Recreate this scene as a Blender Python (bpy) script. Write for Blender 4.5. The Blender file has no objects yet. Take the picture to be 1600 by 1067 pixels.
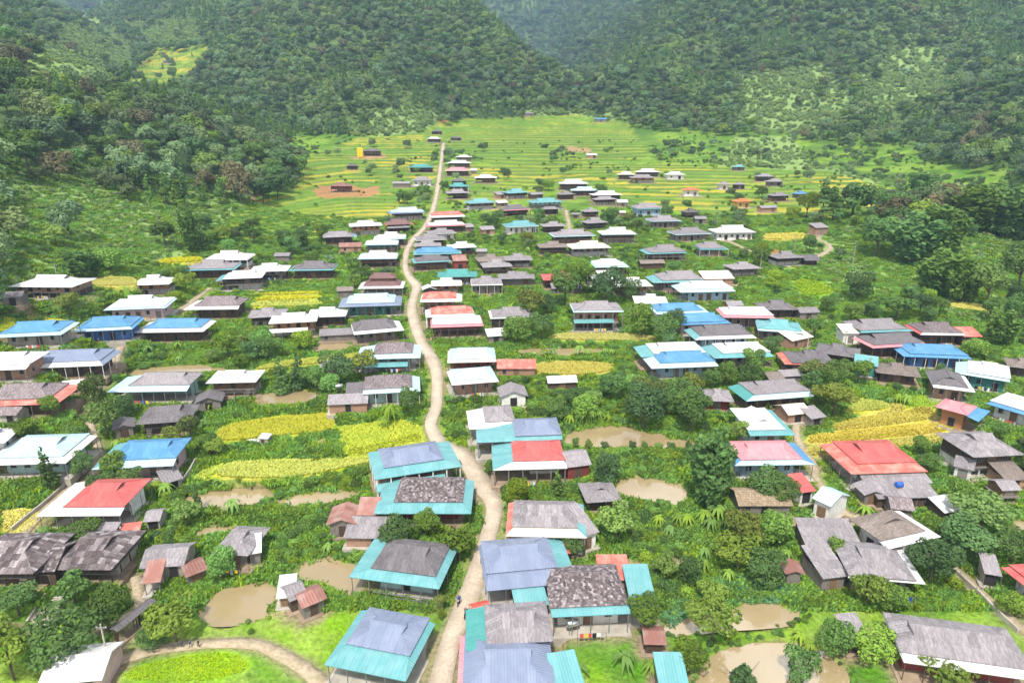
import bpy, math, random
import numpy as np
from mathutils import Vector

# ------------------------------------------------------------------ camera, sky, sun, exposure
scene = bpy.context.scene
COL = scene.collection
CAM_H, PITCH = 72.3, math.radians(18.0)
FPX = 1066.7                                   # 24 mm lens on a 36 mm sensor, in pixels of a 1600 px wide picture
cam_data = bpy.data.cameras.new('camera')
cam_data.lens = 24.0; cam_data.sensor_width = 36.0
cam_data.clip_start = 1.0; cam_data.clip_end = 20000.0
cam = bpy.data.objects.new('camera', cam_data)
cam.location = (0, 0, CAM_H)
cam.rotation_euler = (math.pi / 2 - PITCH, 0, 0)
COL.objects.link(cam)
scene.camera = cam

SUN_EL, SUN_AZ = math.radians(58), math.radians(192)     # azimuth clockwise from +Y (sun behind, a little to the left of the camera)
world = bpy.data.worlds.new('World')
scene.world = world
world.use_nodes = True
wn = world.node_tree.nodes; wl = world.node_tree.links
for n in list(wn): wn.remove(n)
w_out = wn.new('ShaderNodeOutputWorld'); w_bg = wn.new('ShaderNodeBackground')
w_sky = wn.new('ShaderNodeTexSky'); w_sky.sky_type = 'NISHITA'; w_sky.sun_disc = False
w_sky.sun_elevation = SUN_EL; w_sky.sun_rotation = SUN_AZ; w_sky.altitude = 900; w_sky.dust_density = 2.0
w_tc = wn.new('ShaderNodeTexCoord'); w_map = wn.new('ShaderNodeMapping'); w_map.inputs['Scale'].default_value = (1.0, 1.0, 2.2)
w_noise = wn.new('ShaderNodeTexNoise'); w_noise.inputs['Scale'].default_value = 2.6; w_noise.inputs['Detail'].default_value = 6; w_noise.inputs['Roughness'].default_value = 0.55
w_ramp = wn.new('ShaderNodeValToRGB'); w_ramp.color_ramp.elements[0].position = 0.42; w_ramp.color_ramp.elements[1].position = 0.54
w_core = wn.new('ShaderNodeValToRGB'); w_core.color_ramp.elements[0].position = 0.50; w_core.color_ramp.elements[0].color = (9, 9.1, 9.3, 1); w_core.color_ramp.elements[1].position = 0.66; w_core.color_ramp.elements[1].color = (34, 34, 34, 1)   # clouds, brilliant at their hearts
w_mix = wn.new('ShaderNodeMixRGB')
wl.new(w_tc.outputs['Generated'], w_map.inputs['Vector']); wl.new(w_map.outputs['Vector'], w_noise.inputs['Vector'])
wl.new(w_noise.outputs['Fac'], w_ramp.inputs['Fac']); wl.new(w_ramp.outputs['Color'], w_mix.inputs['Fac'])
wl.new(w_noise.outputs['Fac'], w_core.inputs['Fac']); wl.new(w_core.outputs['Color'], w_mix.inputs['Color2']); wl.new(w_sky.outputs['Color'], w_mix.inputs['Color1']); wl.new(w_mix.outputs['Color'], w_bg.inputs['Color'])
w_bg.inputs['Strength'].default_value = 0.07
wl.new(w_bg.outputs['Background'], w_out.inputs['Surface'])

sun_data = bpy.data.lights.new('sun', 'SUN')
sun_data.energy = 3.6; sun_data.angle = math.radians(5.0); sun_data.color = (1.0, 0.95, 0.87)
sun = bpy.data.objects.new('sun', sun_data)
sd = Vector((math.sin(SUN_AZ) * math.cos(SUN_EL), math.cos(SUN_AZ) * math.cos(SUN_EL), math.sin(SUN_EL)))
sun.rotation_euler = sd.to_track_quat('Z', 'Y').to_euler()
sun.location = (0, -50, 400)
COL.objects.link(sun)

vs = scene.view_settings
vs.view_transform = 'Standard'; vs.look = 'None'; vs.gamma = 1.0; vs.use_curve_mapping = False
vs.exposure = 0.62
HAZE = 0.00018
scene.cycles.max_bounces = 4; scene.cycles.diffuse_bounces = 2; scene.cycles.glossy_bounces = 2
scene.cycles.volume_bounces = 0; scene.cycles.transmission_bounces = 2
scene.cycles.use_denoising = True
scene.cycles.use_adaptive_sampling = True; scene.cycles.adaptive_threshold = 0.025

rng = np.random.default_rng(7)
random.seed(7)

# ------------------------------------------------------------------ noise and terrain shape
_tab = np.random.default_rng(11).random((256, 256))
def vnoise(x, y, seed=0):
    x = np.asarray(x, float) + seed * 37.31; y = np.asarray(y, float) + seed * 91.77
    ix = np.floor(x).astype(int); iy = np.floor(y).astype(int)
    fx = x - ix; fy = y - iy
    fx = fx * fx * (3 - 2 * fx); fy = fy * fy * (3 - 2 * fy)
    a = _tab[ix & 255, iy & 255]; b = _tab[(ix + 1) & 255, iy & 255]
    c = _tab[ix & 255, (iy + 1) & 255]; d = _tab[(ix + 1) & 255, (iy + 1) & 255]
    return (a * (1 - fx) + b * fx) * (1 - fy) + (c * (1 - fx) + d * fx) * fy
def fbm(x, y, seed=0, octs=4):
    s = 0.0; a = 0.5; t = 0.0
    for o in range(octs):
        s = s + a * vnoise(x * 2 ** o, y * 2 ** o, seed + o * 3); t += a; a *= 0.5
    return s / t
def smooth(e0, e1, v):
    t = np.clip((v - e0) / (e1 - e0), 0, 1)
    return t * t * (3 - 2 * t)

RIDGES = [  # (slope, [(x, y, height) along the crest])
    (0.52, [(92, 925, 84), (70, 985, 140), (15, 1080, 205), (-85, 1200, 285), (-230, 1380, 430), (-400, 1560, 500)]),
    (0.40, [(-400, -100, 110), (-420, 100, 132), (-480, 400, 172), (-560, 700, 198), (-610, 950, 214), (-640, 1300, 225)]),
    (0.54, [(126, 945, 95), (160, 1080, 212), (245, 1200, 285), (430, 1300, 420), (600, 1450, 480)]),
    (0.40, [(600, 120, 95), (520, 300, 104), (480, 450, 112), (480, 620, 128), (490, 800, 160), (500, 950, 205), (500, 1100, 280), (490, 1280, 400)]),
    (0.42, [(1500, 900, 330), (1150, 1400, 460), (900, 2200, 560)]),
    (0.45, [(-900, 3000, 780), (-200, 2900, 800), (350, 3050, 760), (1100, 2900, 800)]),
]
GORGES = [(0.92, [(104, 900, 70), (98, 960, 84), (92, 1100, 96), (84, 1300, 116), (70, 1600, 146), (40, 1900, 180), (0, 2200, 230)]),
          (0.75, [(1100, 560, 70), (900, 720, 92), (740, 930, 118), (655, 1120, 150), (600, 1300, 230)]),
          (0.5, [(-340, 700, 95), (-430, 860, 132), (-560, 1060, 182), (-760, 1320, 235), (-950, 1700, 300)])]
def seg_dist(px, py, ax, ay, bx, by):
    dx, dy = bx - ax, by - ay
    t = np.clip(((px - ax) * dx + (py - ay) * dy) / (dx * dx + dy * dy + 1e-9), 0, 1)
    return np.hypot(px - ax - t * dx, py - ay - t * dy), t
def smax(a, b, k):
    h = np.clip(0.5 + 0.5 * (a - b) / k, 0, 1)
    return b * (1 - h) + a * h + k * h * (1 - h)
def base_z(x, y):
    x = np.asarray(x, float); y = np.asarray(y, float)
    b = 0.0875 * y
    hill = np.full(np.broadcast(x, y).shape, -50.0)
    wx = x + 34 * (fbm(x / 120, y / 120, 3) - 0.5); wy = y + 34 * (fbm(x / 120, y / 120, 5) - 0.5)
    for slope, pts in RIDGES:
        best = np.full(hill.shape, -1e3)
        for (ax, ay, ah), (bx, by, bh) in zip(pts[:-1], pts[1:]):
            d, t = seg_dist(wx, wy, ax, ay, bx, by)
            best = np.maximum(best, ah + (bh - ah) * t - slope * np.sqrt(d * d + 400) + slope * 20)
        hill = smax(hill, best, 14)
    hill = hill + 70 * (fbm(x / 230, y / 230, 9) - 0.5) * smooth(0, 90, hill - b) + 30 * (fbm(x / 60, y / 60, 12) - 0.5) * smooth(0, 50, hill - b)
    # gorges cut between the ridges: (side slope, [(x, y, floor)])
    for slope, pts in GORGES:
        cut = np.full(hill.shape, 1e4)
        for (ax, ay, ah), (bx, by, bh) in zip(pts[:-1], pts[1:]):
            d, t = seg_dist(wx * .35 + x * .65, wy * .35 + y * .65, ax, ay, bx, by)
            cut = np.minimum(cut, ah + (bh - ah) * t + slope * np.sqrt(d * d + 60) - slope * 7)
        hill = -smax(-hill, -cut, 10)
    z = smax(hill, b, 14) - 1.2 * smooth(-40, 0, hill - b) * smooth(40, 0, hill - b)
    # little knolls at the valley's edges
    z = z + 26 * np.exp(-(((x + 128) / 48) ** 2 + ((y - 690) / 75) ** 2))
    z = z + 9 * np.exp(-(((x - 172) / 34) ** 2 + ((y - 285) / 40) ** 2))
    z = z + 1.1 * (fbm(x / 26, y / 26, 21) - 0.5)
    return z

def ray(px, py):
    u = (np.asarray(px, float) - 800.0) / FPX; v = (533.5 - np.asarray(py, float)) / FPX
    return np.stack([u, math.cos(PITCH) + v * math.sin(PITCH), -math.sin(PITCH) + v * math.cos(PITCH)], -1)
# the ground sheet is a fan of rows going away from the camera; its natural heights are worked out once
ys = [28.0]
while ys[-1] < 3300:
    y = ys[-1]
    ys.append(y + (1.6 if y < 62 else 0.7 if y < 190 else 1.0 if y < 330 else 1.5 if y < 560 else 1.9 if y < 880 else 9.0 if y < 1500 else 18.0))
ys = np.array(ys); ss = np.concatenate([np.linspace(-1.9, -1.04, 30), np.linspace(-1.02, 1.02, 420), np.linspace(1.04, 1.9, 30)])
GX = ss[None, :] * ys[:, None]; GY = np.repeat(ys[:, None], len(ss), 1)
GZ0 = base_z(GX, GY)
def lookup(A, x, y):
    x = np.asarray(x, float); y = np.asarray(y, float)
    fi = np.clip(np.interp(y, ys, np.arange(len(ys))), 0, len(ys) - 1.001)
    fj = np.clip(np.interp(x / np.maximum(y, 1), ss, np.arange(len(ss))), 0, len(ss) - 1.001)
    i = fi.astype(int); j = fj.astype(int); u = fi - i; v = fj - j
    return (A[i, j] * (1 - u) + A[i + 1, j] * u) * (1 - v) + (A[i, j + 1] * (1 - u) + A[i + 1, j + 1] * u) * v
def natural_z(x, y): return lookup(GZ0, x, y)
def on_ground(px, py, up=0.0):
    """the place on the natural ground that is seen at a picture point"""
    d = ray(px, py).reshape(-1, 3)
    t = np.full(len(d), 30.0); lo = t.copy(); hit = np.zeros(len(d), bool)
    for _ in range(260):
        p = d * t[:, None]
        hit |= (CAM_H + p[:, 2]) < natural_z(p[:, 0], p[:, 1]) + up
        lo = np.where(hit, lo, t); t = np.where(hit, t, t * 1.02 + 0.3)
        if hit.all() or t.max() > 4000: break
    hi = t
    for _ in range(20):
        m = 0.5 * (lo + hi); p = d * m[:, None]
        below = (CAM_H + p[:, 2]) < natural_z(p[:, 0], p[:, 1]) + up
        hi = np.where(below, m, hi); lo = np.where(below, lo, m)
    p = d * hi[:, None]
    p[:, 2] += CAM_H
    return p
def on_level(px, py, z):
    """the place at height z that is seen at a picture point"""
    d = ray(px, py); t = (z - CAM_H) / d[..., 2]
    return np.stack([d[..., 0] * t, d[..., 1] * t], -1)
def to_px(x, y, z):
    dy = np.asarray(y, float); dz = np.asarray(z, float) - CAM_H
    zc = dy * math.cos(PITCH) - dz * math.sin(PITCH)
    yc = dy * math.sin(PITCH) + dz * math.cos(PITCH)
    zc = np.maximum(zc, 1e-3)
    return 800 + FPX * np.asarray(x, float) / zc, 533.5 - FPX * yc / zc
def in_poly(x, y, poly):
    x = np.asarray(x, float); y = np.asarray(y, float)
    r = np.zeros(np.broadcast(x, y).shape, bool); n = len(poly)
    for i in range(n):
        ax, ay = poly[i]; bx, by = poly[(i + 1) % n]
        c = ((ay > y) != (by > y)) & (x < (bx - ax) * (y - ay) / ((by - ay) if by != ay else 1e-9) + ax)
        r ^= c
    return r
def poly_dist(x, y, poly):
    """distance to a polygon, negative inside"""
    d = np.full(np.broadcast(x, y).shape, 1e9); n = len(poly)
    for i in range(n):
        e, _ = seg_dist(x, y, *poly[i], *poly[(i + 1) % n]); d = np.minimum(d, e)
    return np.where(in_poly(x, y, poly), -d, d)

# ------------------------------------------------------------------ mesh and object helpers
def tag(o, label=None, cat=None, group=None, kind=None):
    if label: o['label'] = label
    if cat: o['category'] = cat
    if group: o['group'] = group
    if kind: o['kind'] = kind
    return o
def empty(name, loc=(0, 0, 0), rz=0.0):
    o = bpy.data.objects.new(name, None); COL.objects.link(o)
    o.location = loc; o.rotation_euler = (0, 0, rz); o.empty_display_size = 0.5
    return o
def add(name, mesh, parent=None, loc=None, rot=None):
    o = bpy.data.objects.new(name, mesh); COL.objects.link(o)
    if parent is not None: o.parent = parent
    if loc is not None: o.location = loc
    if rot is not None: o.rotation_euler = rot
    return o
def np_mesh(name, verts, faces, mat=None, smooth_=False, colors=None):
    """mesh from numpy arrays; faces (n,3) or (n,4)"""
    m = bpy.data.meshes.new(name)
    verts = np.asarray(verts, np.float32); faces = np.asarray(faces, np.int32)
    k = faces.shape[1]
    m.vertices.add(len(verts)); m.vertices.foreach_set('co', verts.ravel())
    m.loops.add(faces.size); m.loops.foreach_set('vertex_index', faces.ravel())
    m.polygons.add(len(faces)); m.polygons.foreach_set('loop_start', np.arange(0, faces.size, k, dtype=np.int32))
    m.update(calc_edges=True)
    if smooth_: m.polygons.foreach_set('use_smooth', np.ones(len(faces), bool))
    if colors is not None:
        a = m.attributes.new('tint', 'FLOAT_COLOR', 'POINT')
        c = np.ones((len(verts), 4), np.float32); c[:, :3] = colors
        a.data.foreach_set('color', c.ravel())
    if mat: m.materials.append(mat)
    return m
class MB:
    """collects boxes, slabs and tubes for one mesh"""
    def __init__(s): s.v = []; s.f = []
    def box(s, x0, x1, y0, y1, z0, z1):
        b = len(s.v)
        s.v += [(x0, y0, z0), (x1, y0, z0), (x1, y1, z0), (x0, y1, z0), (x0, y0, z1), (x1, y0, z1), (x1, y1, z1), (x0, y1, z1)]
        s.f += [(b, b + 3, b + 2, b + 1), (b + 4, b + 5, b + 6, b + 7), (b, b + 1, b + 5, b + 4), (b + 1, b + 2, b + 6, b + 5), (b + 2, b + 3, b + 7, b + 6), (b + 3, b, b + 4, b + 7)]
        return s
    def slab(s, poly, th, up=None):
        """thin plate under a planar polygon (seen from above counter-clockwise)"""
        p = [Vector(q) for q in poly]; n = Vector((0, 0, 0))
        for i in range(len(p)): n += p[i].cross(p[(i + 1) % len(p)])
        if n.length < 1e-9: return s
        n.normalize()
        if n.z < 0: p.reverse(); n = -n
        b = len(s.v); k = len(p)
        s.v += [tuple(q) for q in p] + [tuple(q - n * th) for q in p]
        s.f.append(tuple(range(b, b + k))); s.f.append(tuple(range(b + 2 * k - 1, b + k - 1, -1)))
        for i in range(k):
            j = (i + 1) % k
            s.f.append((b + i, b + k + i, b + k + j, b + j))
        return s
    def tube(s, a, c, r0, r1=None, n=6):
        r1 = r0 if r1 is None else r1
        a = Vector(a); c = Vector(c); d = (c - a).normalized()
        u = d.orthogonal().normalized(); w = d.cross(u); b = len(s.v)
        for q, r in ((a, r0), (c, r1)):
            for i in range(n):
                t = 2 * math.pi * i / n
                s.v.append(tuple(q + u * (r * math.cos(t)) + w * (r * math.sin(t))))
        for i in range(n):
            j = (i + 1) % n
            s.f.append((b + i, b + j, b + n + j, b + n + i))
        s.f.append(tuple(range(b + n - 1, b - 1, -1))); s.f.append(tuple(range(b + n, b + 2 * n)))
        return s
    def mesh(s, name, mat, smooth_=False):
        m = bpy.data.meshes.new(name); m.from_pydata(s.v, [], s.f); m.materials.append(mat)
        if smooth_: m.polygons.foreach_set('use_smooth', np.ones(len(m.polygons), bool))
        return m
    def build(s, name, mat, parent=None, smooth_=False):
        return add(name, s.mesh(name, mat, smooth_), parent)

# ------------------------------------------------------------------ materials
def new_mat(name):
    m = bpy.data.materials.new(name); m.use_nodes = True
    nt = m.node_tree; b = nt.nodes['Principled BSDF']
    return m, nt, b
def nd(nt, t, **kw):
    n = nt.nodes.new(t)
    for k, v in kw.items(): setattr(n, k, v)
    return n
def mixc(nt, a, b, fac, mode='MIX'):
    n = nt.nodes.new('ShaderNodeMixRGB'); n.blend_type = mode
    for i, v in ((1, a), (2, b), (0, fac)):
        if hasattr(v, 'links') or hasattr(v, 'is_output'): nt.links.new(v, n.inputs[i])
        elif i == 0: n.inputs[0].default_value = v
        else: n.inputs[i].default_value = (*v, 1)
    return n.outputs[0]
def noise_fac(nt, scale, lo=0.35, hi=0.65, detail=4, coord='Object', stretch=None):
    tc = nd(nt, 'ShaderNodeTexCoord'); n = nd(nt, 'ShaderNodeTexNoise')
    n.inputs['Scale'].default_value = scale; n.inputs['Detail'].default_value = detail
    src = tc.outputs[coord]
    if stretch:
        mp = nd(nt, 'ShaderNodeMapping'); mp.inputs['Scale'].default_value = stretch
        nt.links.new(src, mp.inputs['Vector']); src = mp.outputs['Vector']
    nt.links.new(src, n.inputs['Vector'])
    r = nd(nt, 'ShaderNodeMapRange'); r.inputs['From Min'].default_value = lo; r.inputs['From Max'].default_value = hi
    nt.links.new(n.outputs['Fac'], r.inputs['Value'])
    return r.outputs['Result']
def rand_fac(nt):
    return nd(nt, 'ShaderNodeObjectInfo').outputs['Random']
def bump(nt, b, height, strength, dist):
    n = nd(nt, 'ShaderNodeBump'); n.inputs['Strength'].default_value = strength; n.inputs['Distance'].default_value = dist
    nt.links.new(height, n.inputs['Height']); nt.links.new(n.outputs['Normal'], b.inputs['Normal'])
def hsv(nt, color, h=None, s=None, v=None):
    n = nd(nt, 'ShaderNodeHueSaturation')
    nt.links.new(color, n.inputs['Color'])
    for k, f in (('Hue', h), ('Saturation', s), ('Value', v)):
        if f is None: continue
        if hasattr(f, 'is_output'): nt.links.new(f, n.inputs[k])
        else: n.inputs[k].default_value = f
    return n.outputs['Color']
def rmap(nt, v, a, b):
    r = nd(nt, 'ShaderNodeMapRange'); r.inputs['To Min'].default_value = a; r.inputs['To Max'].default_value = b
    nt.links.new(v, r.inputs['Value']); return r.outputs['Result']

MATS = {}
def roof_mat(key, col, stain, amount, rough, vary, ribs, fine=False, lichen=None, metal=0.0):
    """sheet roofing: colour, stain colour and how much of it, ribs per metre running down the slope (bump), per-sheet variation"""
    m, nt, b = new_mat('roof_' + key)
    c = mixc(nt, col, stain, 0.0)
    f = noise_fac(nt, 0.55, 0.42, 0.72, 5)
    mul = nd(nt, 'ShaderNodeMath', operation='MULTIPLY'); mul.inputs[1].default_value = amount
    nt.links.new(f, mul.inputs[0])
    c = mixc(nt, c, stain, mul.outputs[0])
    if fine:
        f2 = noise_fac(nt, 3.0, 0.45, 0.7, 5, stretch=(1.6, 0.5, 0.5))
        mul2 = nd(nt, 'ShaderNodeMath', operation='MULTIPLY'); mul2.inputs[1].default_value = 0.75
        nt.links.new(f2, mul2.inputs[0])
        c = mixc(nt, c, lichen, mul2.outputs[0])
    at = nd(nt, 'ShaderNodeAttribute', attribute_name='tint')
    c = hsv(nt, c, v=rmap(nt, rand_fac(nt), 1 - vary, 1 + vary))
    nt.links.new(c, b.inputs['Base Color'])
    b.inputs['Roughness'].default_value = rough
    b.inputs['Metallic'].default_value = metal
    b.inputs['Specular IOR Level'].default_value = 0.35
    # corrugations run down each slope: use the along-the-eave direction stored per face as UV.x
    uv = nd(nt, 'ShaderNodeUVMap', uv_map='slope')
    sep = nd(nt, 'ShaderNodeSeparateXYZ'); nt.links.new(uv.outputs['UV'], sep.inputs['Vector'])
    mu = nd(nt, 'ShaderNodeMath', operation='MULTIPLY'); mu.inputs[1].default_value = ribs * 6.2832
    nt.links.new(sep.outputs['X'], mu.inputs[0])
    sn = nd(nt, 'ShaderNodeMath', operation='SINE'); nt.links.new(mu.outputs[0], sn.inputs[0])
    bump(nt, b, sn.outputs[0], 0.5, 0.05)
    MATS[key] = m
LICH = (0.37, 0.335, 0.345)
roof_mat('fib', (0.235, 0.213, 0.224), (0.14, 0.125, 0.132), 0.55, 0.9, 0.16, 2.0, True, LICH)
roof_mat('fibd', (0.135, 0.122, 0.13), (0.08, 0.073, 0.077), 0.6, 0.9, 0.16, 2.0, True, (0.20, 0.18, 0.187))
roof_mat('fibb', (0.20, 0.16, 0.14), (0.125, 0.098, 0.084), 0.6, 0.9, 0.14, 2.0, True, (0.30, 0.26, 0.235))
roof_mat('shg', (0.155, 0.122, 0.126), (0.085, 0.064, 0.066), 0.65, 0.92, 0.2, 0.0, True, (0.36, 0.315, 0.32))
roof_mat('white', (0.64, 0.635, 0.63), (0.50, 0.485, 0.47), 0.5, 0.45, 0.05, 2.6)
roof_mat('pale', (0.40, 0.58, 0.64), (0.52, 0.64, 0.67), 0.6, 0.42, 0.05, 2.6)
roof_mat('turq', (0.13, 0.335, 0.35), (0.225, 0.41, 0.43), 0.6, 0.42, 0.06, 2.6)
roof_mat('teal', (0.07, 0.29, 0.27), (0.12, 0.33, 0.31), 0.6, 0.42, 0.06, 2.6)
roof_mat('blue', (0.085, 0.245, 0.44), (0.16, 0.33, 0.48), 0.6, 0.42, 0.06, 2.6)
roof_mat('gblu', (0.195, 0.23, 0.33), (0.26, 0.295, 0.385), 0.6, 0.42, 0.06, 2.6)
roof_mat('red', (0.48, 0.10, 0.095), (0.54, 0.19, 0.155), 0.5, 0.45, 0.06, 2.6)
roof_mat('redf', (0.55, 0.13, 0.10), (0.60, 0.33, 0.26), 0.9, 0.55, 0.08, 2.6)
roof_mat('pink', (0.62, 0.23, 0.26), (0.66, 0.34, 0.35), 0.6, 0.45, 0.06, 2.6)
roof_mat('rust', (0.27, 0.125, 0.10), (0.36, 0.26, 0.23), 0.8, 0.85, 0.18, 2.2)
roof_mat('brown', (0.20, 0.11, 0.105), (0.14, 0.085, 0.08), 0.6, 0.8, 0.1, 2.0)
roof_mat('orange', (0.58, 0.17, 0.06), (0.50, 0.13, 0.05), 0.5, 0.6, 0.06, 2.0)
roof_mat('cream', (0.66, 0.60, 0.50), (0.55, 0.47, 0.36), 0.6, 0.6, 0.06, 2.4)
roof_mat('thatch', (0.27, 0.20, 0.13), (0.16, 0.11, 0.07), 0.7, 1.0, 0.12, 0.0, True, (0.42, 0.34, 0.25))

def flat_mat(key, col, dark, scale=1.2, rough=0.85, vary=0.12, stretch=None, bmp=0.0):
    m, nt, b = new_mat(key)
    f = noise_fac(nt, scale, 0.35, 0.7, 5, stretch=stretch)
    c = mixc(nt, col, dark, f)
    c = hsv(nt, c, v=rmap(nt, rand_fac(nt), 1 - vary, 1 + vary))
    nt.links.new(c, b.inputs['Base Color']); b.inputs['Roughness'].default_value = rough
    b.inputs['Specular IOR Level'].default_value = 0.3
    if bmp: bump(nt, b, f, bmp, 0.05)
    MATS[key] = m
flat_mat('plank_wood', (0.23, 0.145, 0.085), (0.12, 0.07, 0.04), 2.2, stretch=(6, 6, 0.6), bmp=0.4)
flat_mat('dark_wood', (0.11, 0.072, 0.05), (0.055, 0.036, 0.026), 2.2, stretch=(6, 6, 0.6), bmp=0.4)
flat_mat('grey_wood', (0.24, 0.215, 0.19), (0.13, 0.11, 0.095), 2.2, stretch=(6, 6, 0.6), bmp=0.4)
flat_mat('orange_wood', (0.42, 0.21, 0.09), (0.30, 0.14, 0.06), 2.2, stretch=(6, 6, 0.6), bmp=0.3)
flat_mat('red_wood', (0.26, 0.055, 0.045), (0.17, 0.04, 0.03), 2.0, stretch=(6, 6, 0.6))
flat_mat('white_wall', (0.76, 0.75, 0.73), (0.58, 0.56, 0.52), 0.9)
flat_mat('mint_wall', (0.40, 0.55, 0.53), (0.30, 0.44, 0.42), 0.9)
flat_mat('blue_wall', (0.36, 0.50, 0.62), (0.26, 0.38, 0.50), 0.9)
flat_mat('deep_blue', (0.07, 0.17, 0.42), (0.05, 0.11, 0.30), 0.9, rough=0.6)
flat_mat('pink_wall', (0.60, 0.42, 0.42), (0.48, 0.33, 0.32), 0.9)
flat_mat('brick_wall', (0.38, 0.23, 0.16), (0.28, 0.16, 0.11), 1.6)
flat_mat('green_wall', (0.05, 0.21, 0.19), (0.035, 0.15, 0.13), 0.8, rough=0.6)
flat_mat('yellow_wall', (0.66, 0.46, 0.16), (0.52, 0.36, 0.12), 0.9)
flat_mat('concrete', (0.44, 0.40, 0.34), (0.30, 0.27, 0.225), 0.6, bmp=0.2)
flat_mat('earth_floor', (0.33, 0.25, 0.175), (0.22, 0.16, 0.105), 0.6)
flat_mat('dark_room', (0.030, 0.027, 0.025), (0.018, 0.016, 0.015), 1.0)
flat_mat('glass_dark', (0.045, 0.055, 0.065), (0.03, 0.04, 0.045), 0.6, rough=0.12)
flat_mat('steel_post', (0.20, 0.205, 0.21), (0.14, 0.145, 0.15), 1.0, rough=0.45)
flat_mat('stainless', (0.62, 0.63, 0.65), (0.50, 0.51, 0.53), 0.8, rough=0.22)
MATS['stainless'].node_tree.nodes['Principled BSDF'].inputs['Metallic'].default_value = 0.8
flat_mat('tank_blue', (0.03, 0.12, 0.48), (0.025, 0.09, 0.36), 0.8, rough=0.4)
flat_mat('tarp_red', (0.60, 0.07, 0.05), (0.50, 0.12, 0.09), 1.0, rough=0.6)
flat_mat('tarp_yellow', (0.78, 0.55, 0.02), (0.66, 0.42, 0.02), 1.0, rough=0.6)
flat_mat('bark', (0.15, 0.115, 0.085), (0.085, 0.062, 0.045), 2.0, stretch=(3, 3, 0.5), bmp=0.5)
flat_mat('net_green', (0.05, 0.20, 0.15), (0.035, 0.14, 0.10), 2.0)

def leaf_mat(key, col, col2, hue=0.02, val=0.28, trans=0.25, val2=None):
    """foliage: two leaf colours, varied from plant to plant and leaf to leaf"""
    m, nt, b = new_mat(key)
    at = nd(nt, 'ShaderNodeAttribute', attribute_name='tint')
    sp = nd(nt, 'ShaderNodeSeparateColor'); nt.links.new(at.outputs['Color'], sp.inputs['Color'])
    c = mixc(nt, col, col2, sp.outputs['Red'])
    r = rand_fac(nt)
    c = hsv(nt, c, h=rmap(nt, r, 0.5 - hue, 0.5 + hue), s=rmap(nt, r, 1.08, 0.86), v=rmap(nt, sp.outputs['Green'], 1 - val, 1 + val))
    r2 = nd(nt, 'ShaderNodeMath', operation='MULTIPLY'); r2.inputs[1].default_value = 7.31; nt.links.new(r, r2.inputs[0])
    r3 = nd(nt, 'ShaderNodeMath', operation='FRACT'); nt.links.new(r2.outputs[0], r3.inputs[0])
    val2 = val if val2 is None else val2
    c = hsv(nt, c, v=rmap(nt, r3.outputs[0], 1 - val2, 1 + val2))
    nt.links.new(c, b.inputs['Base Color']); b.inputs['Roughness'].default_value = 0.75
    b.inputs['Specular IOR Level'].default_value = 0.2
    if trans:
        tr = nd(nt, 'ShaderNodeBsdfTranslucent'); nt.links.new(c, tr.inputs['Color'])
        mx = nd(nt, 'ShaderNodeMixShader'); mx.inputs[0].default_value = trans
        nt.links.new(b.outputs[0], mx.inputs[1]); nt.links.new(tr.outputs[0], mx.inputs[2])
        nt.links.new(mx.outputs[0], nt.nodes['Material Output'].inputs['Surface'])
    MATS[key] = m
leaf_mat('leaf_tree', (0.10, 0.195, 0.038), (0.165, 0.28, 0.05), 0.025, 0.3, .35)
leaf_mat('leaf_dark', (0.075, 0.145, 0.038), (0.115, 0.205, 0.05), 0.02, 0.3, .3)
leaf_mat('leaf_forest', (0.135, 0.21, 0.085), (0.195, 0.28, 0.11), 0.035, 0.16, .3, .45)
leaf_mat('leaf_bush', (0.155, 0.29, 0.042), (0.24, 0.39, 0.055), 0.03, 0.3, .35)
leaf_mat('leaf_scrub', (0.24, 0.36, 0.11), (0.32, 0.44, 0.14), 0.02, 0.22, .35)
leaf_mat('leaf_grass', (0.165, 0.33, 0.04), (0.26, 0.43, 0.05), 0.03, 0.25, .35)
leaf_mat('leaf_banana', (0.17, 0.33, 0.045), (0.28, 0.42, 0.07), 0.02, 0.25, .35)
leaf_mat('leaf_bamboo', (0.10, 0.20, 0.04), (0.16, 0.28, 0.055), 0.02, 0.25, .35)
leaf_mat('leaf_spinach', (0.10, 0.27, 0.10), (0.19, 0.38, 0.17), 0.015, 0.25, .3)
leaf_mat('leaf_olive', (0.15, 0.20, 0.035), (0.23, 0.27, 0.045), 0.02, 0.28, .35)
leaf_mat('leaf_dry', (0.155, 0.155, 0.075), (0.20, 0.185, 0.085), 0.02, 0.16, .3, .3)
leaf_mat('leaf_fresh', (0.17, 0.27, 0.05), (0.25, 0.36, 0.06), 0.02, 0.16, .35, .3)
leaf_mat('rice_yellow', (0.50, 0.54, 0.05), (0.62, 0.61, 0.07), 0.012, 0.12, .3)
leaf_mat('rice_green', (0.40, 0.50, 0.03), (0.54, 0.57, 0.04), 0.012, 0.12, .3)
leaf_mat('rice_gold', (0.58, 0.53, 0.09), (0.68, 0.60, 0.14), 0.012, 0.12, .3)
leaf_mat('rice_lush', (0.25, 0.43, 0.02), (0.36, 0.50, 0.03), 0.012, 0.12, .3)
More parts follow.
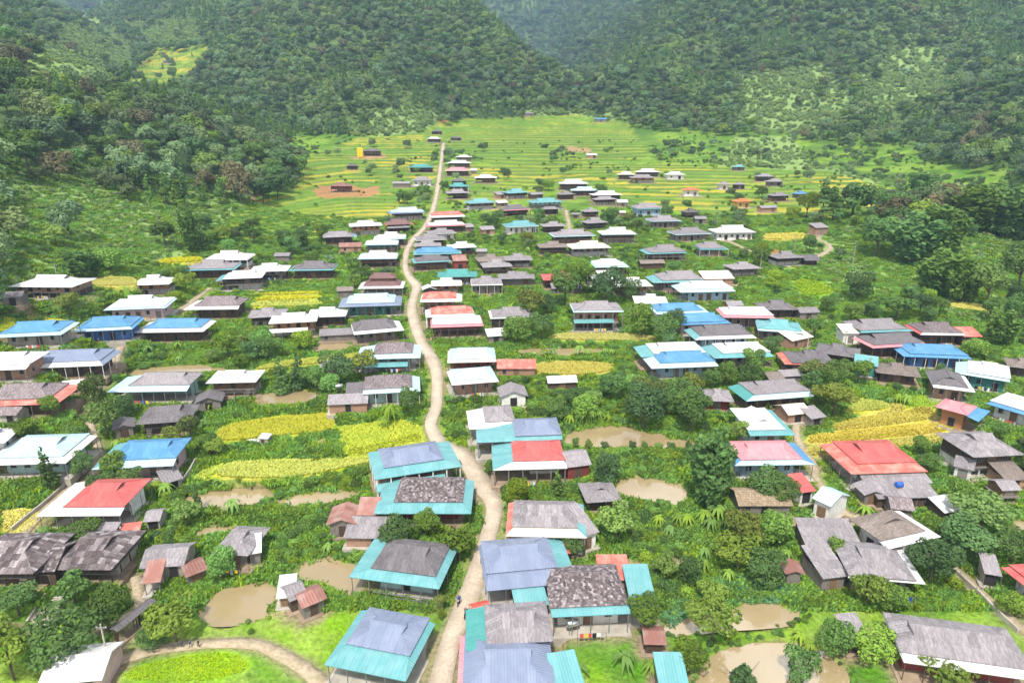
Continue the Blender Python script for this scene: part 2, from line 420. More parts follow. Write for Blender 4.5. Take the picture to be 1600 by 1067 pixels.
# ------------------------------------------------------------------ bodies of the people, grown before the village is full
flat_mat('skin', (.42, .26, .18), (.36, .21, .14), 3.0, rough=.6); flat_mat('hair', (.02, .016, .014), (.012, .01, .009), 3.0, rough=.5)
flat_mat('cloth_blue', (.03, .09, .36), (.02, .06, .25), 2.0); flat_mat('cloth_dark', (.025, .025, .03), (.015, .015, .018), 2.0); flat_mat('cloth_grey', (.16, .16, .18), (.10, .10, .12), 2.0); flat_mat('cloth_light', (.45, .47, .50), (.36, .38, .40), 2.0)
flat_mat('bike_paint', (.05, .012, .012), (.03, .01, .01), 2.0, rough=.3); flat_mat('rubber', (.02, .02, .02), (.012, .012, .012), 2.0)
def person_mesh(joints, shirt, trousers, hgt):
    """one continuous body grown round a skeleton, then coloured by limb"""
    J = joints; names = list(J); m = bpy.data.meshes.new('body')
    E = [('pelvis', 'chest'), ('chest', 'neck'), ('neck', 'jaw'), ('jaw', 'crown'), ('chest', 'sl'), ('sl', 'el'), ('el', 'wl'), ('wl', 'hl'), ('chest', 'sr'), ('sr', 'er'), ('er', 'wr'), ('wr', 'hr'), ('pelvis', 'pl'), ('pl', 'kl'), ('kl', 'al'), ('al', 'tl'), ('pelvis', 'pr'), ('pr', 'kr'), ('kr', 'ar'), ('ar', 'tr')]
    RAD = dict(pelvis=.15, chest=.16, neck=.065, jaw=.095, crown=.085, sl=.075, sr=.075, el=.05, er=.05, wl=.036, wr=.036, hl=.04, hr=.04, pl=.10, pr=.10, kl=.066, kr=.066, al=.045, ar=.045, tl=.05, tr=.05)
    m.from_pydata([tuple(c * hgt / 1.7 for c in J[k]) for k in names], [(names.index(a), names.index(b)) for a, b in E], [])
    o = bpy.data.objects.new('body', m); COL.objects.link(o)
    md = o.modifiers.new('skin', 'SKIN'); o.modifiers.new('sub', 'SUBSURF').levels = 1
    if not m.skin_vertices: m.attributes.new('skin', 'FLOAT', 'POINT')
    for k, n_ in enumerate(names):
        sv = m.skin_vertices[0].data[k]; r_ = RAD[n_] * hgt / 1.7; sv.radius = (r_, r_ * .85); sv.use_root = n_ == 'pelvis'
    dg = bpy.context.evaluated_depsgraph_get(); me = bpy.data.meshes.new_from_object(o.evaluated_get(dg)); bpy.data.objects.remove(o)
    me.name = 'body'; me.materials.clear()
    for mt in (shirt, trousers, 'skin', 'hair', 'rubber'): me.materials.append(MATS[mt])
    P = {k: Vector(J[k]) * (hgt / 1.7) for k in names}
    region = {'pelvis': 1, 'chest': 0, 'neck': 2, 'jaw': 2, 'crown': 3, 'sl': 0, 'sr': 0, 'el': 0, 'er': 0, 'wl': 2, 'wr': 2, 'hl': 2, 'hr': 2, 'pl': 1, 'pr': 1, 'kl': 1, 'kr': 1, 'al': 1, 'ar': 1, 'tl': 4, 'tr': 4}
    for p in me.polygons:
        k = min(P, key=lambda q: (P[q] - p.center).length); p.material_index = region[k]; p.use_smooth = True
    return me
def stand(step, arm):
    return dict(pelvis=(0, 0, .95), chest=(0, -.02, 1.28), neck=(0, -.02, 1.46), jaw=(0, -.05, 1.54), crown=(0, -.03, 1.66), sl=(-.19, 0, 1.40), el=(-.24, arm * .08, 1.13), wl=(-.24, -arm * .12, .90), hl=(-.23, -arm * .18, .81), sr=(.19, 0, 1.40), er=(.24, -arm * .08, 1.13), wr=(.24, arm * .02, .90), hr=(.23, arm * .02, .81),
                pl=(-.10, 0, .90), kl=(-.11, -step * .22, .50), al=(-.11, -step * .18, .09), tl=(-.11, -step * .18 - .16, .04), pr=(.10, 0, .90), kr=(.11, step * .08, .50), ar=(.11, step * .30, .11), tr=(.11, step * .30 - .15, .05))
def seated():
    return dict(pelvis=(0, .12, .82), chest=(0, .05, 1.14), neck=(0, .0, 1.33), jaw=(0, -.05, 1.41), crown=(0, -.03, 1.53), sl=(-.19, .02, 1.27), el=(-.27, -.18, 1.08), wl=(-.29, -.40, 1.02), hl=(-.29, -.49, 1.02), sr=(.19, .02, 1.27), er=(.27, -.18, 1.08), wr=(.29, -.40, 1.02), hr=(.29, -.49, 1.02),
                pl=(-.11, .10, .80), kl=(-.20, -.30, .72), al=(-.19, -.16, .34), tl=(-.19, -.32, .28), pr=(.11, .10, .80), kr=(.20, -.30, .72), ar=(.19, -.16, .34), tr=(.19, -.32, .28))
PEOPLE = [person_mesh(stand(1, 1), 'cloth_blue', 'cloth_dark', 1.35), person_mesh(stand(-1, 1), 'cloth_blue', 'cloth_grey', 1.3), person_mesh(stand(1, -1), 'cloth_dark', 'cloth_dark', 1.4), person_mesh(seated(), 'cloth_dark', 'cloth_grey', 1.68), person_mesh(seated(), 'cloth_blue', 'cloth_dark', 1.68)]
# ------------------------------------------------------------------ the village: one line per building
# label, front eave (picture x, y of both ends), depth m, main roof, veranda roof, veranda widths (front, back, left end, right end) m, walls, style, extras
G, S = 'ground', 'stilt'
HOUSES = [
 # --- along the main road, lower end
 ('house with dark grey roof and wide turquoise verandas beside square pond', 545,903,686,922, 9.5, 'fibd','turq',(1.9,.3,3.0,1.3),'mint_wall',G,dict(rail=1)),
 ('house with blue-grey roof and turquoise veranda above the bottom path', 507,1040,634,1066, 10.0, 'gblu','turq',(3.4,.2,1.6,1.0),'green_wall',G,{}),
 ('house with mottled shingle roof ringed by teal verandas at road bend', 584,804,736,804, 10.5, 'shg','turq',(2.6,.3,3.2,1.8),'red_wood',G,{}),
 ('house with pale blue-grey roof and turquoise verandas below yellow rice', 586,751,722,730, 10.5, 'gblu','turq',(2.6,.8,2.2,3.0),'plank_wood',S,dict(e=3.9,awning='turq')),
 ('house with white-flecked shingle roof between two turquoise wings', 862,966,986,960, 10.0, 'shg','turq',(1.5,0,0,0),'white_wall',G,dict(e=3.4)),
 ('turquoise roofed wing joining the white-flecked shingle house on road side', 806,953,858,946, 6.0, 'turq','turq',(0,0,0,0),'plank_wood',G,dict(roof='mono',e=2.9,open=1)),
 ('turquoise roofed lean-to on the pond side of the white-flecked shingle house', 986,951,1028,950, 7.0, 'turq','turq',(0,0,0,0),'white_wall',G,dict(roof='mono',e=2.9,open=1)),
 ('long blue-grey metal roofed house with turquoise end veranda by the road', 760,925,903,911, 10.5, 'gblu','gblu',(3.0,.2,.6,2.6),'earth_floor',G,dict(skirtR='turq',open=1,e=3.6)),
 ('house with grey corrugated roof and turquoise veranda end at road edge', 729,1019,864,1011, 7.5, 'fib','teal',(0,0,2.8,0),'plank_wood',G,dict(e=3.3)),
 ('low grey corrugated lean-to below the turquoise-ended roof at road edge', 731,1046,850,1041, 3.0, 'fib','fib',(0,0,0,0),'grey_wood',G,dict(roof='mono',e=2.2)),
 ('house with blue-grey roof and red end strip at bottom edge', 714,1088,868,1084, 9.5, 'gblu','pink',(0,0,.9,0),'white_wall',G,{}),
 ('turquoise roofed shed at the bottom edge beside banana plants', 868,1078,914,1070, 4.5, 'turq','turq',(0,0,0,0),'grey_wood',G,dict(roof='mono',e=2.4)),
 ('small turquoise shed roof cut by the bottom edge below bananas', 1030,1076,1078,1076, 4.5, 'turq','turq',(0,0,0,0),'grey_wood',G,dict(roof='mono',e=2.4)),
 ('house with grey roof, cream front veranda and red end strip', 790,839,917,842, 9.5, 'fib','cream',(2.0,.3,1.2,1.6),'plank_wood',S,dict(skirtL='redf',skirtR='turq',e=3.5)),
 ('grey shingled lean-to on the pond side of cream verandaed house', 905,842,937,832, 6.5, 'fib','fib',(0,0,0,0),'white_wall',G,dict(roof='mono',e=3.0)),
 ('red metal lean-to roof below the cream veranda', 851,865,892,866, 3.0, 'red','red',(0,0,0,0),'brick_wall',G,dict(roof='mono',e=2.0)),
 ('small red metal roofed shed beside silver water tanks', 936,908,986,908, 4.5, 'redf','redf',(0,0,0,0),'brick_wall',G,dict(roof='mono',e=2.3)),
 ('rusty red roofed pen under trees by the lower ponds', 1006,1008,1042,1009, 3.5, 'rust','rust',(0,0,0,0),'dark_wood',G,dict(roof='gable',e=1.9)),
 ('rust roofed timber hut beside the teal verandaed shingle house', 511,822,556,821, 5.5, 'rust','rust',(0,0,0,0),'grey_wood',G,dict(roof='gable',e=2.6,rd=1)),
 ('flat grey sheet roofed shed behind the round trees near road bend', 536,842,604,843, 4.5, 'fib','fib',(0,0,0,0),'brick_wall',G,dict(roof='mono',e=2.0)),
 ('pink washed annex with rust roof at teal veranda corner', 556,806,590,806, 4.0, 'rust','rust',(0,0,0,0),'pink_wall',G,dict(roof='mono',e=2.7)),
 ('white roofed pen at the water edge between two brown ponds', 431,937,460,934, 4.0, 'white','white',(0,0,0,0),'concrete',G,dict(roof='mono',e=1.9)),
 ('grey sheet roofed hut on the bank between brown ponds', 452,942,482,930, 4.2, 'fib','fib',(0,0,0,0),'dark_wood',G,dict(roof='gable',e=2.3)),
 ('rust red roofed plank hut on the bank between brown ponds', 472,953,512,936, 4.0, 'rust','rust',(0,0,0,0),'grey_wood',G,dict(roof='gable',e=2.3)),
 # --- lower left
 ('long dark shingled stilt house cut off at the picture edge', -70,899,52,898, 10.0, 'shg','shg',(0,0,0,0),'dark_wood',S,dict(e=3.3,rail=1,tile=(.55,1.05))),
 ('dark shingled stilt house with white end wall above the steps', 70,892,174,892, 10.0, 'shg','shg',(0,0,0,0),'dark_wood',S,dict(e=3.3,rail=1,tile=(.55,1.05))),
 ('low shingled link between the two dark shingled stilt houses', 44,897,86,894, 7.5, 'shg','shg',(0,0,0,0),'dark_wood',G,dict(roof='gable',e=3.0)),
 ('grey sheet roofed barn on the trodden yard', 217,890,288,885, 6.0, 'fib','fib',(0,0,0,0),'concrete',G,dict(roof='gable',e=2.5)),
 ('small grey roofed porch with white posts at the yard path', 221,914,251,910, 4.2, 'rust','rust',(0,0,0,0),'concrete',G,dict(roof='mono',e=2.3,open=1)),
 ('rust and thatch roofed lean-to pen in the muddy yard', 290,904,326,890, 4.0, 'rust','rust',(0,0,0,0),'grey_wood',G,dict(roof='gable',e=1.8)),
 ('grey hip roofed house half hidden by a tree near round pond', 331,866,388,870, 7.5, 'fib','fib',(0,0,0,0),'grey_wood',G,dict(e=2.9)),
 ('white sheet roofed annex beside the half hidden grey house', 386,868,409,864, 4.0, 'white','white',(0,0,0,0),'grey_wood',G,dict(roof='mono',e=2.4)),
 ('narrow tiled gate roof over the lower path', 172,985,182,988, 6.5, 'fibd','fibd',(0,0,0,0),'dark_wood',G,dict(roof='gable',e=2.4,rd=1,open=1)),
 ('white sheet roofed house cut by the bottom edge near lawn', 58,1073,160,1064, 6.5, 'white','white',(0,0,0,0),'pink_wall',G,dict(roof='gable',e=2.6)),
 ('house with red roof and broad white verandas beside walled lane', 57,808,188,807, 10.5, 'red','white',(1.7,.2,3.8,0),'white_wall',G,dict(e=3.3,open=1)),
 ('grey sheet roofed shed below the red and white house', 141,846,171,846, 3.8, 'fib','fib',(0,0,0,0),'brick_wall',G,dict(roof='mono',e=2.2)),
 ('faded red sheet roofed pen below the red and white house', 184,842,216,838, 3.0, 'redf','fib',(0,0,0,0),'concrete',G,dict(roof='mono',e=1.9)),
 ('small grey shed at the corner behind the red and white house', 223,817,250,815, 4.0, 'fib','fib',(0,0,0,0),'concrete',G,dict(roof='gable',e=2.2)),
 ('house with pale turquoise roof and white veranda at picture edge', -32,729,103,725, 11.0, 'pale','white',(1.9,.3,2.0,1.6),'mint_wall',G,dict(main2='turq')),
 ('house with bright blue roof and turquoise end beside rice fields', 143,735,271,729, 10.0, 'blue','pale',(2.0,.2,2.8,0),'pink_wall',G,dict(skirtL='turq',e=3.3)),
 ('crumbling grey shed at the foot of the bright blue roofed house', 256,758,287,748, 4.0, 'fib','fib',(0,0,0,0),'concrete',G,dict(roof='mono',e=1.9)),
 ('dark grey hip roofed stilt house behind clipped hedge', 211,665,296,659, 9.0, 'fibd','fibd',(0,0,0,0),'dark_wood',S,dict(e=3.2)),
 ('small dark roofed hut joined to the grey house behind hedge', 176,674,210,668, 5.0, 'fibd','fibd',(0,0,0,0),'grey_wood',G,dict(roof='gable',e=2.3,rd=1)),
 ('shingle roofed house with red veranda at the picture edge', -38,637,90,632, 10.0, 'shg','redf',(1.8,.2,0,2.6),'plank_wood',G,dict(e=3.2)),
 ('dark shingled shed below the red verandaed house', -25,651,26,650, 4.5, 'shg','shg',(0,0,0,0),'concrete',G,dict(roof='gable',e=2.0)),
 ('house with grey roof and long pale turquoise veranda beside lane', 166,614,292,612, 9.5, 'fib','pale',(2.2,.3,4.2,0),'mint_wall',G,dict(e=3.2,open=1)),
 ('white roofed timber stilt house on tall posts near muddy pond', 321,600,400,598, 8.0, 'white','white',(0,0,0,0),'plank_wood',S,dict(e=4.0,rail=1)),
 ('grey shingled shed tucked below the white roofed stilt house', 304,632,346,628, 5.5, 'fibd','fibd',(0,0,0,0),'grey_wood',G,dict(roof='gable',e=2.2,rd=1)),
 ('long house with pale blue-grey roof and white veranda by lane', 38,577,161,572, 10.5, 'gblu','white',(2.2,.3,0,1.6),'dark_wood',G,dict(e=3.3,skirtR='gblu')),
 ('white roofed house joined to the long blue-grey house', -48,581,40,578, 10.0, 'white','white',(2.0,.3,1.0,0),'brick_wall',G,dict(e=3.3)),
 ('small white sheet shelter beside the lane below long blue-grey house', 95,606,130,602, 3.6, 'white','white',(0,0,0,0),'grey_wood',G,dict(roof='gable',e=1.9)),
 ('blue roofed house with pale veranda at the picture edge', -14,529,96,524, 10.5, 'blue','pale',(1.8,.4,1.4,1.4),'concrete',G,dict(e=3.2)),
 ('blue roofed house with deep blue posts at lane corner', 110,520,207,515, 10.5, 'blue','pale',(1.6,.4,1.2,1.0),'deep_blue',G,dict(e=3.5,skirtR='blue')),
 ('blue roofed house with broad white veranda beyond the lane corner', 208,521,318,519, 10.0, 'blue','white',(2.0,.4,2.4,1.6),'dark_wood',G,dict(e=3.3)),
 ('white roofed house with pink front above the blue roofs', 161,486,259,482, 11.0, 'white','pale',(1.2,.3,.8,.8),'pink_wall',G,dict(e=3.5)),
 ('dark shingled house with white front veranda above blue roofs', 285,485,372,484, 10.0, 'shg','white',(1.8,.2,3.0,0),'dark_wood',G,dict(e=3.3)),
 ('white roofed timber house beside golden rice strip', 202,447,264,445, 9.5, 'white','white',(0,0,0,0),'orange_wood',S,dict(e=3.6)),
 ('wide white roofed house with tan walls at picture edge', 12,449,112,450, 11.0, 'white','white',(0,0,0,0),'brick_wall',S,dict(e=3.7)),
 ('grey shed stack below the wide white roof at picture edge', 0,467,34,465, 5.0, 'fibd','fibd',(0,0,0,0),'grey_wood',G,dict(roof='gable',e=2.4)),
 ('white roofed house at the upper edge of the left-side houses', 317,408,387,407, 10.5, 'white','white',(.8,.2,.6,.6),'dark_wood',S,dict(e=3.3)),
 ('grey roofed house with turquoise fringe below topmost left-side white roof', 286,424,367,422, 10.5, 'fib','turq',(1.2,.2,1.2,1.0),'dark_wood',G,dict(e=3.2)),
 ('white roofed house with turquoise end above striped rice plots', 336,441,410,438, 9.5, 'white','turq',(0,0,2.6,0),'white_wall',S,dict(e=3.6)),
 ('white hipped roof next to dark pillared veranda house', 388,426,449,424, 9.5, 'white','white',(0,0,0,0),'grey_wood',S,dict(e=3.4)),
 ('grey roofed house with turquoise fringe and dark pillared veranda', 450,424,521,423, 9.5, 'fibd','turq',(1.2,.2,1.2,.6),'dark_wood',G,dict(e=3.3)),
 ('grey roofed house beside the double white timber house', 386,498,445,495, 8.5, 'fib','fib',(0,0,0,0),'dark_wood',S,dict(e=3.0)),
 ('white roofed house behind the orange timber front', 478,497,540,495, 8.5, 'white','white',(0,0,0,0),'dark_wood',G,dict(e=3.2)),
 ('white roofed house with orange timber front and lower awning', 419,507,495,503, 8.0, 'white','white',(0,0,0,0),'orange_wood',S,dict(e=4.6,awning='white')),
 ('pale blue metal roofed house with open front on road side', 528,481,627,478, 10.5, 'pale','gblu',(1.6,.4,2.4,2.2),'green_wall',G,dict(e=3.4)),
 ('grey roofed house with white veranda below pale blue house', 553,524,632,517, 9.5, 'fibd','white',(1.8,.2,.4,2.0),'grey_wood',G,dict(e=3.2)),
 ('low white sheet shed between orange timber and grey house', 498,526,556,523, 3.5, 'fib','fib',(0,0,0,0),'grey_wood',G,dict(roof='mono',e=1.9)),
 ('dark shingle house with two-tier pale veranda near road', 556,563,657,560, 9.5, 'shg','pale',(2.0,.3,4.2,2.2),'mint_wall',S,dict(e=3.8,awning='turq')),
 ('patched grey sheds beside two-tier shingle house', 500,576,560,570, 4.5, 'fib','fib',(0,0,0,0),'grey_wood',G,dict(roof='gable',e=2.2)),
 ('dark shingle house with white veranda above the rice plots', 567,617,657,612, 9.0, 'shg','pale',(1.6,.2,0,2.0),'mint_wall',G,dict(e=3.4)),
 ('patched scrap roofed sheds beside the shingle house above rice', 511,634,575,631, 6.0, 'fib','fib',(0,0,0,0),'brick_wall',G,dict(roof='gable',e=2.4)),
 ('grey flat annex between scrap sheds and shingle house', 540,616,572,614, 4.0, 'fibd','fibd',(0,0,0,0),'concrete',G,dict(roof='mono',e=2.7)),
 ('brown two-tier roofed house with white lower veranda', 559,452,630,451, 9.0, 'brown','white',(1.8,.2,1.8,1.4),'brick_wall',S,dict(e=3.0,monitor='brown')),
 ('white roofed house with red end wall beside the road', 558,406,620,405, 9.5, 'white','pale',(.8,.2,.6,.6),'red_wood',S,dict(e=3.5)),
 ('white roofed house with pale blue porch two above red wall', 569,384,622,383, 8.5, 'white','pale',(.8,.2,.5,.5),'green_wall',S,dict(e=3.4)),
 ('white roofed house third above the red end wall', 583,375,634,374, 8.5, 'white','pale',(.6,.2,1.5,.5),'dark_wood',G,dict(e=3.0)),
 ('grey roofed house with turquoise corner beside shrubs', 504,374,558,372, 8.5, 'fib','turq',(0,0,0,1.6),'dark_wood',G,dict(e=3.0)),
 ('rust roofed long shed below the turquoise cornered grey house', 529,387,565,386, 4.0, 'rust','rust',(0,0,0,0),'brick_wall',G,dict(roof='mono',e=2.4)),
 ('white roofed house with tall orange timber columns', 546,355,598,353, 9.0, 'white','white',(0,0,0,0),'orange_wood',S,dict(e=4.2)),
 ('brown roofed house beside orange timber columns', 604,354,648,352, 8.0, 'brown','orange',(0,0,.5,1.4),'dark_wood',S,dict(e=3.0,awning='fib')),
 ('pale blue roofed dark house on the terrace edge by road', 608,335,665,333, 9.0, 'pale','gblu',(.8,.2,1.6,.6),'dark_wood',S,dict(e=3.4)),
 ('small grey hut in the gardens on the left-side of the houses', 427,401,452,401, 4.5, 'fib','fib',(0,0,0,0),'grey_wood',G,dict(roof='gable',e=2.2)),
 ('two stacked plank sheds beside brown two-tier house', 526,456,552,455, 4.5, 'fibb','fibb',(0,0,0,0),'grey_wood',G,dict(roof='gable',e=2.4)),
 # --- centre right of the road, going up
 ('red roofed house with white and turquoise veranda at the bend', 770,736,886,733, 10.0, 'red','white',(2.0,.3,4.0,.4),'grey_wood',S,dict(e=3.4,skirtL='turq')),
 ('shingled shed against the end of bend-side red roof', 886,732,925,727, 6.5, 'fib','fib',(0,0,0,0),'red_wood',G,dict(roof='gable',e=2.8)),
 ('blue-grey roofed house with long turquoise wing behind red roof', 745,693,879,688, 8.5, 'gblu','turq',(.9,.2,7.6,0),'green_wall',S,dict(e=3.6)),
 ('grey shingled house with flaring white veranda corner', 733,672,806,668, 9.0, 'fib','white',(1.6,.2,3.6,.2),'green_wall',G,dict(e=3.4)),
 ('pale metal roofed house with mint door near the road', 706,603,780,597, 9.0, 'pale','white',(1.6,.4,1.0,.6),'brick_wall',G,dict(e=3.4)),
 ('pale metal roofed house with red posts near the road', 699,568,776,566, 9.0, 'pale','cream',(1.6,.3,.8,.4),'red_wood',G,dict(e=3.4)),
 ('low red-brown lean-to beside the red posted pale house', 776,577,838,577, 4.0, 'redf','redf',(0,0,0,0),'brick_wall',G,dict(roof='mono',e=2.2)),
 ('grey patched hut beside the mint doored house', 782,622,824,620, 6.0, 'fib','fib',(0,0,0,0),'white_wall',G,dict(roof='gable',e=2.6,rd=1)),
 ('small white roofed pigsty in the gardens beyond mint door house', 856,600,903,598, 4.5, 'white','white',(0,0,0,0),'dark_wood',G,dict(roof='gable',e=2.0)),
 ('white roofed house with red front veranda beside the road', 673,513,756,510, 9.0, 'white','pink',(1.6,.3,.8,.6),'red_wood',S,dict(e=3.4)),
 ('faded red roofed house with white veranda beside the road', 665,497,742,494, 8.0, 'redf','white',(1.4,.3,1.8,.6),'grey_wood',S,dict(e=3.3)),
 ('house with white gable front and faded red top', 656,473,722,472, 9.0, 'redf','white',(2.0,.3,.8,2.0),'orange_wood',S,dict(e=3.8)),
 ('small white roofed timber house above the white gable', 673,448,722,447, 7.5, 'white','white',(0,0,0,0),'orange_wood',S,dict(e=3.2)),
 ('long teal roofed house by the road kink', 683,434,746,433, 8.0, 'teal','teal',(0,0,0,0),'grey_wood',G,dict(e=3.0)),
 ('grey and white roofed house on the right-side of the teal roof', 736,447,786,446, 8.5, 'fib','white',(1.0,.2,.4,.4),'grey_wood',G,dict(e=3.3)),
 ('grey hip roof next to the grey and white house', 780,437,822,436, 8.0, 'fib','fib',(0,0,0,0),'grey_wood',G,dict(e=2.9)),
 ('grey roofed stilt house with low dark wing', 755,419,802,417, 8.5, 'fib','fib',(0,0,0,0),'grey_wood',S,dict(e=2.9)),
 ('brown-grey roofed house just above the low dark wing', 748,410,792,408, 8.5, 'fibb','fibb',(0,0,0,0),'dark_wood',S,dict(e=2.9)),
 ('grey roofed house with turquoise eaves in front of big blue roof', 646,412,706,409, 8.0, 'fibd','turq',(1.2,.2,1.2,.6),'red_wood',S,dict(e=3.2)),
 ('red walled annex beside the turquoise eaved grey house', 708,409,731,408, 5.0, 'rust','rust',(0,0,0,0),'red_wood',G,dict(roof='mono',e=3.4)),
 ('big blue roofed house beside the road', 646,399,722,397, 8.5, 'blue','turq',(1.0,.2,1.4,1.6),'green_wall',S,dict(e=3.2)),
 ('white roofed house with teal walls on the right-side of big blue roof', 702,389,746,387, 8.0, 'white','white',(0,0,0,0),'green_wall',S,dict(e=3.3)),
 ('grey roofed house just behind the big blue roof', 646,386,690,385, 7.5, 'fib','fib',(0,0,0,0),'green_wall',G,dict(e=3.0)),
 ('grey roofed house with white eaves second behind big blue roof', 650,377,698,375, 8.0, 'fib','white',(.6,.2,.5,.5),'dark_wood',G,dict(e=3.0)),
 ('pale grey roofed house third behind big blue roof', 672,367,714,365, 8.0, 'fib','white',(.6,.2,.5,.5),'white_wall',G,dict(e=3.0)),
 ('white roofed house with pink eaves beside upper road', 667,355,728,353, 8.0, 'white','pink',(.8,.2,1.4,.6),'dark_wood',G,dict(e=3.0)),
 ('red roofed house with white front veranda beside upper road', 675,341,728,339, 9.0, 'redf','white',(2.6,.2,.6,.6),'dark_wood',S,dict(e=3.4)),
 ('turquoise roofed house above the red roofed upper house', 733,319,776,317, 8.5, 'turq','pale',(.6,.2,.5,.5),'white_wall',S,dict(e=3.3)),
 ('grey-brown stilt house lowest of three by upper road', 699,303,735,302, 8.0, 'fib','fib',(0,0,0,0),'dark_wood',S,dict(e=3.2)),
 ('teal roofed house middle of three by upper road', 698,293,732,292, 8.0, 'teal','turq',(.5,.2,.4,.4),'dark_wood',S,dict(e=3.2)),
 ('dark roofed house topmost of three by upper road', 703,284,730,283, 7.5, 'fibd','fibd',(0,0,0,0),'dark_wood',G,dict(e=3.0)),
 ('white roofed timber house alone among terraces beside upper road', 741,279,776,278, 8.5, 'white','white',(0,0,0,0),'plank_wood',S,dict(e=3.2)),
 ('pale lilac roofed stilt house beside upper road', 695,268,733,267, 8.5, 'pink','cream',(1.0,.2,.4,.4),'dark_wood',S,dict(e=3.4)),
 ('white roofed stilt house just above pale lilac roof', 698,256,735,255, 8.5, 'white','white',(0,0,0,0),'dark_wood',S,dict(e=3.2)),
 ('flat white roof topmost of the upper road cluster', 711,246,737,246, 7.0, 'white','white',(0,0,0,0),'grey_wood',G,dict(e=2.8)),
 ('teal roofed house on the left-side of the upper road', 637,263,676,262, 8.0, 'teal','turq',(.8,.2,.8,.4),'dark_wood',S,dict(e=3.2)),
 ('white walled grey roofed house on the left-side of the upper road', 642,283,675,282, 8.0, 'fib','fib',(0,0,0,0),'white_wall',G,dict(e=3.3)),
 ('low grey shed beside the white walled house on terraces', 613,288,640,287, 5.0, 'fib','fib',(0,0,0,0),'grey_wood',G,dict(roof='gable',e=2.2)),
 ('white roofed house at the top end of the road', 666,218,689,217, 7.5, 'white','white',(0,0,0,0),'dark_wood',S,dict(e=3.0)),
 ('grey roofed hut above the top end of the road', 673,206,691,206, 6.5, 'fibd','fibd',(0,0,0,0),'dark_wood',G,dict(e=2.6)),
 ('long grey shed beyond the top end of the road', 702,216,722,216, 6.0, 'fibd','fibd',(0,0,0,0),'grey_wood',G,dict(e=2.4)),
 ('timber frame house under construction beside yellow tarpaulin', 565,237,594,236, 8.0, 'fibd','fibd',(0,0,0,0),'plank_wood',S,dict(e=3.8)),
 ('red-brown timber house on a levelled orange earth platform', 513,292,548,291, 8.5, 'rust','brown',(0,0,0,0),'red_wood',S,dict(e=3.6)),
 ('small dark stilt hut among terraces below yellow tarpaulin', 539,260,559,260, 6.0, 'fibd','fibd',(0,0,0,0),'dark_wood',S,dict(e=2.6)),
 # --- middle of the village
 ('teal roofed house above the red eaved grey house', 795,303,829,301, 8.5, 'turq','turq',(0,0,0,0),'dark_wood',S,dict(e=3.2)),
 ('turquoise roofed house with grey porch in village middle', 832,318,882,316, 9.0, 'turq','turq',(0,0,0,0),'mint_wall',S,dict(e=3.4)),
 ('grey porch roof standing before the turquoise roofed house', 846,328,877,327, 5.0, 'fib','fib',(0,0,0,0),'dark_wood',G,dict(e=2.8)),
 ('grey roofed house with red eaves near village middle', 787,330,830,328, 8.5, 'fibd','pink',(1.0,.2,.4,.4),'dark_wood',S,dict(e=3.0)),
 ('turquoise roofed low house with white walls in gardens', 792,356,843,354, 8.5, 'turq','pale',(.8,.2,.5,.5),'white_wall',G,dict(e=3.0)),
 ('grey stilt house beside the narrow earth path', 849,355,886,354, 8.0, 'fib','fib',(0,0,0,0),'dark_wood',S,dict(e=3.0)),
 ('wide grey roofed house with pale eaves below earth path', 865,371,932,369, 9.5, 'fib','pale',(.9,.2,.9,.9),'dark_wood',S,dict(e=3.3)),
 ('white roofed dark walled house on the right-side of wide grey roof', 941,368,996,367, 9.5, 'white','pale',(.5,.2,.5,.4),'dark_wood',S,dict(e=3.8)),
 ('brown-grey stilt house under the wide grey roofed house', 843,388,890,387, 8.5, 'fibb','fibb',(0,0,0,0),'dark_wood',S,dict(e=3.0)),
 ('cream roofed house with orange streaks among banana plants', 894,390,956,388, 9.5, 'cream','white',(.6,.2,.6,.6),'white_wall',S,dict(e=3.4)),
 ('grey stilt house in the thick of gardens', 789,408,833,407, 8.5, 'fib','fib',(0,0,0,0),'dark_wood',S,dict(e=3.0)),
 ('small grey roofed hut above the bright red hipped house', 793,436,836,436, 7.0, 'fib','fib',(0,0,0,0),'grey_wood',G,dict(e=2.8)),
 ('bright red hip roofed house with red walls', 849,439,912,438, 9.5, 'red','red',(0,0,0,0),'red_wood',S,dict(e=3.2)),
 ('low grey lean-to before the bright red hipped house', 862,452,910,451, 4.0, 'fib','fib',(0,0,0,0),'grey_wood',G,dict(roof='mono',e=2.0)),
 ('white roofed house with turquoise end uphill of twin whites', 930,419,984,418, 9.0, 'white','pale',(.6,.2,.6,1.8),'dark_wood',S,dict(e=3.2)),
 ('white gabled house half hidden by a big tree', 918,437,976,436, 8.5, 'white','white',(0,0,0,0),'white_wall',G,dict(e=3.0)),
 ('white roofed timber house with yellow lower wall', 964,449,1021,448, 9.0, 'white','white',(0,0,0,0),'orange_wood',S,dict(e=3.6)),
 ('grey white roofed house with turquoise end above white eaves', 1021,443,1102,441, 9.5, 'fib','turq',(.6,.2,3.2,.4),'grey_wood',G,dict(e=3.2)),
 ('white roofed pale blue house with windows', 1063,458,1150,456, 9.5, 'white','pale',(1.6,.3,3.0,.6),'blue_wall',G,dict(e=3.4)),
 ('white roofed dark house beside the upper blue roof', 992,475,1046,476, 9.0, 'white','white',(0,0,0,0),'dark_wood',S,dict(e=3.4)),
 ('upper of two blue roofed houses side by side', 1026,492,1110,490, 8.5, 'blue','pale',(1.4,.3,.8,2.0),'white_wall',G,dict(e=3.4)),
 ('lower of two blue roofed houses side by side', 1064,509,1143,506, 8.5, 'blue','blue',(1.2,.3,.4,1.6),'pink_wall',G,dict(e=3.4)),
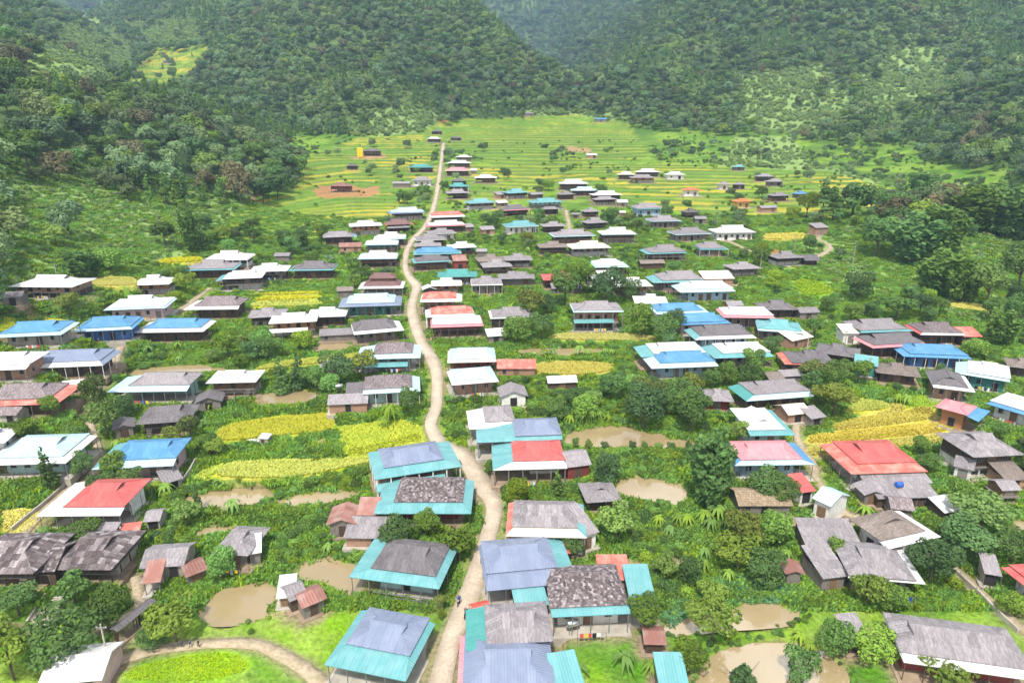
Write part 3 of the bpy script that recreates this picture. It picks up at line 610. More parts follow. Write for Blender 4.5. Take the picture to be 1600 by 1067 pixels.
 ('dark grey roofed house with white verandas near twin blues', 1086,532,1183,529, 9.0, 'fibd','white',(1.6,.2,2.2,1.0),'blue_wall',G,dict(e=3.4,skirtL='turq')),
 ('white roofed house with turquoise end behind the big blue roof', 1002,559,1110,556, 8.0, 'white','turq',(.4,.3,3.4,1.4),'grey_wood',G,dict(e=3.2)),
 ('big blue roofed house with pale verandas above gardens', 1018,577,1125,573, 9.5, 'blue','pale',(1.8,.2,2.8,.8),'blue_wall',G,dict(e=3.4)),
 ('white roofed house with broad turquoise veranda near the centre right-side', 1116,561,1210,558, 9.0, 'white','turq',(1.8,.3,3.0,.6),'grey_wood',G,dict(e=3.3)),
 ('two-storey house with grey top roof and turquoise awning over brick', 896,489,975,488, 9.0, 'fib','pale',(1.0,.3,.6,.6),'brick_wall',S,dict(e=5.6,awning='turq',sk=.25)),
 ('grey roofed house facing the two-storey brick house', 766,499,833,497, 8.5, 'fib','white',(1.0,.2,1.0,.4),'grey_wood',S,dict(e=3.3)),
 ('small white awning hut in banana garden by the road', 762,527,790,525, 4.0, 'white','white',(0,0,0,0),'grey_wood',G,dict(roof='mono',e=1.9)),
 ('grey roofed stilt house with teal corner in upper gardens', 1011,398,1074,396, 9.0, 'fib','turq',(.5,.2,1.8,.4),'grey_wood',S,dict(e=3.0)),
 ('long grey lean-to below teal cornered stilt house', 1001,413,1040,412, 4.5, 'fibb','fibb',(0,0,0,0),'dark_wood',G,dict(roof='gable',e=2.3)),
 ('grey roofed house with turquoise eave on upper slope', 1093,391,1140,391, 8.5, 'fib','turq',(.6,.2,.3,1.8),'grey_wood',G,dict(e=3.0)),
 ('grey hip roofed stilt house near timber yard', 1146,422,1192,420, 8.5, 'fib','fib',(0,0,0,0),'grey_wood',S,dict(e=3.0)),
 ('flat roofed unfinished shed on a cleared sandy yard', 1100,437,1148,436, 6.0, 'cream','cream',(0,0,0,0),'brick_wall',G,dict(roof='mono',e=2.4)),
 ('pale grey roofed house with white eaves on right-side slope', 1056,368,1113,366, 9.5, 'fib','pale',(.8,.2,.6,.6),'grey_wood',G,dict(e=3.1)),
 ('white roofed house beside a stony path on right-side slope', 1119,365,1183,364, 9.5, 'white','white',(.6,.2,.5,.8),'white_wall',G,dict(e=3.2)),
 ('grey roofed house with pale eaves among upper right-side trees', 1018,347,1066,346, 9.0, 'fib','pale',(.8,.2,.6,.6),'grey_wood',G,dict(e=3.2)),
 ('grey roofed blue fronted house with turquoise end', 994,328,1040,327, 9.0, 'fib','turq',(.6,.2,.3,1.4),'blue_wall',G,dict(e=3.3)),
 ('dark grey stilt house at the upper right-side garden edge', 1073,333,1097,332, 7.5, 'fibd','fibd',(0,0,0,0),'grey_wood',S,dict(e=2.8)),
 ('grey shed below dark stilt house at garden edge', 1086,343,1105,343, 5.0, 'fib','fib',(0,0,0,0),'grey_wood',G,dict(roof='gable',e=2.3)),
 ('grey stilt house above the earth path, upper one', 914,332,940,331, 7.5, 'fib','fib',(0,0,0,0),'dark_wood',S,dict(e=2.8)),
 ('grey stilt house above the earth path, lower one', 918,350,952,348, 8.0, 'fib','fib',(0,0,0,0),'dark_wood',S,dict(e=3.0)),
 ('pale roofed big house heading the upper cluster', 874,289,920,288, 9.5, 'white','fib',(.8,.2,.5,.5),'dark_wood',S,dict(e=3.4)),
 ('pale blue roofed house in the upper cluster', 893,299,936,298, 8.5, 'pale','pale',(0,0,0,0),'dark_wood',G,dict(e=3.0)),
 ('small grey house in the upper cluster', 875,305,901,304, 7.0, 'fib','fib',(0,0,0,0),'dark_wood',G,dict(e=2.8)),
 ('white roofed house behind grey porch in the upper cluster', 927,306,974,305, 8.5, 'white','white',(0,0,0,0),'dark_wood',G,dict(e=3.0)),
 ('grey porch roofed house in front of upper white roof', 930,313,966,312, 7.0, 'fib','fib',(0,0,0,0),'dark_wood',S,dict(e=3.0)),
 ('cream roofed hut at the left-end of the high terrace group', 966,274,994,273, 7.5, 'cream','cream',(0,0,0,0),'dark_wood',S,dict(e=3.0)),
 ('white roofed house rear of the high terrace group', 995,270,1032,269, 8.5, 'white','white',(0,0,0,0),'dark_wood',S,dict(e=3.0)),
 ('grey roofed timber house front of the high terrace group', 986,279,1025,278, 8.0, 'fib','fib',(0,0,0,0),'orange_wood',S,dict(e=3.2)),
 ('white roofed white house at the right-end of the high terrace group', 1041,274,1072,273, 7.5, 'white','white',(0,0,0,0),'white_wall',G,dict(e=3.0)),
 ('small orange roofed white pavilion among terraces', 1068,298,1096,297, 6.5, 'orange','orange',(0,0,0,0),'white_wall',G,dict(e=3.4)),
 ('small orange roofed yellow house on right-side terraces', 1152,316,1178,315, 6.5, 'orange','orange',(0,0,0,0),'yellow_wall',G,dict(e=3.4)),
 ('small grey and white house on right-side terraces, left-side of pair', 1123,289,1144,289, 6.5, 'fib','fib',(0,0,0,0),'white_wall',G,dict(e=3.0)),
 ('small grey house on right-side terraces, right-side of pair', 1147,289,1168,289, 6.5, 'fib','fib',(0,0,0,0),'dark_wood',G,dict(e=2.8)),
 ('tiny turquoise roof high on the right-side terraces', 1146,262,1167,261, 6.5, 'turq','turq',(0,0,0,0),'grey_wood',G,dict(e=2.4)),
 ('upper grey house of a pair high on right-side terraces', 1184,277,1212,276, 7.5, 'fib','fib',(0,0,0,0),'dark_wood',S,dict(e=3.0)),
 ('lower grey-blue house of a pair high on right-side terraces', 1200,285,1227,284, 7.0, 'fib','fib',(0,0,0,0),'grey_wood',G,dict(e=2.8)),
 ('grey house beside tiny bright blue roof', 1209,307,1238,306, 7.5, 'fib','fib',(0,0,0,0),'dark_wood',S,dict(e=3.0)),
 ('tiny bright blue roof among right-side trees', 1248,304,1266,303, 6.0, 'blue','blue',(0,0,0,0),'grey_wood',G,dict(e=2.4)),
 ('low broken sheds on the right-side slope above trees', 1190,326,1216,325, 4.5, 'fib','fib',(0,0,0,0),'brick_wall',G,dict(roof='gable',e=2.2)),
 ('lone grey roofed house under the right-side forest edge', 1378,304,1411,303, 8.5, 'fib','fib',(0,0,0,0),'dark_wood',S,dict(e=3.4)),
 ('small box hut at the head of the curved drive', 1275,357,1296,356, 5.0, 'fib','fib',(0,0,0,0),'brick_wall',G,dict(roof='mono',e=3.2)),
 ('grey hip roofed white house at the curved drive', 1215,405,1259,403, 8.5, 'fib','fib',(0,0,0,0),'white_wall',S,dict(e=3.2)),
 ('open dark shed beside the curved drive house', 1258,408,1284,408, 5.0, 'fibd','fibd',(0,0,0,0),'dark_wood',G,dict(roof='mono',e=2.2,open=1)),
 ('tiny white hut alone on the high rice terraces', 917,243,933,243, 5.0, 'white','white',(0,0,0,0),'brick_wall',G,dict(roof='gable',e=2.4)),
 ('tiny grey hut at the topmost terraces under the forest', 821,178,833,178, 6.0, 'fib','fib',(0,0,0,0),'grey_wood',G,dict(roof='gable',e=2.6)),
 ('tiny blue roofed hut at the terrace edge under forest', 930,187,948,187, 6.0, 'blue','blue',(0,0,0,0),'grey_wood',G,dict(roof='gable',e=2.6)),
 ('small hut beside terraced clearing on the left-side mountainside', 255,96,266,96, 5.5, 'fib','fib',(0,0,0,0),'grey_wood',G,dict(roof='gable',e=2.4)),
 # --- right side
 ('house with turquoise roof and tan extension near hillside', 1184,517,1256,522, 9.0, 'turq','pale',(1.2,.3,.4,.6),'grey_wood',G,dict(e=3.4)),
 ('tan walled extension of the hillside turquoise house', 1238,534,1272,527, 5.0, 'cream','cream',(0,0,0,0),'brick_wall',G,dict(roof='mono',e=2.8)),
 ('white roofed house with pink front veranda on right-side side', 1130,497,1212,498, 9.0, 'white','pink',(1.6,.3,1.0,.4),'grey_wood',G,dict(e=3.4)),
 ('dark grey roofed house behind the pink verandaed house', 1192,485,1248,485, 8.0, 'fibd','fibd',(0,0,0,0),'dark_wood',G,dict(e=2.9)),
 ('low grey shed at the hillside foot', 1250,490,1282,489, 5.0, 'fib','fib',(0,0,0,0),'grey_wood',G,dict(roof='gable',e=2.2)),
 ('grey hip roofed house with turquoise eave below grassy knoll', 1346,521,1428,518, 9.0, 'fib','turq',(.9,.2,0,1.6),'grey_wood',G,dict(e=3.3)),
 ('white concrete outbuilding with openings below grassy knoll', 1318,522,1346,522, 5.0, 'cream','cream',(0,0,0,0),'white_wall',G,dict(roof='mono',e=3.0)),
 ('shingle roofed house with red end and white veranda', 1438,524,1508,525, 9.0, 'shg','white',(1.3,.2,1.2,0),'dark_wood',G,dict(e=3.4,skirtL='red')),
 ('red roofed wing beside the red ended shingle house', 1506,527,1536,527, 5.0, 'redf','redf',(0,0,0,0),'dark_wood',G,dict(roof='mono',e=3.0)),
 ('grey roofed house with pink verandas beside sky blue house', 1364,545,1452,540, 8.5, 'fibd','pink',(1.4,.2,1.4,.8),'dark_wood',G,dict(e=3.3)),
 ('sky blue roofed house with deep blue walls', 1412,558,1520,562, 9.0, 'blue','blue',(1.2,.3,2.0,.8),'deep_blue',G,dict(e=3.3)),
 ('dark grey hip roofed house with turquoise roofed wing', 1273,551,1342,561, 8.5, 'fibd','fibd',(0,0,0,0),'dark_wood',G,dict(e=3.0)),
 ('turquoise roofed wing with dark green wall', 1334,569,1372,574, 7.0, 'turq','turq',(0,0,0,0),'green_wall',G,dict(roof='gable',e=3.0)),
 ('grey roofed house with faded red end beside vegetable plots', 1226,570,1306,573, 8.5, 'fibd','redf',(.2,.2,1.8,.2),'grey_wood',S,dict(e=3.0)),
 ('dark brown-grey house behind utility pole on right-side side', 1369,583,1440,591, 8.0, 'fibb','fibb',(0,0,0,0),'dark_wood',G,dict(e=2.8)),
 ('broad white roofed house with open dark front', 1492,584,1578,598, 9.5, 'white','pale',(.6,.2,2.6,.2),'green_wall',G,dict(e=3.4)),
 ('grey gable fronted house with white verandas on right-side side', 1458,606,1524,614, 10.5, 'fibd','white',(1.4,.2,.3,1.4),'brick_wall',G,dict(e=3.4,rd=1)),
 ('pink roofed house with orange wall and blue lean-to', 1459,641,1529,660, 8.0, 'pink','blue',(0,1.6,0,2.4),'orange_wood',G,dict(e=3.4)),
 ('white roofed house with blue front strip at picture edge', 1541,632,1618,655, 9.5, 'white','blue',(1.6,.2,.3,.3),'white_wall',G,dict(e=3.2)),
 ('dark brown roofed house at right-side picture edge among shrubs', 1574,573,1626,580, 7.5, 'fibb','fibb',(0,0,0,0),'dark_wood',G,dict(e=2.8)),
 ('long teal and grey roofed house by round mango tree', 1166,628,1272,620, 8.5, 'fib','pale',(1.7,.2,2.8,.2),'dark_wood',G,dict(e=3.2,skirtL='teal')),
 ('patched tin shed on the rice field edge', 1232,650,1268,646, 5.5, 'cream','fib',(0,0,0,0),'brick_wall',G,dict(roof='gable',e=2.2)),
 ('small grey lean-to joined to the patched tin shed', 1268,656,1292,652, 4.0, 'fib','fib',(0,0,0,0),'grey_wood',G,dict(roof='mono',e=2.0)),
 ('white gable fronted house with turquoise verandas beside narrow lane', 1172,682,1244,681, 12.0, 'white','turq',(1.8,.2,0,1.8),'mint_wall',G,dict(e=3.5,rd=1)),
 ('pink roofed house with blue verandas in front of white gable', 1148,729,1274,727, 8.5, 'pink','blue',(1.2,.3,1.6,2.4),'blue_wall',G,dict(e=3.4,skirtF='pale')),
 ('little grey hip roofed house behind the dark bushy trees', 1100,627,1148,629, 7.0, 'fib','fib',(0,0,0,0),'red_wood',G,dict(e=2.8)),
 ('small grey hip roofed pavilion near teardrop pond', 916,787,972,783, 6.5, 'fib','fib',(0,0,0,0),'dark_wood',G,dict(e=2.6,rd=1)),
 ('thatch patched long shed near tall bamboo', 1154,792,1240,792, 6.0, 'thatch','fib',(0,0,0,0),'grey_wood',G,dict(roof='gable',e=2.0)),
 ('white walled shed with pale blue roof by the narrow lane', 1268,779,1298,793, 6.0, 'pale','pale',(0,0,0,0),'white_wall',G,dict(roof='gable',e=3.2)),
 ('small red and grey roofed hut joined to the white walled shed', 1252,771,1276,768, 4.5, 'red','red',(0,0,0,0),'white_wall',G,dict(roof='mono',e=2.6)),
 ('large all-red roofed house beside golden rice strips', 1330,742,1450,738, 11.5, 'red','redf',(2.6,.4,2.6,1.0),'white_wall',G,dict(e=3.2)),
 ('long grey sheet roofed barn just below the all-red house', 1352,758,1458,756, 3.6, 'fib','fib',(0,0,0,0),'grey_wood',G,dict(roof='mono',e=2.4)),
 ('lower grey barn with blue water tank on its roof', 1372,781,1468,778, 4.0, 'fib','fib',(0,0,0,0),'dark_wood',G,dict(roof='mono',e=2.1)),
 ('small grey hut at the end of the lower grey barn', 1352,775,1382,774, 4.0, 'fib','fib',(0,0,0,0),'grey_wood',G,dict(roof='gable',e=2.2,rd=1)),
 ('dark shingled granary on stilts below the grey barns', 1392,796,1430,800, 4.5, 'shg','shg',(0,0,0,0),'grey_wood',S,dict(roof='gable',e=2.6)),
 ('two-storey grey roofed house with white ground floor', 1521,716,1602,712, 10.0, 'fib','fib',(0,0,0,0),'white_wall',S,dict(e=4.8)),
 ('small grey gabled kitchen beside the two-storey white house', 1489,729,1522,737, 5.5, 'fib','fib',(0,0,0,0),'white_wall',G,dict(roof='gable',e=2.6)),
 ('little stilt granary with grey roof beside reeds', 1566,768,1597,767, 4.0, 'fib','fib',(0,0,0,0),'plank_wood',S,dict(roof='gable',e=2.6)),
 ('brown patched shed at the picture edge above granary', 1572,752,1612,750, 5.0, 'fibb','fibb',(0,0,0,0),'brick_wall',G,dict(roof='mono',e=2.2)),
 ('white sheet pen roof beside the stony stream', 1476,803,1508,797, 3.6, 'white','white',(0,0,0,0),'dark_wood',G,dict(roof='mono',e=1.7)),
 ('grey sheet roofed box shed beside reddish granary pond', 1396,800,1396.5,800, 1, 'fib','fib',(0,0,0,0),'dark_wood',G,dict(skip=1)),
 ('large brown-grey roofed house turned corner-on with white side veranda', 1325,817,1386,860, 10.5, 'fibb','white',(0,2.4,0,1.6),'white_wall',G,dict(e=3.4)),
 ('grey hip roofed plank house with white end strip', 1325,904,1446,914, 8.5, 'fib','white',(.2,.2,0,1.6),'grey_wood',G,dict(e=3.0)),
 ('weathered grey sheet annex of the white end stripped plank house', 1286,906,1328,901, 6.0, 'fib','fib',(0,0,0,0),'grey_wood',G,dict(roof='mono',e=2.6)),
 ('grey flat roofed sheds with white edge beside long pond', 1258,853,1348,855, 5.5, 'fib','white',(.6,0,0,0),'grey_wood',G,dict(roof='mono',e=2.4)),
 ('tiny rust roofed timber henhouse on legs', 1229,898,1257,899, 3.2, 'rust','rust',(0,0,0,0),'grey_wood',S,dict(roof='gable',e=2.2,rd=1)),
 ('small square grey roofed hut above bottom pond', 1329,1006,1364,1003, 4.2, 'fib','fib',(0,0,0,0),'dark_wood',G,dict(roof='mono',e=2.2)),
 ('long grey corrugated house with white front edge at bottom corner', 1412,1036,1622,1066, 8.5, 'fib','white',(1.5,.2,.2,0),'red_wood',G,dict(e=3.0)),
 ('red roofed house beside the lane at picture edge', 1563,888,1622,934, 8.5, 'red','red',(1.4,.2,.4,0),'white_wall',G,dict(e=3.2)),
 ('small grey block hut beside the lane-side red roof', 1538,897,1566,902, 4.0, 'fib','fib',(0,0,0,0),'concrete',G,dict(roof='mono',e=2.3)),
 ('white roofed house corner cut by the left-side picture edge', -40,697,8,693, 7.0, 'white','white',(0,0,0,0),'white_wall',G,dict(e=2.8)),
 ('tiny grey shed at the end of pink eaved white house', 728,356,742,355, 4.0, 'fib','fib',(0,0,0,0),'grey_wood',G,dict(roof='mono',e=2.2)),
 ('long low shed half hidden below the yellow strip', 752,360,774,359, 4.0, 'fib','fib',(0,0,0,0),'brick_wall',G,dict(roof='mono',e=2.2)),
 ('small grey shed behind teal walled white roof', 744,394,761,394, 4.0, 'fib','fib',(0,0,0,0),'grey_wood',G,dict(roof='gable',e=2.2)),
 ('little gabled white roofed hut at the road kink', 661,454,681,453, 4.5, 'white','white',(0,0,0,0),'dark_wood',G,dict(roof='gable',e=2.2,rd=1)),
 ('tiny tan roofed pen among upper bushes', 966,333,978,333, 3.5, 'cream','cream',(0,0,0,0),'brick_wall',G,dict(roof='gable',e=2.0)),
 ('tiny grey pen next to the earth path', 893,336,906,336, 3.5, 'fib','fib',(0,0,0,0),'grey_wood',G,dict(roof='gable',e=2.0)),
 ('small white awning shed joined to the grey porch house', 965,317,982,317, 4.0, 'white','white',(0,0,0,0),'grey_wood',G,dict(roof='mono',e=2.2)),
 ('small grey shed between two turquoise roofs', 830,305,850,304, 4.5, 'fib','fib',(0,0,0,0),'dark_wood',G,dict(roof='gable',e=2.4)),
 ('tiny white shed at the end of pale lilac roof', 735,267,745,267, 4.0, 'white','white',(0,0,0,0),'grey_wood',G,dict(roof='mono',e=2.2)),
 ('little brick shed at the end of upper teal roof', 777,305,794,304, 4.5, 'fib','fib',(0,0,0,0),'brick_wall',G,dict(roof='mono',e=2.3)),
 ('low white strip roof below the little brick shed', 778,318,795,317, 3.5, 'white','white',(0,0,0,0),'grey_wood',G,dict(roof='mono',e=1.9)),
 ('tumbledown grey shed above the pink front veranda', 1138,479,1163,478, 4.5, 'fib','fib',(0,0,0,0),'brick_wall',G,dict(roof='gable',e=2.0)),
 ('low grey shed below the faded red end', 1222,590,1256,588, 4.5, 'fib','fib',(0,0,0,0),'grey_wood',G,dict(roof='gable',e=2.0)),
 ('brown lean-to beside the low grey shed under trees', 1206,600,1232,599, 4.5, 'fibb','fibb',(0,0,0,0),'grey_wood',G,dict(roof='mono',e=2.0)),
]
HOUSES = [h for h in HOUSES if not h[11].get('skip')]

# ponds, roads, fields (picture outlines, turned into places on the ground below)
PONDS = [
 ('square brown fish pond with a straight concrete bank', [(458,893),(500,871),(566,881),(562,905),(548,932),(500,915)]),
 ('round brown pond beside the white roofed pen', [(315,952),(330,930),(362,912),(400,908),(440,915),(430,940),(402,962),(340,970)]),
 ('largest brown pond with a row of young trees on its bank', [(880,680),(925,668),(975,666),(1012,673),(1055,685),(1092,690),(1085,700),(1000,700),(900,698)]),
 ('teardrop brown pond below a bank of reeds', [(958,760),(985,746),(1030,748),(1062,758),(1077,774),(1060,784),(1000,778),(972,776)]),
 ('long winding brown pond edged with water spinach', [(1048,986),(1056,968),(1100,953),(1140,945),(1200,938),(1240,950),(1232,968),(1180,974),(1120,978)]),
 ('large brown pond at the bottom edge', [(1102,1050),(1128,1022),(1200,1008),(1262,1012),(1300,1035),(1318,1056),(1300,1092),(1110,1092)]),
 ('pale flooded pond below yellow rice, left-side one', [(284,785),(312,770),(370,763),(424,765),(428,775),(396,788),(330,793)]),
 ('pale flooded pond below yellow rice, right-side one', [(434,785),(466,771),(555,764),(566,772),(520,786),(456,791)]),
 ('small brown pond in front of bare vegetable bed', [(922,877),(965,866),(995,874),(1013,884),(992,897),(958,891)]),
 ('muddy rectangular pond below the dark pine hedge', [(394,627),(420,613),(490,611),(494,622),(440,633)]),
 ('long narrow pond behind the corner-on brown house', [(1226,817),(1290,806),(1356,803),(1348,818),(1262,831)]),
 ('thin muddy pond above the grey turquoise verandaed house', [(190,588),(212,578),(285,571),(345,574),(346,580),(290,583)]),
 ('small muddy pond near the hidden grey house', [(298,832),(328,821),(364,820),(358,832),(312,839)]),
 ('shallow muddy pond fringed with banana plants', [(818,553),(830,545),(930,544),(938,552)]),
 ('brown pond cut by the picture edge beside reeds', [(1572,820),(1600,808),(1640,808),(1640,828),(1590,832)]),
 ('small flooded plot below the orange timber house', [(488,548),(502,538),(545,537),(540,546)]),
]
RICE = [  # material, outline
 ('rice_yellow', [(335,680),(350,666),(400,655),(500,645),(518,650),(514,673),(430,683),(350,690)]),
 ('rice_green', [(527,670),(560,663),(640,657),(660,688),(600,705),(546,712)]),
 ('rice_green', [(300,753),(312,737),(350,726),(342,746)]),
 ('rice_yellow', [(350,726),(400,719),(560,714),(640,693),(664,696),(620,714),(545,731),(452,748),(342,746)]),
 ('rice_yellow', [(1322,644),(1334,624),(1352,624),(1385,628),(1388,638)]),
 ('rice_gold', [(1388,638),(1385,628),(1418,640),(1340,648)]),
 ('rice_gold', [(1300,664),(1340,652),(1440,640),(1462,653),(1400,662),(1310,672)]),
 ('rice_gold', [(1262,684),(1290,676),(1470,659),(1498,671),(1400,682),(1275,692)]),
 ('rice_gold', [(1260,702),(1290,694),(1508,676),(1520,687),(1450,694),(1275,711)]),
 ('rice_gold', [(118,446),(130,435),(206,434),(204,446)]),
 ('rice_yellow', [(398,480),(404,473),(494,470),(492,478)]),
 ('rice_yellow', [(404,470),(408,465),(494,463),(494,467)]),
 ('rice_yellow', [(410,462),(414,458),(493,456),(494,460)]),
 ('rice_yellow', [(400,578),(430,566),(520,556),(620,543),(630,548),(560,560),(470,572)]),
 ('rice_gold', [(838,583),(846,566),(950,567),(956,580),(900,587)]),
 ('rice_gold', [(866,531),(880,521),(996,522),(1018,532)]),
 ('rice_lush', [(1240,446),(1252,437),(1292,446),(1300,457),(1262,462)]),
 ('rice_gold', [(1197,374),(1200,366),(1256,366),(1254,374)]),
 ('rice_lush', [(1408,630),(1420,618),(1462,622),(1470,634),(1450,640)]),
 ('rice_yellow', [(40,508),(60,498),(112,502),(110,510)]),
 ('rice_green', [(0,515),(0,500),(22,496),(20,510)]),
 ('rice_gold', [(1480,478),(1475,468),(1560,482),(1562,487),(1520,486)]),
 ('rice_yellow', [(240,412),(262,404),(312,402),(310,409)]),
 ('rice_gold', [(0,830),(0,800),(55,795),(60,815),(20,835)]),
 ('rice_lush', [(190,1062),(215,1038),(290,1022),(350,1018),(390,1030),(380,1052),(300,1070)]),
]
ROADS = [  # name, label, [(x, y, width px)]
 ('main_road', [(683,1090,40),(705,1000,31),(745,900,34),(759,850,26),(772,800,25),(768,780,27),(755,760,32),(736,728,30),(720,708,28),(690,692,25),(677,675,20),(673,660,18),(681,635,18),(683,610,17),(683,585,18),(675,560,20),(659,535,16),(650,510,17),(643.5,485,15),(646.5,465,12),(651,448,14),(645,438,14),(637,428,10),(633,410,8),(637,388,9),(648,371,8),(664,355,8),(675,332,7),(682,305,6.5),(686.5,275,5.5),(690.5,245,4.5),(693,222,4)]),
 ('earth_lane', [(108,790,12),(130,757,12),(146,735,11),(154,705,11),(146,680,11),(139,655,11),(138,635,10),(150,612,12),(163,597,13),(176,570,14),(190,537,13)]),
 ('walled_lane', [(112,760,14),(75,792,16),(30,838,20)]),
 ('upper_lane', [(266,494,10),(290,478,9),(310,463,8),(328,450,6)]),
 ('bottom_lane', [(525,1085,30),(482,1048,24),(440,1022,22),(400,1006,20),(340,1004,18),(280,1009,18),(225,1018,20),(165,1040,20)]),
 ('yard_path', [(212,900,16),(218,935,16),(212,955,12),(150,985,10)]),
 ('stony_lane', [(1468,868,16),(1510,905,16),(1560,950,17),(1620,1000,18)]),
 ('curved_drive', [(1260,406,7),(1285,397,9),(1297,388,8),(1292,380,6),(1280,374,5),(1279,362,5)]),
 ('garden_path', [(884,328,5),(888,345,6),(890,360,5)]),
 ('narrow_lane', [(1250,640,8),(1244,680,8),(1270,725,12),(1278,752,10),(1320,800,8),(1360,806,6)]),
 ('slope_path', [(1122,370,4),(1150,382,5),(1178,396,5)]),
]
# ------------------------------------------------------------------ places on the ground
def place_building(xl, yl, xr, yr, D, e, P):
    """front eave ends in the picture -> centre, heading, length, ground level; P = the middle of the eave"""
    ze = float(P[2])
    if (yl + yr) / 2 > 300:
        a = on_level(xl, yl, ze); b = on_level(xr, yr, ze)
    else:                                            # far away: the eave runs across the view
        a = np.array([P[0] + (xl - (xl + xr) / 2) / FPX * P[1], P[1]]); b = np.array([P[0] + (xr - (xl + xr) / 2) / FPX * P[1], P[1]])
    d = b - a; L = math.hypot(*d); d = d / L
    c = (a + b) / 2 + np.array([-d[1], d[0]]) * D / 2
    return c, math.atan2(d[1], d[0]), L, ze - e + .15
PADS = []      # (outline, level, blend m)
placed = []
G0 = on_ground([(h[1] + h[3]) / 2 for h in HOUSES], [(h[2] + h[4]) / 2 for h in HOUSES], np.array([h[11].get('e', 3.2) for h in HOUSES]))
for h, g0 in zip(HOUSES, G0):
    label, xl, yl, xr, yr, D, main, skirt, sk, wall, style, ex = h
    e = ex.get('e', 3.2)
    c, yaw, L, g = place_building(xl, yl, xr, yr, D, e, g0)
    ca, sa = math.cos(yaw), math.sin(yaw)
    def corner(u, v): return (c[0] + u * ca - v * sa, c[1] + u * sa + v * ca)
    m = 0.5
    pad = [corner(-L / 2 - m, -D / 2 - m), corner(L / 2 + m, -D / 2 - m), corner(L / 2 + m, D / 2 + m), corner(-L / 2 - m, D / 2 + m)]
    PADS.append((pad, g, 2.5))
    placed.append(dict(label=label, c=c, yaw=yaw, L=L, D=D, g=g, e=e, main=main, skirt=skirt, sk=sk, wall=wall, style=style, ex=ex, px=math.hypot(xr - xl, yr - yl), mid=((xl + xr) / 2, (yl + yr) / 2), pad=pad))
def smooth_poly(poly, k=5):
    """round an outline off (Catmull-Rom)"""
    p = np.array(poly, float); n = len(p); out = []
    for i in range(n):
        p0, p1, p2, p3 = p[i - 1], p[i], p[(i + 1) % n], p[(i + 2) % n]
        for j in range(k):
            t = j / k
            out.append(0.5 * ((2 * p1) + (p2 - p0) * t + (2 * p0 - 5 * p1 + 4 * p2 - p3) * t * t + (3 * p1 - p0 - 3 * p2 + p3) * t ** 3))
    return np.array(out)
def level_poly(pts, rounded=True):
    q = np.array(pts, float)
    z = float(np.mean(on_ground(q[:, 0], q[:, 1])[:, 2]))
    if rounded: q = smooth_poly(q)
    return on_level(q[:, 0], q[:, 1], z), z
pond_places = []
for label, pts in PONDS:
    w, z = level_poly(pts)
    pond_places.append((label, w, z - 0.14)); PADS.append((w, z + 0.03, -3.2)); PADS.append((w, z - 1.1, 0.7))
rice_places = []
for mat, pts in RICE:
    w, z = level_poly(pts)
    rice_places.append((mat, w, z)); PADS.append((w, z, 1.4))
road_places = []
for name, pts in ROADS:
    q = np.array(pts, float)
    # resample smoothly along the line
    n = len(q); s = []
    for i in range(n - 1):
        p0, p1, p2, p3 = q[max(i - 1, 0)], q[i], q[i + 1], q[min(i + 2, n - 1)]
        for j in range(8):
            t = j / 8
            s.append(0.5 * ((2 * p1) + (p2 - p0) * t + (2 * p0 - 5 * p1 + 4 * p2 - p3) * t * t + (3 * p1 - p0 - 3 * p2 + p3) * t ** 3))
    s.append(q[-1]); s = np.array(s)
    w = on_ground(s[:, 0], s[:, 1])
    dep = w[:, 1] * math.cos(PITCH) + (CAM_H - w[:, 2]) * math.sin(PITCH)
    width = s[:, 2] / FPX * dep
    # a road that runs up the picture shows its true width; across the picture it is foreshortened
    width = np.clip(width, 1.4, 4.6)
    k = np.ones(7) / 7
    zs = np.convolve(np.pad(w[:, 2], 3, mode='edge'), k, mode='valid')
    road_places.append((name, np.column_stack([w[:, 0], w[:, 1], zs]), width))

# ------------------------------------------------------------------ the ground sheet: a fan of rows going away from the camera
PXg, PYg = to_px(GX, GY, GZ0)
HILL = GZ0 - 0.0875 * GY
T1 = [(335,372),(372,330),(395,312),(500,302),(612,300),(655,322),(600,348),(470,378)]
T2 = [(640,238),(685,190),(720,174),(890,178),(985,190),(1016,242),(970,266),(815,275),(700,232)]
T3 = [(450,300),(470,250),(560,215),(660,205),(680,240),(680,290),(600,302)]
T4 = [(720,320),(730,255),(820,262),(960,255),(1060,255),(1300,268),(1400,300),(1390,330),(1250,345),(1060,330),(940,300),(860,288),(780,330)]
T5 = [(185,130),(245,68),(330,70),(300,118),(260,132)]
tz = {}
GZ = GZ0.copy()
TER = np.zeros(GZ.shape); TREAD = np.zeros(GZ.shape); TID = np.zeros(GZ.shape)
def box_noise(s=15.0): return 1.6 * (fbm(GX / 45, GY / 45, 31) - 0.5)
wob = box_noise()
for poly, step in ((T1, 0.85), (T2, 1.5), (T3, 1.3), (T4, 1.1), (T5, 2.2)):
    ins = in_poly(PXg + 18 * (fbm(GX / 30, GY / 30, 51) - 0.5), PYg + 8 * (fbm(GX / 30, GY / 30, 52) - 0.5), poly) & (GY > 150) & (HILL < (12 if poly is not T5 else 400))
    t = (GZ0 + wob) / step; f = t - np.floor(t)
    zt = step * (np.floor(t) + smooth(0.72, 1.0, f)) - wob
    GZ = np.where(ins, zt + 0.0, GZ); TER = np.where(ins, 1.0, TER); TREAD = np.where(ins, smooth(0.80, 0.70, f), TREAD)
    TID = np.where(ins, np.floor(t) * 7 + np.floor((GX + 20 * np.sin(np.floor(t))) / (26 + 0.03 * GY)), TID)
DIRT = np.zeros(GZ.shape)
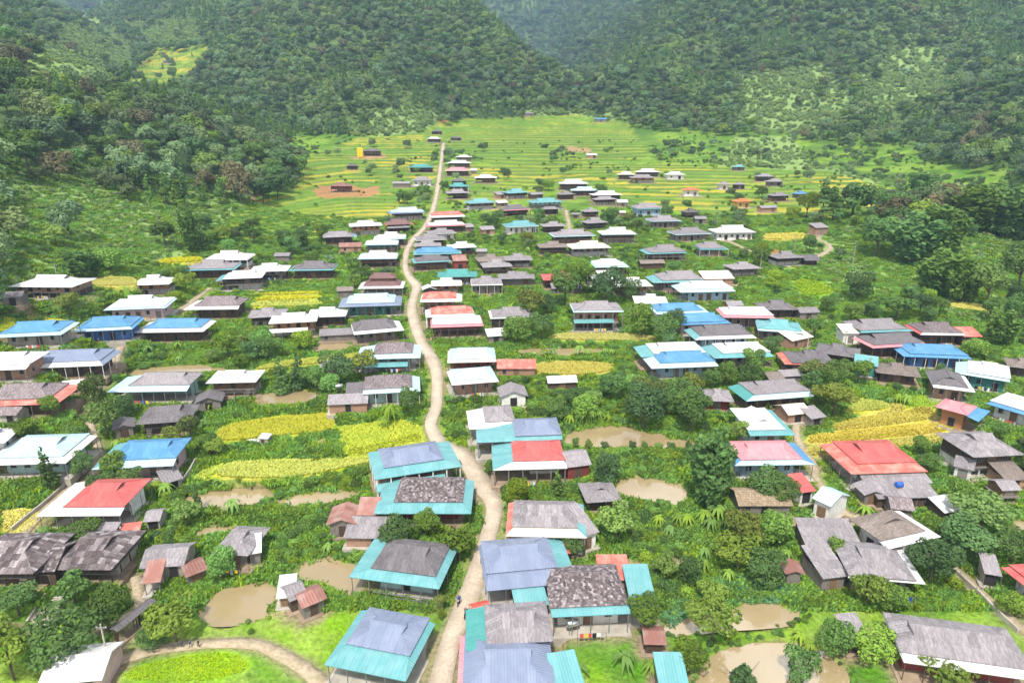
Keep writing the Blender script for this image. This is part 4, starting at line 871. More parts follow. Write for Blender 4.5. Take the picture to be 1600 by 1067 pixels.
def local(poly, m):
    p = np.array(poly)
    r0, r1 = np.searchsorted(ys, [p[:, 1].min() - m, p[:, 1].max() + m])
    r0 = max(r0 - 1, 0); r1 = min(r1 + 1, len(ys))
    yl_, yh_ = max(ys[r0], 1), ys[min(r1, len(ys) - 1)]
    x0, x1 = p[:, 0].min() - m, p[:, 0].max() + m
    c0 = np.searchsorted(ss, min(x0 / yl_, x0 / yh_)); c1 = np.searchsorted(ss, max(x1 / yl_, x1 / yh_))
    return slice(r0, r1), slice(max(c0 - 1, 0), min(c1 + 1, len(ss)))
for poly, lev, bl in PADS:
    a, b = local(poly, abs(bl) + 2.5)
    if GX[a, b].size == 0: continue
    d = poly_dist(GX[a, b], GY[a, b], poly)
    if bl < 0: d = d - 1.3; bl = -bl           # a bank round a pond
    GZ[a, b] += (lev - GZ[a, b]) * smooth(bl, 0.15, d)
for h in placed:
    a, b = local(h['pad'], 5)
    if GX[a, b].size == 0: continue
    d = poly_dist(GX[a, b], GY[a, b], h['pad'])
    DIRT[a, b] = np.maximum(DIRT[a, b], smooth(1.3, -0.3, d + 2.5 * (fbm(GX[a, b] / 3, GY[a, b] / 3, 61) - 0.5)))
ROADW = np.zeros(GZ.shape)
def line_dist(x, y, w):
    d = np.full(x.shape, 1e9); z = np.zeros(x.shape); k = np.zeros(x.shape)
    for i in range(len(w) - 1):
        e, t = seg_dist(x, y, w[i, 0], w[i, 1], w[i + 1, 0], w[i + 1, 1])
        m = e < d; d = np.where(m, e, d); z = np.where(m, w[i, 2] + (w[i + 1, 2] - w[i, 2]) * t, z); k = np.where(m, i + t, k)
    return d, z, k
for name, w, width in road_places:
    BD = np.full(GZ.shape, 1e9); BZ = np.zeros(GZ.shape); BK = np.zeros(GZ.shape)
    for i0 in range(0, len(w) - 1, 4):
        ww = w[i0:i0 + 5]
        a, b = local(ww[:, :2], 6)
        if GX[a, b].size == 0: continue
        d, z, k = line_dist(GX[a, b], GY[a, b], ww)
        m = d < BD[a, b]
        BD[a, b] = np.where(m, d, BD[a, b]); BZ[a, b] = np.where(m, z, BZ[a, b]); BK[a, b] = np.where(m, k + i0, BK[a, b])
    hw = np.interp(BK, np.arange(len(width)), width) / 2
    GZ += (BZ - 0.16 - GZ) * smooth(hw + 2.6, hw + 0.7, BD)
    ROADW = np.maximum(ROADW, smooth(hw + 1.3, hw, BD))
def ground_z(x, y): return lookup(GZ, x, y)
def grid_at(A, x, y):
    i = np.clip(np.round(np.interp(y, ys, np.arange(len(ys)))).astype(int), 0, len(ys) - 1)
    j = np.clip(np.round(np.interp(x / np.maximum(y, 1), ss, np.arange(len(ss)))).astype(int), 0, len(ss) - 1)
    return A[i, j]

# ground colour: grass, weeds, earth, terrace rice, forest floor
n1 = fbm(GX / 9, GY / 9, 71)[..., None]; n2 = fbm(GX / 28, GY / 28, 74)[..., None]; n3 = fbm(GX / 2.5, GY / 2.5, 77)[..., None]
def C(*c): return np.array(c)[None, None, :]
col = C(.11, .225, .026) + (C(.21, .33, .036) - C(.11, .225, .026)) * smooth(.35, .65, n1)
col = col + (C(.075, .15, .026) - col) * smooth(.52, .7, n2) * .7
col = col * (0.75 + 0.5 * n3)
hillw = smooth(3, 14, HILL)[..., None]
n4 = fbm(GX / 70, GY / 70, 81)[..., None]
hc = C(.050, .088, .030) + (C(.115, .175, .052) - C(.050, .088, .030)) * smooth(.48, .62, n4)
hc = hc * (0.8 + 0.4 * n3)
col = col + (hc - col) * hillw
rh = (np.sin(TID * 12.9898) * 43758.5453) % 1.0
tread = np.where((rh < .40)[..., None], C(.44, .38, .045), np.where((rh < .72)[..., None], C(.27, .33, .04), C(.15, .27, .035)))
t2mix = in_poly(PXg, PYg, T2)[..., None]
tread = np.where(t2mix, tread * .45 + C(.17, .30, .035) * .55, tread)
rs = C(.12, .205, .033) * (0.7 + .6 * n3); tcol = rs + (tread * (0.75 + 0.5 * n1) - rs) * (TREAD[..., None] * np.where(t2mix, .55 + .45 * smooth(.3, .6, n2), .8 + .2 * smooth(.3, .6, n2)))
col = np.where(TER[..., None] > .5, tcol, col)
col = col + (C(.30, .225, .15) * (0.7 + 0.6 * n3) - col) * (DIRT[..., None] * .75)
col = col + (C(.26, .22, .13) * (0.7 + .6 * n3) - col) * (ROADW[..., None] * .75)
for mat, w, z in rice_places:
    a, b = local(w, 1)
    if GX[a, b].size == 0: continue
    d = poly_dist(GX[a, b], GY[a, b], w)[..., None]
    rc = {'rice_yellow': C(.50, .46, .04), 'rice_green': C(.40, .45, .03), 'rice_gold': C(.56, .47, .09), 'rice_lush': C(.22, .38, .025)}[mat]
    col[a, b] += (rc * (.75 + .5 * n3[a, b]) - col[a, b]) * smooth(.4, -.3, d)
for label, w, z in pond_places:
    a, b = local(w, 2)
    if GX[a, b].size == 0: continue
    d = poly_dist(GX[a, b], GY[a, b], w)[..., None]
    col[a, b] += (C(.22, .17, .095) - col[a, b]) * smooth(.9, -.1, d + 1.2 * (n3[a, b] - .5))
EARTH = [([(488,298),(500,290),(590,292),(592,302),(560,308),(500,308)], (.42,.20,.10)), ([(545,248),(560,240),(600,240),(606,247)], (.42,.24,.13)),
         ([(683,192),(700,180),(704,190)], (.40,.15,.07)), ([(1200,396),(1215,388),(1222,398),(1208,406)], (.38,.17,.08)), ([(1310,440),(1340,420),(1368,438),(1340,444)], (.36,.25,.17)),
         ([(382,318),(398,296),(410,290),(402,310)], (.40,.24,.15)), ([(1100,448),(1108,440),(1160,440),(1160,450)], (.45,.34,.22)), ([(880,232),(890,226),(925,232),(920,240)], (.40,.26,.14)),
         ([(168,118),(200,108),(210,112),(180,124)], (.42,.34,.22)), ([(150,92),(178,86),(180,96)], (.42,.34,.22)), ([(700,92),(712,82),(710,96)], (.40,.22,.13)),
         ([(1000,885),(1050,860),(1085,870),(1090,885),(1040,895)], (.26,.20,.13)), ([(480,690),(495,683),(520,688),(500,700)], (.33,.24,.14)), ([(10,965),(60,985),(30,1000),(0,990)], (.20,.17,.10)),
         ([(800,640),(870,628),(890,638),(830,652)], (.36,.30,.14)), ([(820,790),(880,782),(900,792),(830,798)], (.26,.22,.12)), ([(1460,905),(1500,905),(1530,930),(1490,935)], (.30,.25,.17)), ([(80,842),(150,830),(165,845),(100,862)], (.32,.23,.15))]
ewx = PXg + 14 * (fbm(GX / 6, GY / 6, 91) - .5); ewy = PYg + 8 * (fbm(GX / 6, GY / 6, 92) - .5)
for poly, ec in EARTH:
    m = in_poly(ewx, ewy, poly)
    col[m] = (np.array(ec)[None, :] * (.75 + .5 * n3[m])) * .85 + col[m] * .15
SCRUB_PX = [[(0,445),(0,345),(90,345),(150,318),(240,300),(395,298),(365,345),(300,395),(180,415),(60,445)], [(0,335),(0,270),(120,262),(215,300),(130,330)],
            [(1240,372),(1330,352),(1600,325),(1620,510),(1480,500),(1330,490),(1290,430)], [(1120,265),(1150,214),(1235,212),(1260,250),(1380,285),(1300,300)], [(1150,190),(1160,110),(1280,90),(1340,150),(1290,195),(1230,205)], [(560,210),(590,165),(650,158),(690,180),(650,215)],
            [(30,110),(60,55),(130,18),(195,45),(215,105),(120,118)], [(820,178),(850,158),(1000,178),(960,190)], [(190,30),(300,20),(330,60),(240,66)], [(1380,170),(1340,120),(1420,60),(1500,90),(1470,150)], [(1560,90),(1600,70),(1600,100)]]
for poly in SCRUB_PX:
    m = in_poly(ewx, ewy, poly) & (TER < .5)
    col[m] = np.array([.25, .365, .115])[None, :] * (.7 + .3 * n1[m] + .3 * n3[m]) * .85 + col[m] * .15
LAWN = [[(480,838),(520,810),(600,835),(590,870),(510,865),(440,850)], [(1500,960),(1560,980),(1600,1010),(1600,1060),(1520,960)], [(1480,850),(1560,845),(1600,870),(1540,880),(1490,872)],
        [(620,950),(700,950),(690,975),(610,975)], [(340,708),(420,690),(520,690),(530,705),(400,718)], [(1240,480),(1290,470),(1400,470),(1560,500),(1400,505)],
        [(1480,395),(1540,375),(1600,378),(1600,440),(1520,440)], [(1360,425),(1320,385),(1420,370),(1500,400),(1480,440)]]
for poly in LAWN:
    m = in_poly(ewx, ewy, poly)
    col[m] = (np.array([.15, .25, .03])[None, :] * (.7 + .6 * n1[m])) * .75 + col[m] * .25

nr, nc = GX.shape
idx = np.arange(nr * nc).reshape(nr, nc)
faces = np.stack([idx[:-1, :-1], idx[:-1, 1:], idx[1:, 1:], idx[1:, :-1]], -1).reshape(-1, 4)
gm, nt, b = new_mat('ground_cover')
at = nd(nt, 'ShaderNodeAttribute', attribute_name='tint')
f = noise_fac(nt, 1.7, 0.3, 0.7, 6); f2 = noise_fac(nt, 0.25, 0.3, 0.7, 4)
c = hsv(nt, at.outputs['Color'], v=rmap(nt, f, 0.72, 1.25)); c = hsv(nt, c, h=rmap(nt, f2, 0.485, 0.515), s=rmap(nt, f2, 0.9, 1.08))
nt.links.new(c, b.inputs['Base Color']); b.inputs['Roughness'].default_value = 0.95; b.inputs['Specular IOR Level'].default_value = 0.1
bump(nt, b, f, 0.7, 0.35)
ground = add('ground', np_mesh('ground', np.stack([GX, GY, GZ], -1).reshape(-1, 3), faces, gm, True, np.clip(col, 0.005, 0.9).reshape(-1, 3)))
tag(ground, 'green valley floor and mountainsides under the village', 'ground', kind='structure')

# ------------------------------------------------------------------ roads and ponds
rm, nt, b = new_mat('road_concrete')
f = noise_fac(nt, 0.35, 0.35, 0.7, 6); f2 = noise_fac(nt, 2.6, 0.4, 0.75, 5)
c = mixc(nt, (.55, .46, .36), (.40, .325, .245), f); c = mixc(nt, c, (.31, .25, .18), rmap(nt, f2, 0, .6))
nt.links.new(c, b.inputs['Base Color']); b.inputs['Roughness'].default_value = 0.9; bump(nt, b, f2, 0.3, 0.05)
em, nt, b = new_mat('road_earth')
f = noise_fac(nt, 0.5, 0.35, 0.7, 6); f2 = noise_fac(nt, 2.0, 0.4, 0.7, 5)
c = mixc(nt, (.47, .37, .27), (.33, .25, .17), f); c = mixc(nt, c, (.17, .19, .06), rmap(nt, f2, 0, .55))
nt.links.new(c, b.inputs['Base Color']); b.inputs['Roughness'].default_value = 0.95; bump(nt, b, f2, 0.5, 0.08)
ROAD_LABEL = {'main_road': 'pale concrete main road winding up through the village', 'earth_lane': 'pale earth lane winding between the western houses', 'walled_lane': 'lane beside the long low wall near red and white house',
 'upper_lane': 'stony lane climbing to the white roofed western houses', 'bottom_lane': 'earth lane curving past the lawn at the bottom', 'yard_path': 'trodden earth path beside the grey barn', 'stony_lane': 'straight lane past the corner-on brown house',
 'curved_drive': 'hooked pale drive to the grey and white hillside house', 'garden_path': 'short earth path among upper gardens', 'narrow_lane': 'narrow footpath from white gable house to the pond', 'slope_path': 'thin footpath on the eastern slope'}
def road_mesh(name, w, width, mat, th=0.12):
    # sample finer than the line and lay the strip 4 cm proud of the ground
    t = np.gradient(w[:, :2], axis=0); t /= np.linalg.norm(t, axis=1)[:, None] + 1e-9
    n = np.column_stack([-t[:, 1], t[:, 0]])
    jl = 1 + .05 * (vnoise(np.arange(len(w)) * .9, 3.3, 7) - .5); jr = 1 + .05 * (vnoise(np.arange(len(w)) * .9, 8.3, 9) - .5)
    L_ = w[:, :2] + n * (width / 2 * jl)[:, None]; R_ = w[:, :2] - n * (width / 2 * jr)[:, None]
    z = w[:, 2] + 0.06
    v = []
    for i in range(len(w)):
        v += [(*L_[i], z[i] - .3), (*L_[i], z[i]), (*w[i, :2], z[i] + .02), (*R_[i], z[i]), (*R_[i], z[i] - .3)]
    f = []
    for i in range(len(w) - 1):
        for k in range(4): f.append((5 * i + k, 5 * i + 5 + k, 5 * i + 6 + k, 5 * i + 1 + k))
    return np_mesh(name, v, np.array(f)[:, ::-1], mat)
for name, w, width in road_places:
    o = add(name, road_mesh(name, w, width, rm if name == 'main_road' else em))
    tag(o, ROAD_LABEL[name], 'road' if name == 'main_road' else 'path', kind='structure')

wm, nt, b = new_mat('muddy_water')
f = noise_fac(nt, 0.09, 0.3, 0.7, 3)
c = mixc(nt, (.30, .225, .115), (.37, .285, .16), f)
nt.links.new(c, b.inputs['Base Color']); b.inputs['Roughness'].default_value = 0.03; b.inputs['IOR'].default_value = 1.62; b.inputs['Specular IOR Level'].default_value = 1.0
bump(nt, b, noise_fac(nt, 1.3, 0.2, 0.8, 3), 0.06, 0.05)
for label, w, z in pond_places:
    v = np.column_stack([w, np.full(len(w), z)])
    tg = np.roll(v, -1, 0) - np.roll(v, 1, 0); nn = np.column_stack([tg[:, 1], -tg[:, 0], 0 * tg[:, 0]]); nn /= np.linalg.norm(nn, axis=1)[:, None] + 1e-9
    if np.sum((v - v.mean(0)) * nn) < 0: nn = -nn
    big = v + nn * .95; big[:, 2] = z         # the water runs on under the banks
    m = bpy.data.meshes.new('pond'); m.from_pydata([tuple(q) for q in big], [], [tuple(range(len(big)))]); m.materials.append(wm)
    if m.polygons[0].normal.z < 0: m.flip_normals()
    tag(add('pond', m), label, 'pond', 'muddy fish ponds', 'structure')
# ------------------------------------------------------------------ buildings
def uv_slope(m, udir, odir=None):
    """UV.x = metres along the eave, for the corrugations"""
    uv = m.uv_layers.new(name='slope')
    n = len(m.loops); vi = np.empty(n, np.int32); m.loops.foreach_get('vertex_index', vi)
    co = np.empty(len(m.vertices) * 3, np.float32); m.vertices.foreach_get('co', co); co = co.reshape(-1, 3)
    u = co @ np.array(udir, np.float32); v = co[:, 2]
    uv.data.foreach_set('uv', np.column_stack([u[vi], v[vi]]).astype(np.float32).ravel())
    return m
def clip_half(poly, a, s, lim):
    """keep the part of a 2-D polygon with s * p[a] <= s * lim"""
    out = []
    for i in range(len(poly)):
        p, q = poly[i], poly[(i + 1) % len(poly)]
        dp, dq = s * (p[a] - lim), s * (q[a] - lim)
        if dp <= 0: out.append(p)
        if (dp < 0) != (dq < 0) and abs(dp - dq) > 1e-9:
            t = dp / (dp - dq); out.append((p[0] + (q[0] - p[0]) * t, p[1] + (q[1] - p[1]) * t))
    return out
def slope_frame(poly):
    """origin, along-the-eave unit vector and up-the-slope unit vector of a planar roof face (first edge = eave)"""
    o = Vector(poly[0]); u = (Vector(poly[1]) - o).normalized()
    n = Vector((0, 0, 0))
    for i in range(len(poly)): n += Vector(poly[i]).cross(Vector(poly[(i + 1) % len(poly)]))
    n.normalize()
    if n.z < 0: n = -n
    v = n.cross(u).normalized()
    return o, u, v, n
def cut_slope(poly, du, dv, stagger=0.0):
    """cut a roof face into sheets; returns 3-D outlines, lifted so that each row laps over the one below"""
    o, u, v, n = slope_frame(poly)
    p2 = [((Vector(q) - o).dot(u), (Vector(q) - o).dot(v)) for q in poly]
    u0 = min(p[0] for p in p2); u1 = max(p[0] for p in p2); v0 = min(p[1] for p in p2); v1 = max(p[1] for p in p2)
    rows = max(1, round((v1 - v0) / dv)) if dv else 1
    cols = max(1, round((u1 - u0) / du)); out = []
    du_, dv_ = (u1 - u0) / cols, (v1 - v0) / rows
    for r in range(rows):
        off = (stagger * du_ if r % 2 else 0.0)
        for c in range(-1 if off else 0, cols):
            a0 = u0 + c * du_ + off; b0 = v0 + r * dv_
            q = clip_half(p2, 0, -1, a0 + .012); q = clip_half(q, 0, 1, a0 + du_ - .012) if len(q) > 2 else q
            lap = 0.06 if r else 0.0
            q = clip_half(q, 1, -1, b0 - lap) if len(q) > 2 else q
            q = clip_half(q, 1, 1, b0 + dv_) if len(q) > 2 else q
            if len(q) < 3: continue
            ar = 0.5 * abs(sum(q[i][0] * q[(i + 1) % len(q)][1] - q[(i + 1) % len(q)][0] * q[i][1] for i in range(len(q))))
            if ar < 0.02: continue
            out.append([o + u * x + v * y + n * (0.035 * (1 - (y - b0) / dv_) + 0.02) for x, y in q])
    return out, u
TALLY = {}
def box_part(name, mat, parent, *b):
    return MB().box(*b).build(name, MATS[mat], parent)
def roof_faces(part_name, faces, mat, parent, lod, rnd, th=0.07, tile=(.36, .36)):
    """one roof: the deck carries the sheets or shingles as sub-parts when it is near enough to tell them apart"""
    mb = MB()
    for f in faces: mb.slab(f, th)
    o = mb.build(part_name, MATS[mat], parent)
    # corrugation direction differs by face: store per face
    m = o.data; uv = m.uv_layers.new(name='slope'); k = 0
    cnt = [len(f) for f in faces]
    fi = 0
    data = np.zeros((len(m.loops), 2), np.float32)
    polys = m.polygons; pi = 0
    for f in faces:
        _, u, v, n = slope_frame(f)
        for _ in range(2 + len(f)):
            p = polys[pi]
            for li in p.loop_indices:
                co = m.vertices[m.loops[li].vertex_index].co
                data[li] = (co.dot(u), co.dot(v))
            pi += 1
    uv.data.foreach_set('uv', data.ravel())
    if lod < 2: return o
    metal = mat not in ('fib', 'fibd', 'fibb', 'shg', 'thatch', 'rust')
    if mat in ('shg', 'thatch'):
        v_, f_ = [], []
        for f in faces:
            pieces, u = cut_slope(f, tile[0], tile[1], 0.5)
            for q in pieces:
                lift = rnd.uniform(0.0, 0.05); n = slope_frame(f)[3]
                b0 = len(v_); kk = len(q)
                v_ += [tuple(p + n * lift) for p in q] + [tuple(p + n * (lift - .06)) for p in q]
                f_.append(tuple(range(b0, b0 + kk)))
                for i in range(kk):
                    j = (i + 1) % kk; f_.append((b0 + i, b0 + kk + i, b0 + kk + j, b0 + j))
        m2 = bpy.data.meshes.new('shingles'); m2.from_pydata(v_, [], f_); m2.materials.append(MATS['shingle_piece' if mat == 'shg' else mat])
        m2.uv_layers.new(name='slope')
        a = m2.attributes.new('tint', 'FLOAT_COLOR', 'FACE')
        # every shingle has its own weathering
        cols = []; last = None
        for p in f_:
            if len(p) >= 3 and p[0] != last and p == tuple(range(p[0], p[0] + len(p))): t = rnd.random(); last = p[0]
            cols += [t, rnd.random(), t, 1]
        a.data.foreach_set('color', np.array(cols, np.float32))
        s = add('shingles', m2, o); tag(s, kind='stuff')
    else:
        for f in faces:
            pieces, u = cut_slope(f, 1.05, 0 if metal else 1.75)
            for q in pieces:
                mb = MB().slab(q, 0.03)
                ob = mb.build('roof_sheet', MATS[mat], o); uv_slope(ob.data, tuple(u))
    return o
def hip_gable(x0, x1, y0, y1, z, pitch, along_y=False, cut=0.62):
    """Thai style roof: hips below, small gables at the ends of the ridge. Returns faces, gable triangles, ridge ends, ridge height"""
    cx, cy = (x0 + x1) / 2, (y0 + y1) / 2
    A, B = ((y1 - y0) / 2, (x1 - x0) / 2) if along_y else ((x1 - x0) / 2, (y1 - y0) / 2)
    rise = B * pitch
    run = min(cut * B * 0.92, A * 0.72)
    g = A - run; k = 1 - cut; zg = z + cut * rise; zr = z + rise
    def P(a, b, h): return (cx - b, cy + a, h) if along_y else (cx + a, cy + b, h)
    fr = [P(-A, -B, z), P(A, -B, z), P(g, -B * k, zg), P(g + .25, 0, zr), P(-g - .25, 0, zr), P(-g, -B * k, zg)]
    bk = [P(A, B, z), P(-A, B, z), P(-g, B * k, zg), P(-g - .25, 0, zr), P(g + .25, 0, zr), P(g, B * k, zg)]
    rt = [P(A, -B, z), P(A, B, z), P(g - .06, B * k, zg), P(g - .06, -B * k, zg)]
    lt = [P(-A, B, z), P(-A, -B, z), P(-g + .06, -B * k, zg), P(-g + .06, B * k, zg)]
    gab = [[P(s * (g - .1), -B * k, zg - .1), P(s * (g - .1), B * k, zg - .1), P(s * (g - .1), 0, zr - .05)] for s in (1, -1)]
    hips = [(P(sa * A, sb * B, z), P(sa * g, sb * B * k, zg)) for sa in (1, -1) for sb in (1, -1)]
    return [fr, bk, rt, lt], gab, (P(-g - .3, 0, zr), P(g + .3, 0, zr)), zr, hips
def tiered(x0, x1, y0, y1, z, along_y=False, k=.56, low=.23, up=.62):
    """roof that flares: shallow below, steep above, as one sheet roof; same returns as hip_gable"""
    cx, cy = (x0 + x1) / 2, (y0 + y1) / 2
    A, B = ((y1 - y0) / 2, (x1 - x0) / 2) if along_y else ((x1 - x0) / 2, (y1 - y0) / 2)
    B2 = B * k; A2 = max(A - (B - B2) * 1.35, A * .45); z2 = z + (B - B2) * low
    def P(a, b, h): return (cx - b, cy + a, h) if along_y else (cx + a, cy + b, h)
    o = [P(-A, -B, z), P(A, -B, z), P(A, B, z), P(-A, B, z)]; i = [P(-A2, -B2, z2), P(A2, -B2, z2), P(A2, B2, z2), P(-A2, B2, z2)]
    faces = [[o[q], o[(q + 1) % 4], i[(q + 1) % 4], i[q]] for q in range(4)]
    mx, my = (B2, A2) if along_y else (A2, B2)
    f2, gab, ridge, zr, hips = hip_gable(cx - mx, cx + mx, cy - my, cy + my, z2 + .02, up, along_y, .5)
    return faces + f2, gab, ridge, zr, hips + [(o[q], i[q]) for q in range(4)]
m, nt, b = new_mat('shingle_piece')
at = nd(nt, 'ShaderNodeAttribute', attribute_name='tint'); sp = nd(nt, 'ShaderNodeSeparateColor'); nt.links.new(at.outputs['Color'], sp.inputs['Color'])
cr = nd(nt, 'ShaderNodeValToRGB'); cr.color_ramp.elements[0].color = (.075, .058, .06, 1); cr.color_ramp.elements[1].color = (.37, .325, .33, 1)
e_ = cr.color_ramp.elements.new(.45); e_.color = (.135, .105, .108, 1); e_ = cr.color_ramp.elements.new(.75); e_.color = (.20, .165, .168, 1)
nt.links.new(sp.outputs['Red'], cr.inputs['Fac'])
f = noise_fac(nt, 4.0, .35, .7, 4)
nt.links.new(hsv(nt, cr.outputs['Color'], v=rmap(nt, f, .7, 1.25)), b.inputs['Base Color']); b.inputs['Roughness'].default_value = .95
MATS['shingle_piece'] = m

POST = {}
def post_mesh(h, r, mat):
    key = (round(h, 1), r, mat)
    if key not in POST: POST[key] = MB().box(-r, r, -r, r, 0, round(h, 1)).mesh('post', MATS[mat])
    return POST[key]
UNIT = {}
def window(parent, x, y, z, w, h, facing, rnd, lod):
    """facing: 0 = -y, 1 = +x, 2 = +y, 3 = -x; mesh shared between alike windows"""
    key = ('window', round(w, 2), round(h, 2))
    if key not in UNIT:
        UNIT[key] = (MB().box(-w / 2, w / 2, -.07, .05, 0, h).mesh('window', MATS['glass_dark']),
                     MB().box(-w / 2 - .08, -w / 2, -.1, .03, -.08, h + .08).box(w / 2, w / 2 + .08, -.1, .03, -.08, h + .08).box(-w / 2, w / 2, -.1, .03, h, h + .08).box(-w / 2, w / 2, -.12, .03, -.08, 0).box(-.03, .03, -.1, -.06, 0, h).mesh('frame', MATS['grey_wood']))
    rz = (0, math.pi / 2, math.pi, -math.pi / 2)[facing]
    o = add('window', UNIT[key][0], parent, (x, y, z), (0, 0, rz))
    if lod: add('frame', UNIT[key][1], o)
def door(parent, x, y, z, w, h, facing, mat, lod):
    key = ('door', w, h, mat)
    if key not in UNIT:
        UNIT[key] = (MB().box(-w / 2, w / 2, -.06, .05, 0, h).mesh('door', MATS[mat]), MB().box(-w / 2 - .08, -w / 2, -.09, .03, 0, h + .08).box(w / 2, w / 2 + .08, -.09, .03, 0, h + .08).box(-w / 2, w / 2, -.09, .03, h, h + .08).mesh('frame', MATS['grey_wood']))
    rz = (0, math.pi / 2, math.pi, -math.pi / 2)[facing]
    o = add('door', UNIT[key][0], parent, (x, y, z), (0, 0, rz))
    if lod: add('frame', UNIT[key][1], o)

def build_house(h, rnd):
    L, D, e, ex = h['L'], h['D'], h['e'], h['ex']
    lod = 2 if h['px'] > 78 and h['mid'][1] > 640 or (h['px'] > 40 and h['mid'][1] > 800) else 1 if h['px'] > 48 else 0
    roof_kind = ex.get('roof', 'hip')
    shed = roof_kind != 'hip'
    name = 'shed' if shed else 'stilt_house' if h['style'] == S else 'house'
    if 'hut' in h['label'].split() or 'granary' in h['label'] or 'henhouse' in h['label']: name = 'hut'
    root = empty(name, (h['c'][0], h['c'][1], h['g']), h['yaw'])
    grp = 'sheds and huts of the village' if name in ('shed', 'hut') else 'houses of the village'
    lab = h['label']
    tag(root, lab, 'shed' if name in ('shed', 'hut') else 'house', grp)
    h['root'] = root; h['name'] = name
    F, Bk, Lf, R = h['sk']
    X0, X1, Y0, Y1 = -L / 2, L / 2, -D / 2, D / 2
    F, Bk = min(F, D * .45), min(Bk, D * .2); Lf, R = min(Lf, L * .55), min(R, L * .4)
    x0, x1, y0, y1 = X0 + Lf, X1 - R, Y0 + F, Y1 - Bk
    smax_ = max(F, Lf, R, Bk)
    hi = e + (ex.get('sk', 0.24) * min(smax_, 2.8) if smax_ > .05 else 0.0)     # height of the main eave
    th = 0.07
    wood = h['wall'] in ('plank_wood', 'dark_wood', 'grey_wood', 'orange_wood', 'red_wood')
    top = hi
    # ---- roof
    if roof_kind == 'hip':
        ov = 0.28
        mx0, mx1 = x0 - (ov if Lf > .05 else 0), x1 + (ov if R > .05 else 0); my0, my1 = y0 - (ov if F > .05 else 0), y1 + (ov if Bk > .05 else 0)
        zz = hi + (0.10 if smax_ > .05 else 0)
        cut = rnd.uniform(.56, .68)
        faces, gab, ridge, zr, hips = hip_gable(mx0, mx1, my0, my1, zz, rnd.uniform(.40, .46) if h['main'] in ('shg', 'fib', 'fibd', 'fibb', 'brown') else rnd.uniform(.33, .39), ex.get('rd', 0), cut)
        if lod < 2 and max(F, R) < 1.3 and Lf < 2.0: faces, gab, ridge, zr, hips = tiered(mx0, mx1, my0, my1, zz, ex.get('rd', 0), rnd.uniform(.5, .6), rnd.uniform(.18, .26), rnd.uniform(.52, .66))
        ro = roof_faces('roof', faces, h['main'], root, lod, rnd, tile=ex.get('tile', (.36, .36)))
        for g in gab:
            mbg = MB(); mbg.v = [tuple(q) for q in g]; mbg.f = [(0, 1, 2)]; mbg.build('gable', MATS['dark_wood' if wood else 'grey_wood'], ro)
        if lod:
            MB().tube(ridge[0], ridge[1], .11, n=5).build('ridge_cap', MATS[h['main']], ro)
            for a_, b_ in hips: MB().tube(Vector(a_) + Vector((0, 0, .05)), Vector(b_) + Vector((0, 0, .06)), .08, n=4).build('hip_cap', MATS[h['main']], ro)
        if ex.get('monitor'):
            mo = roof_faces('upper_roof', hip_gable(mx0 + 1.6, mx1 - 1.6, my0 + 1.6, my1 - .6, zz + 2.0, .5, False, cut)[0], ex['monitor'], root, 0, rnd)
            box_part('upper_wall', 'plank_wood', root, mx0 + 2.2, mx1 - 2.2, my0 + 2.2, my1 - 1.2, zz + .8, zz + 2.1)
        # veranda roof: four mitred planes from the main eave down to the outer eave
        def ring(px_, py_): return None
        zi = hi - .02
        P_ = dict(a=(X0, Y0, e), b=(X1, Y0, e), c=(X1, Y1, e), d=(X0, Y1, e), A=(x0, y0, zi), B=(x1, y0, zi), C=(x1, y1, zi), D=(x0, y1, zi))
        for width, key, side in ((F, 'F', 'abBA'), (R, 'R', 'bcCB'), (Bk, 'B', 'cdDC'), (Lf, 'L', 'daAD')):
            if width < .05: continue
            mat = ex.get('skirt' + key, h['skirt'])
            roof_faces('veranda_roof', [[P_[q] for q in side]], mat, root, lod, rnd)
        if lod == 2 and ex.get('main2'):
            pass
    elif roof_kind == 'gable':
        pit = .42
        if ex.get('rd'):
            rise = L / 2 * pit
            faces = [[(X0 - .2, Y1, e), (X0 - .2, Y0, e), (0, Y0, e + rise), (0, Y1, e + rise)], [(X1 + .2, Y0, e), (X1 + .2, Y1, e), (0, Y1, e + rise), (0, Y0, e + rise)]]
            tri = [[(X0 + .4, y_, e - .1), (X1 - .4, y_, e - .1), (0, y_, e + rise - .1)] for y_ in (Y0 + .45, Y1 - .45)]
        else:
            rise = D / 2 * pit
            faces = [[(X0, Y0, e), (X1, Y0, e), (X1, 0, e + rise), (X0, 0, e + rise)], [(X1, Y1, e), (X0, Y1, e), (X0, 0, e + rise), (X1, 0, e + rise)]]
            tri = [[(x_, Y0 + .4, e - .1), (x_, Y1 - .4, e - .1), (x_, 0, e + rise - .12)] for x_ in (X0 + .35, X1 - .35)]
        ro = roof_faces('roof', faces, h['main'], root, lod, rnd)
        for t in tri:
            mbg = MB(); mbg.v = t; mbg.f = [(0, 1, 2)]; mbg.build('gable', MATS[h['wall']], ro)
    else:
        rise = D * .26
        faces = [[(X0, Y0, e), (X1, Y0, e), (X1, Y1, e + rise), (X0, Y1, e + rise)]]
        ro = roof_faces('roof', faces, h['main'], root, lod, rnd)
        if F > .05: roof_faces('roof_edge', [[(X0, Y0 - F, e - .2), (X1, Y0 - F, e - .2), (X1, Y0 + .02, e - .03), (X0, Y0 + .02, e - .03)]], h['skirt'], root, 0, rnd)
        top = e + .05
    # ---- floor slab and walls
    box_part('base', 'earth_floor' if wood else 'concrete', root, X0 - .25, X1 + .25, Y0 - .2, Y1 + .2, -1.2, .14)
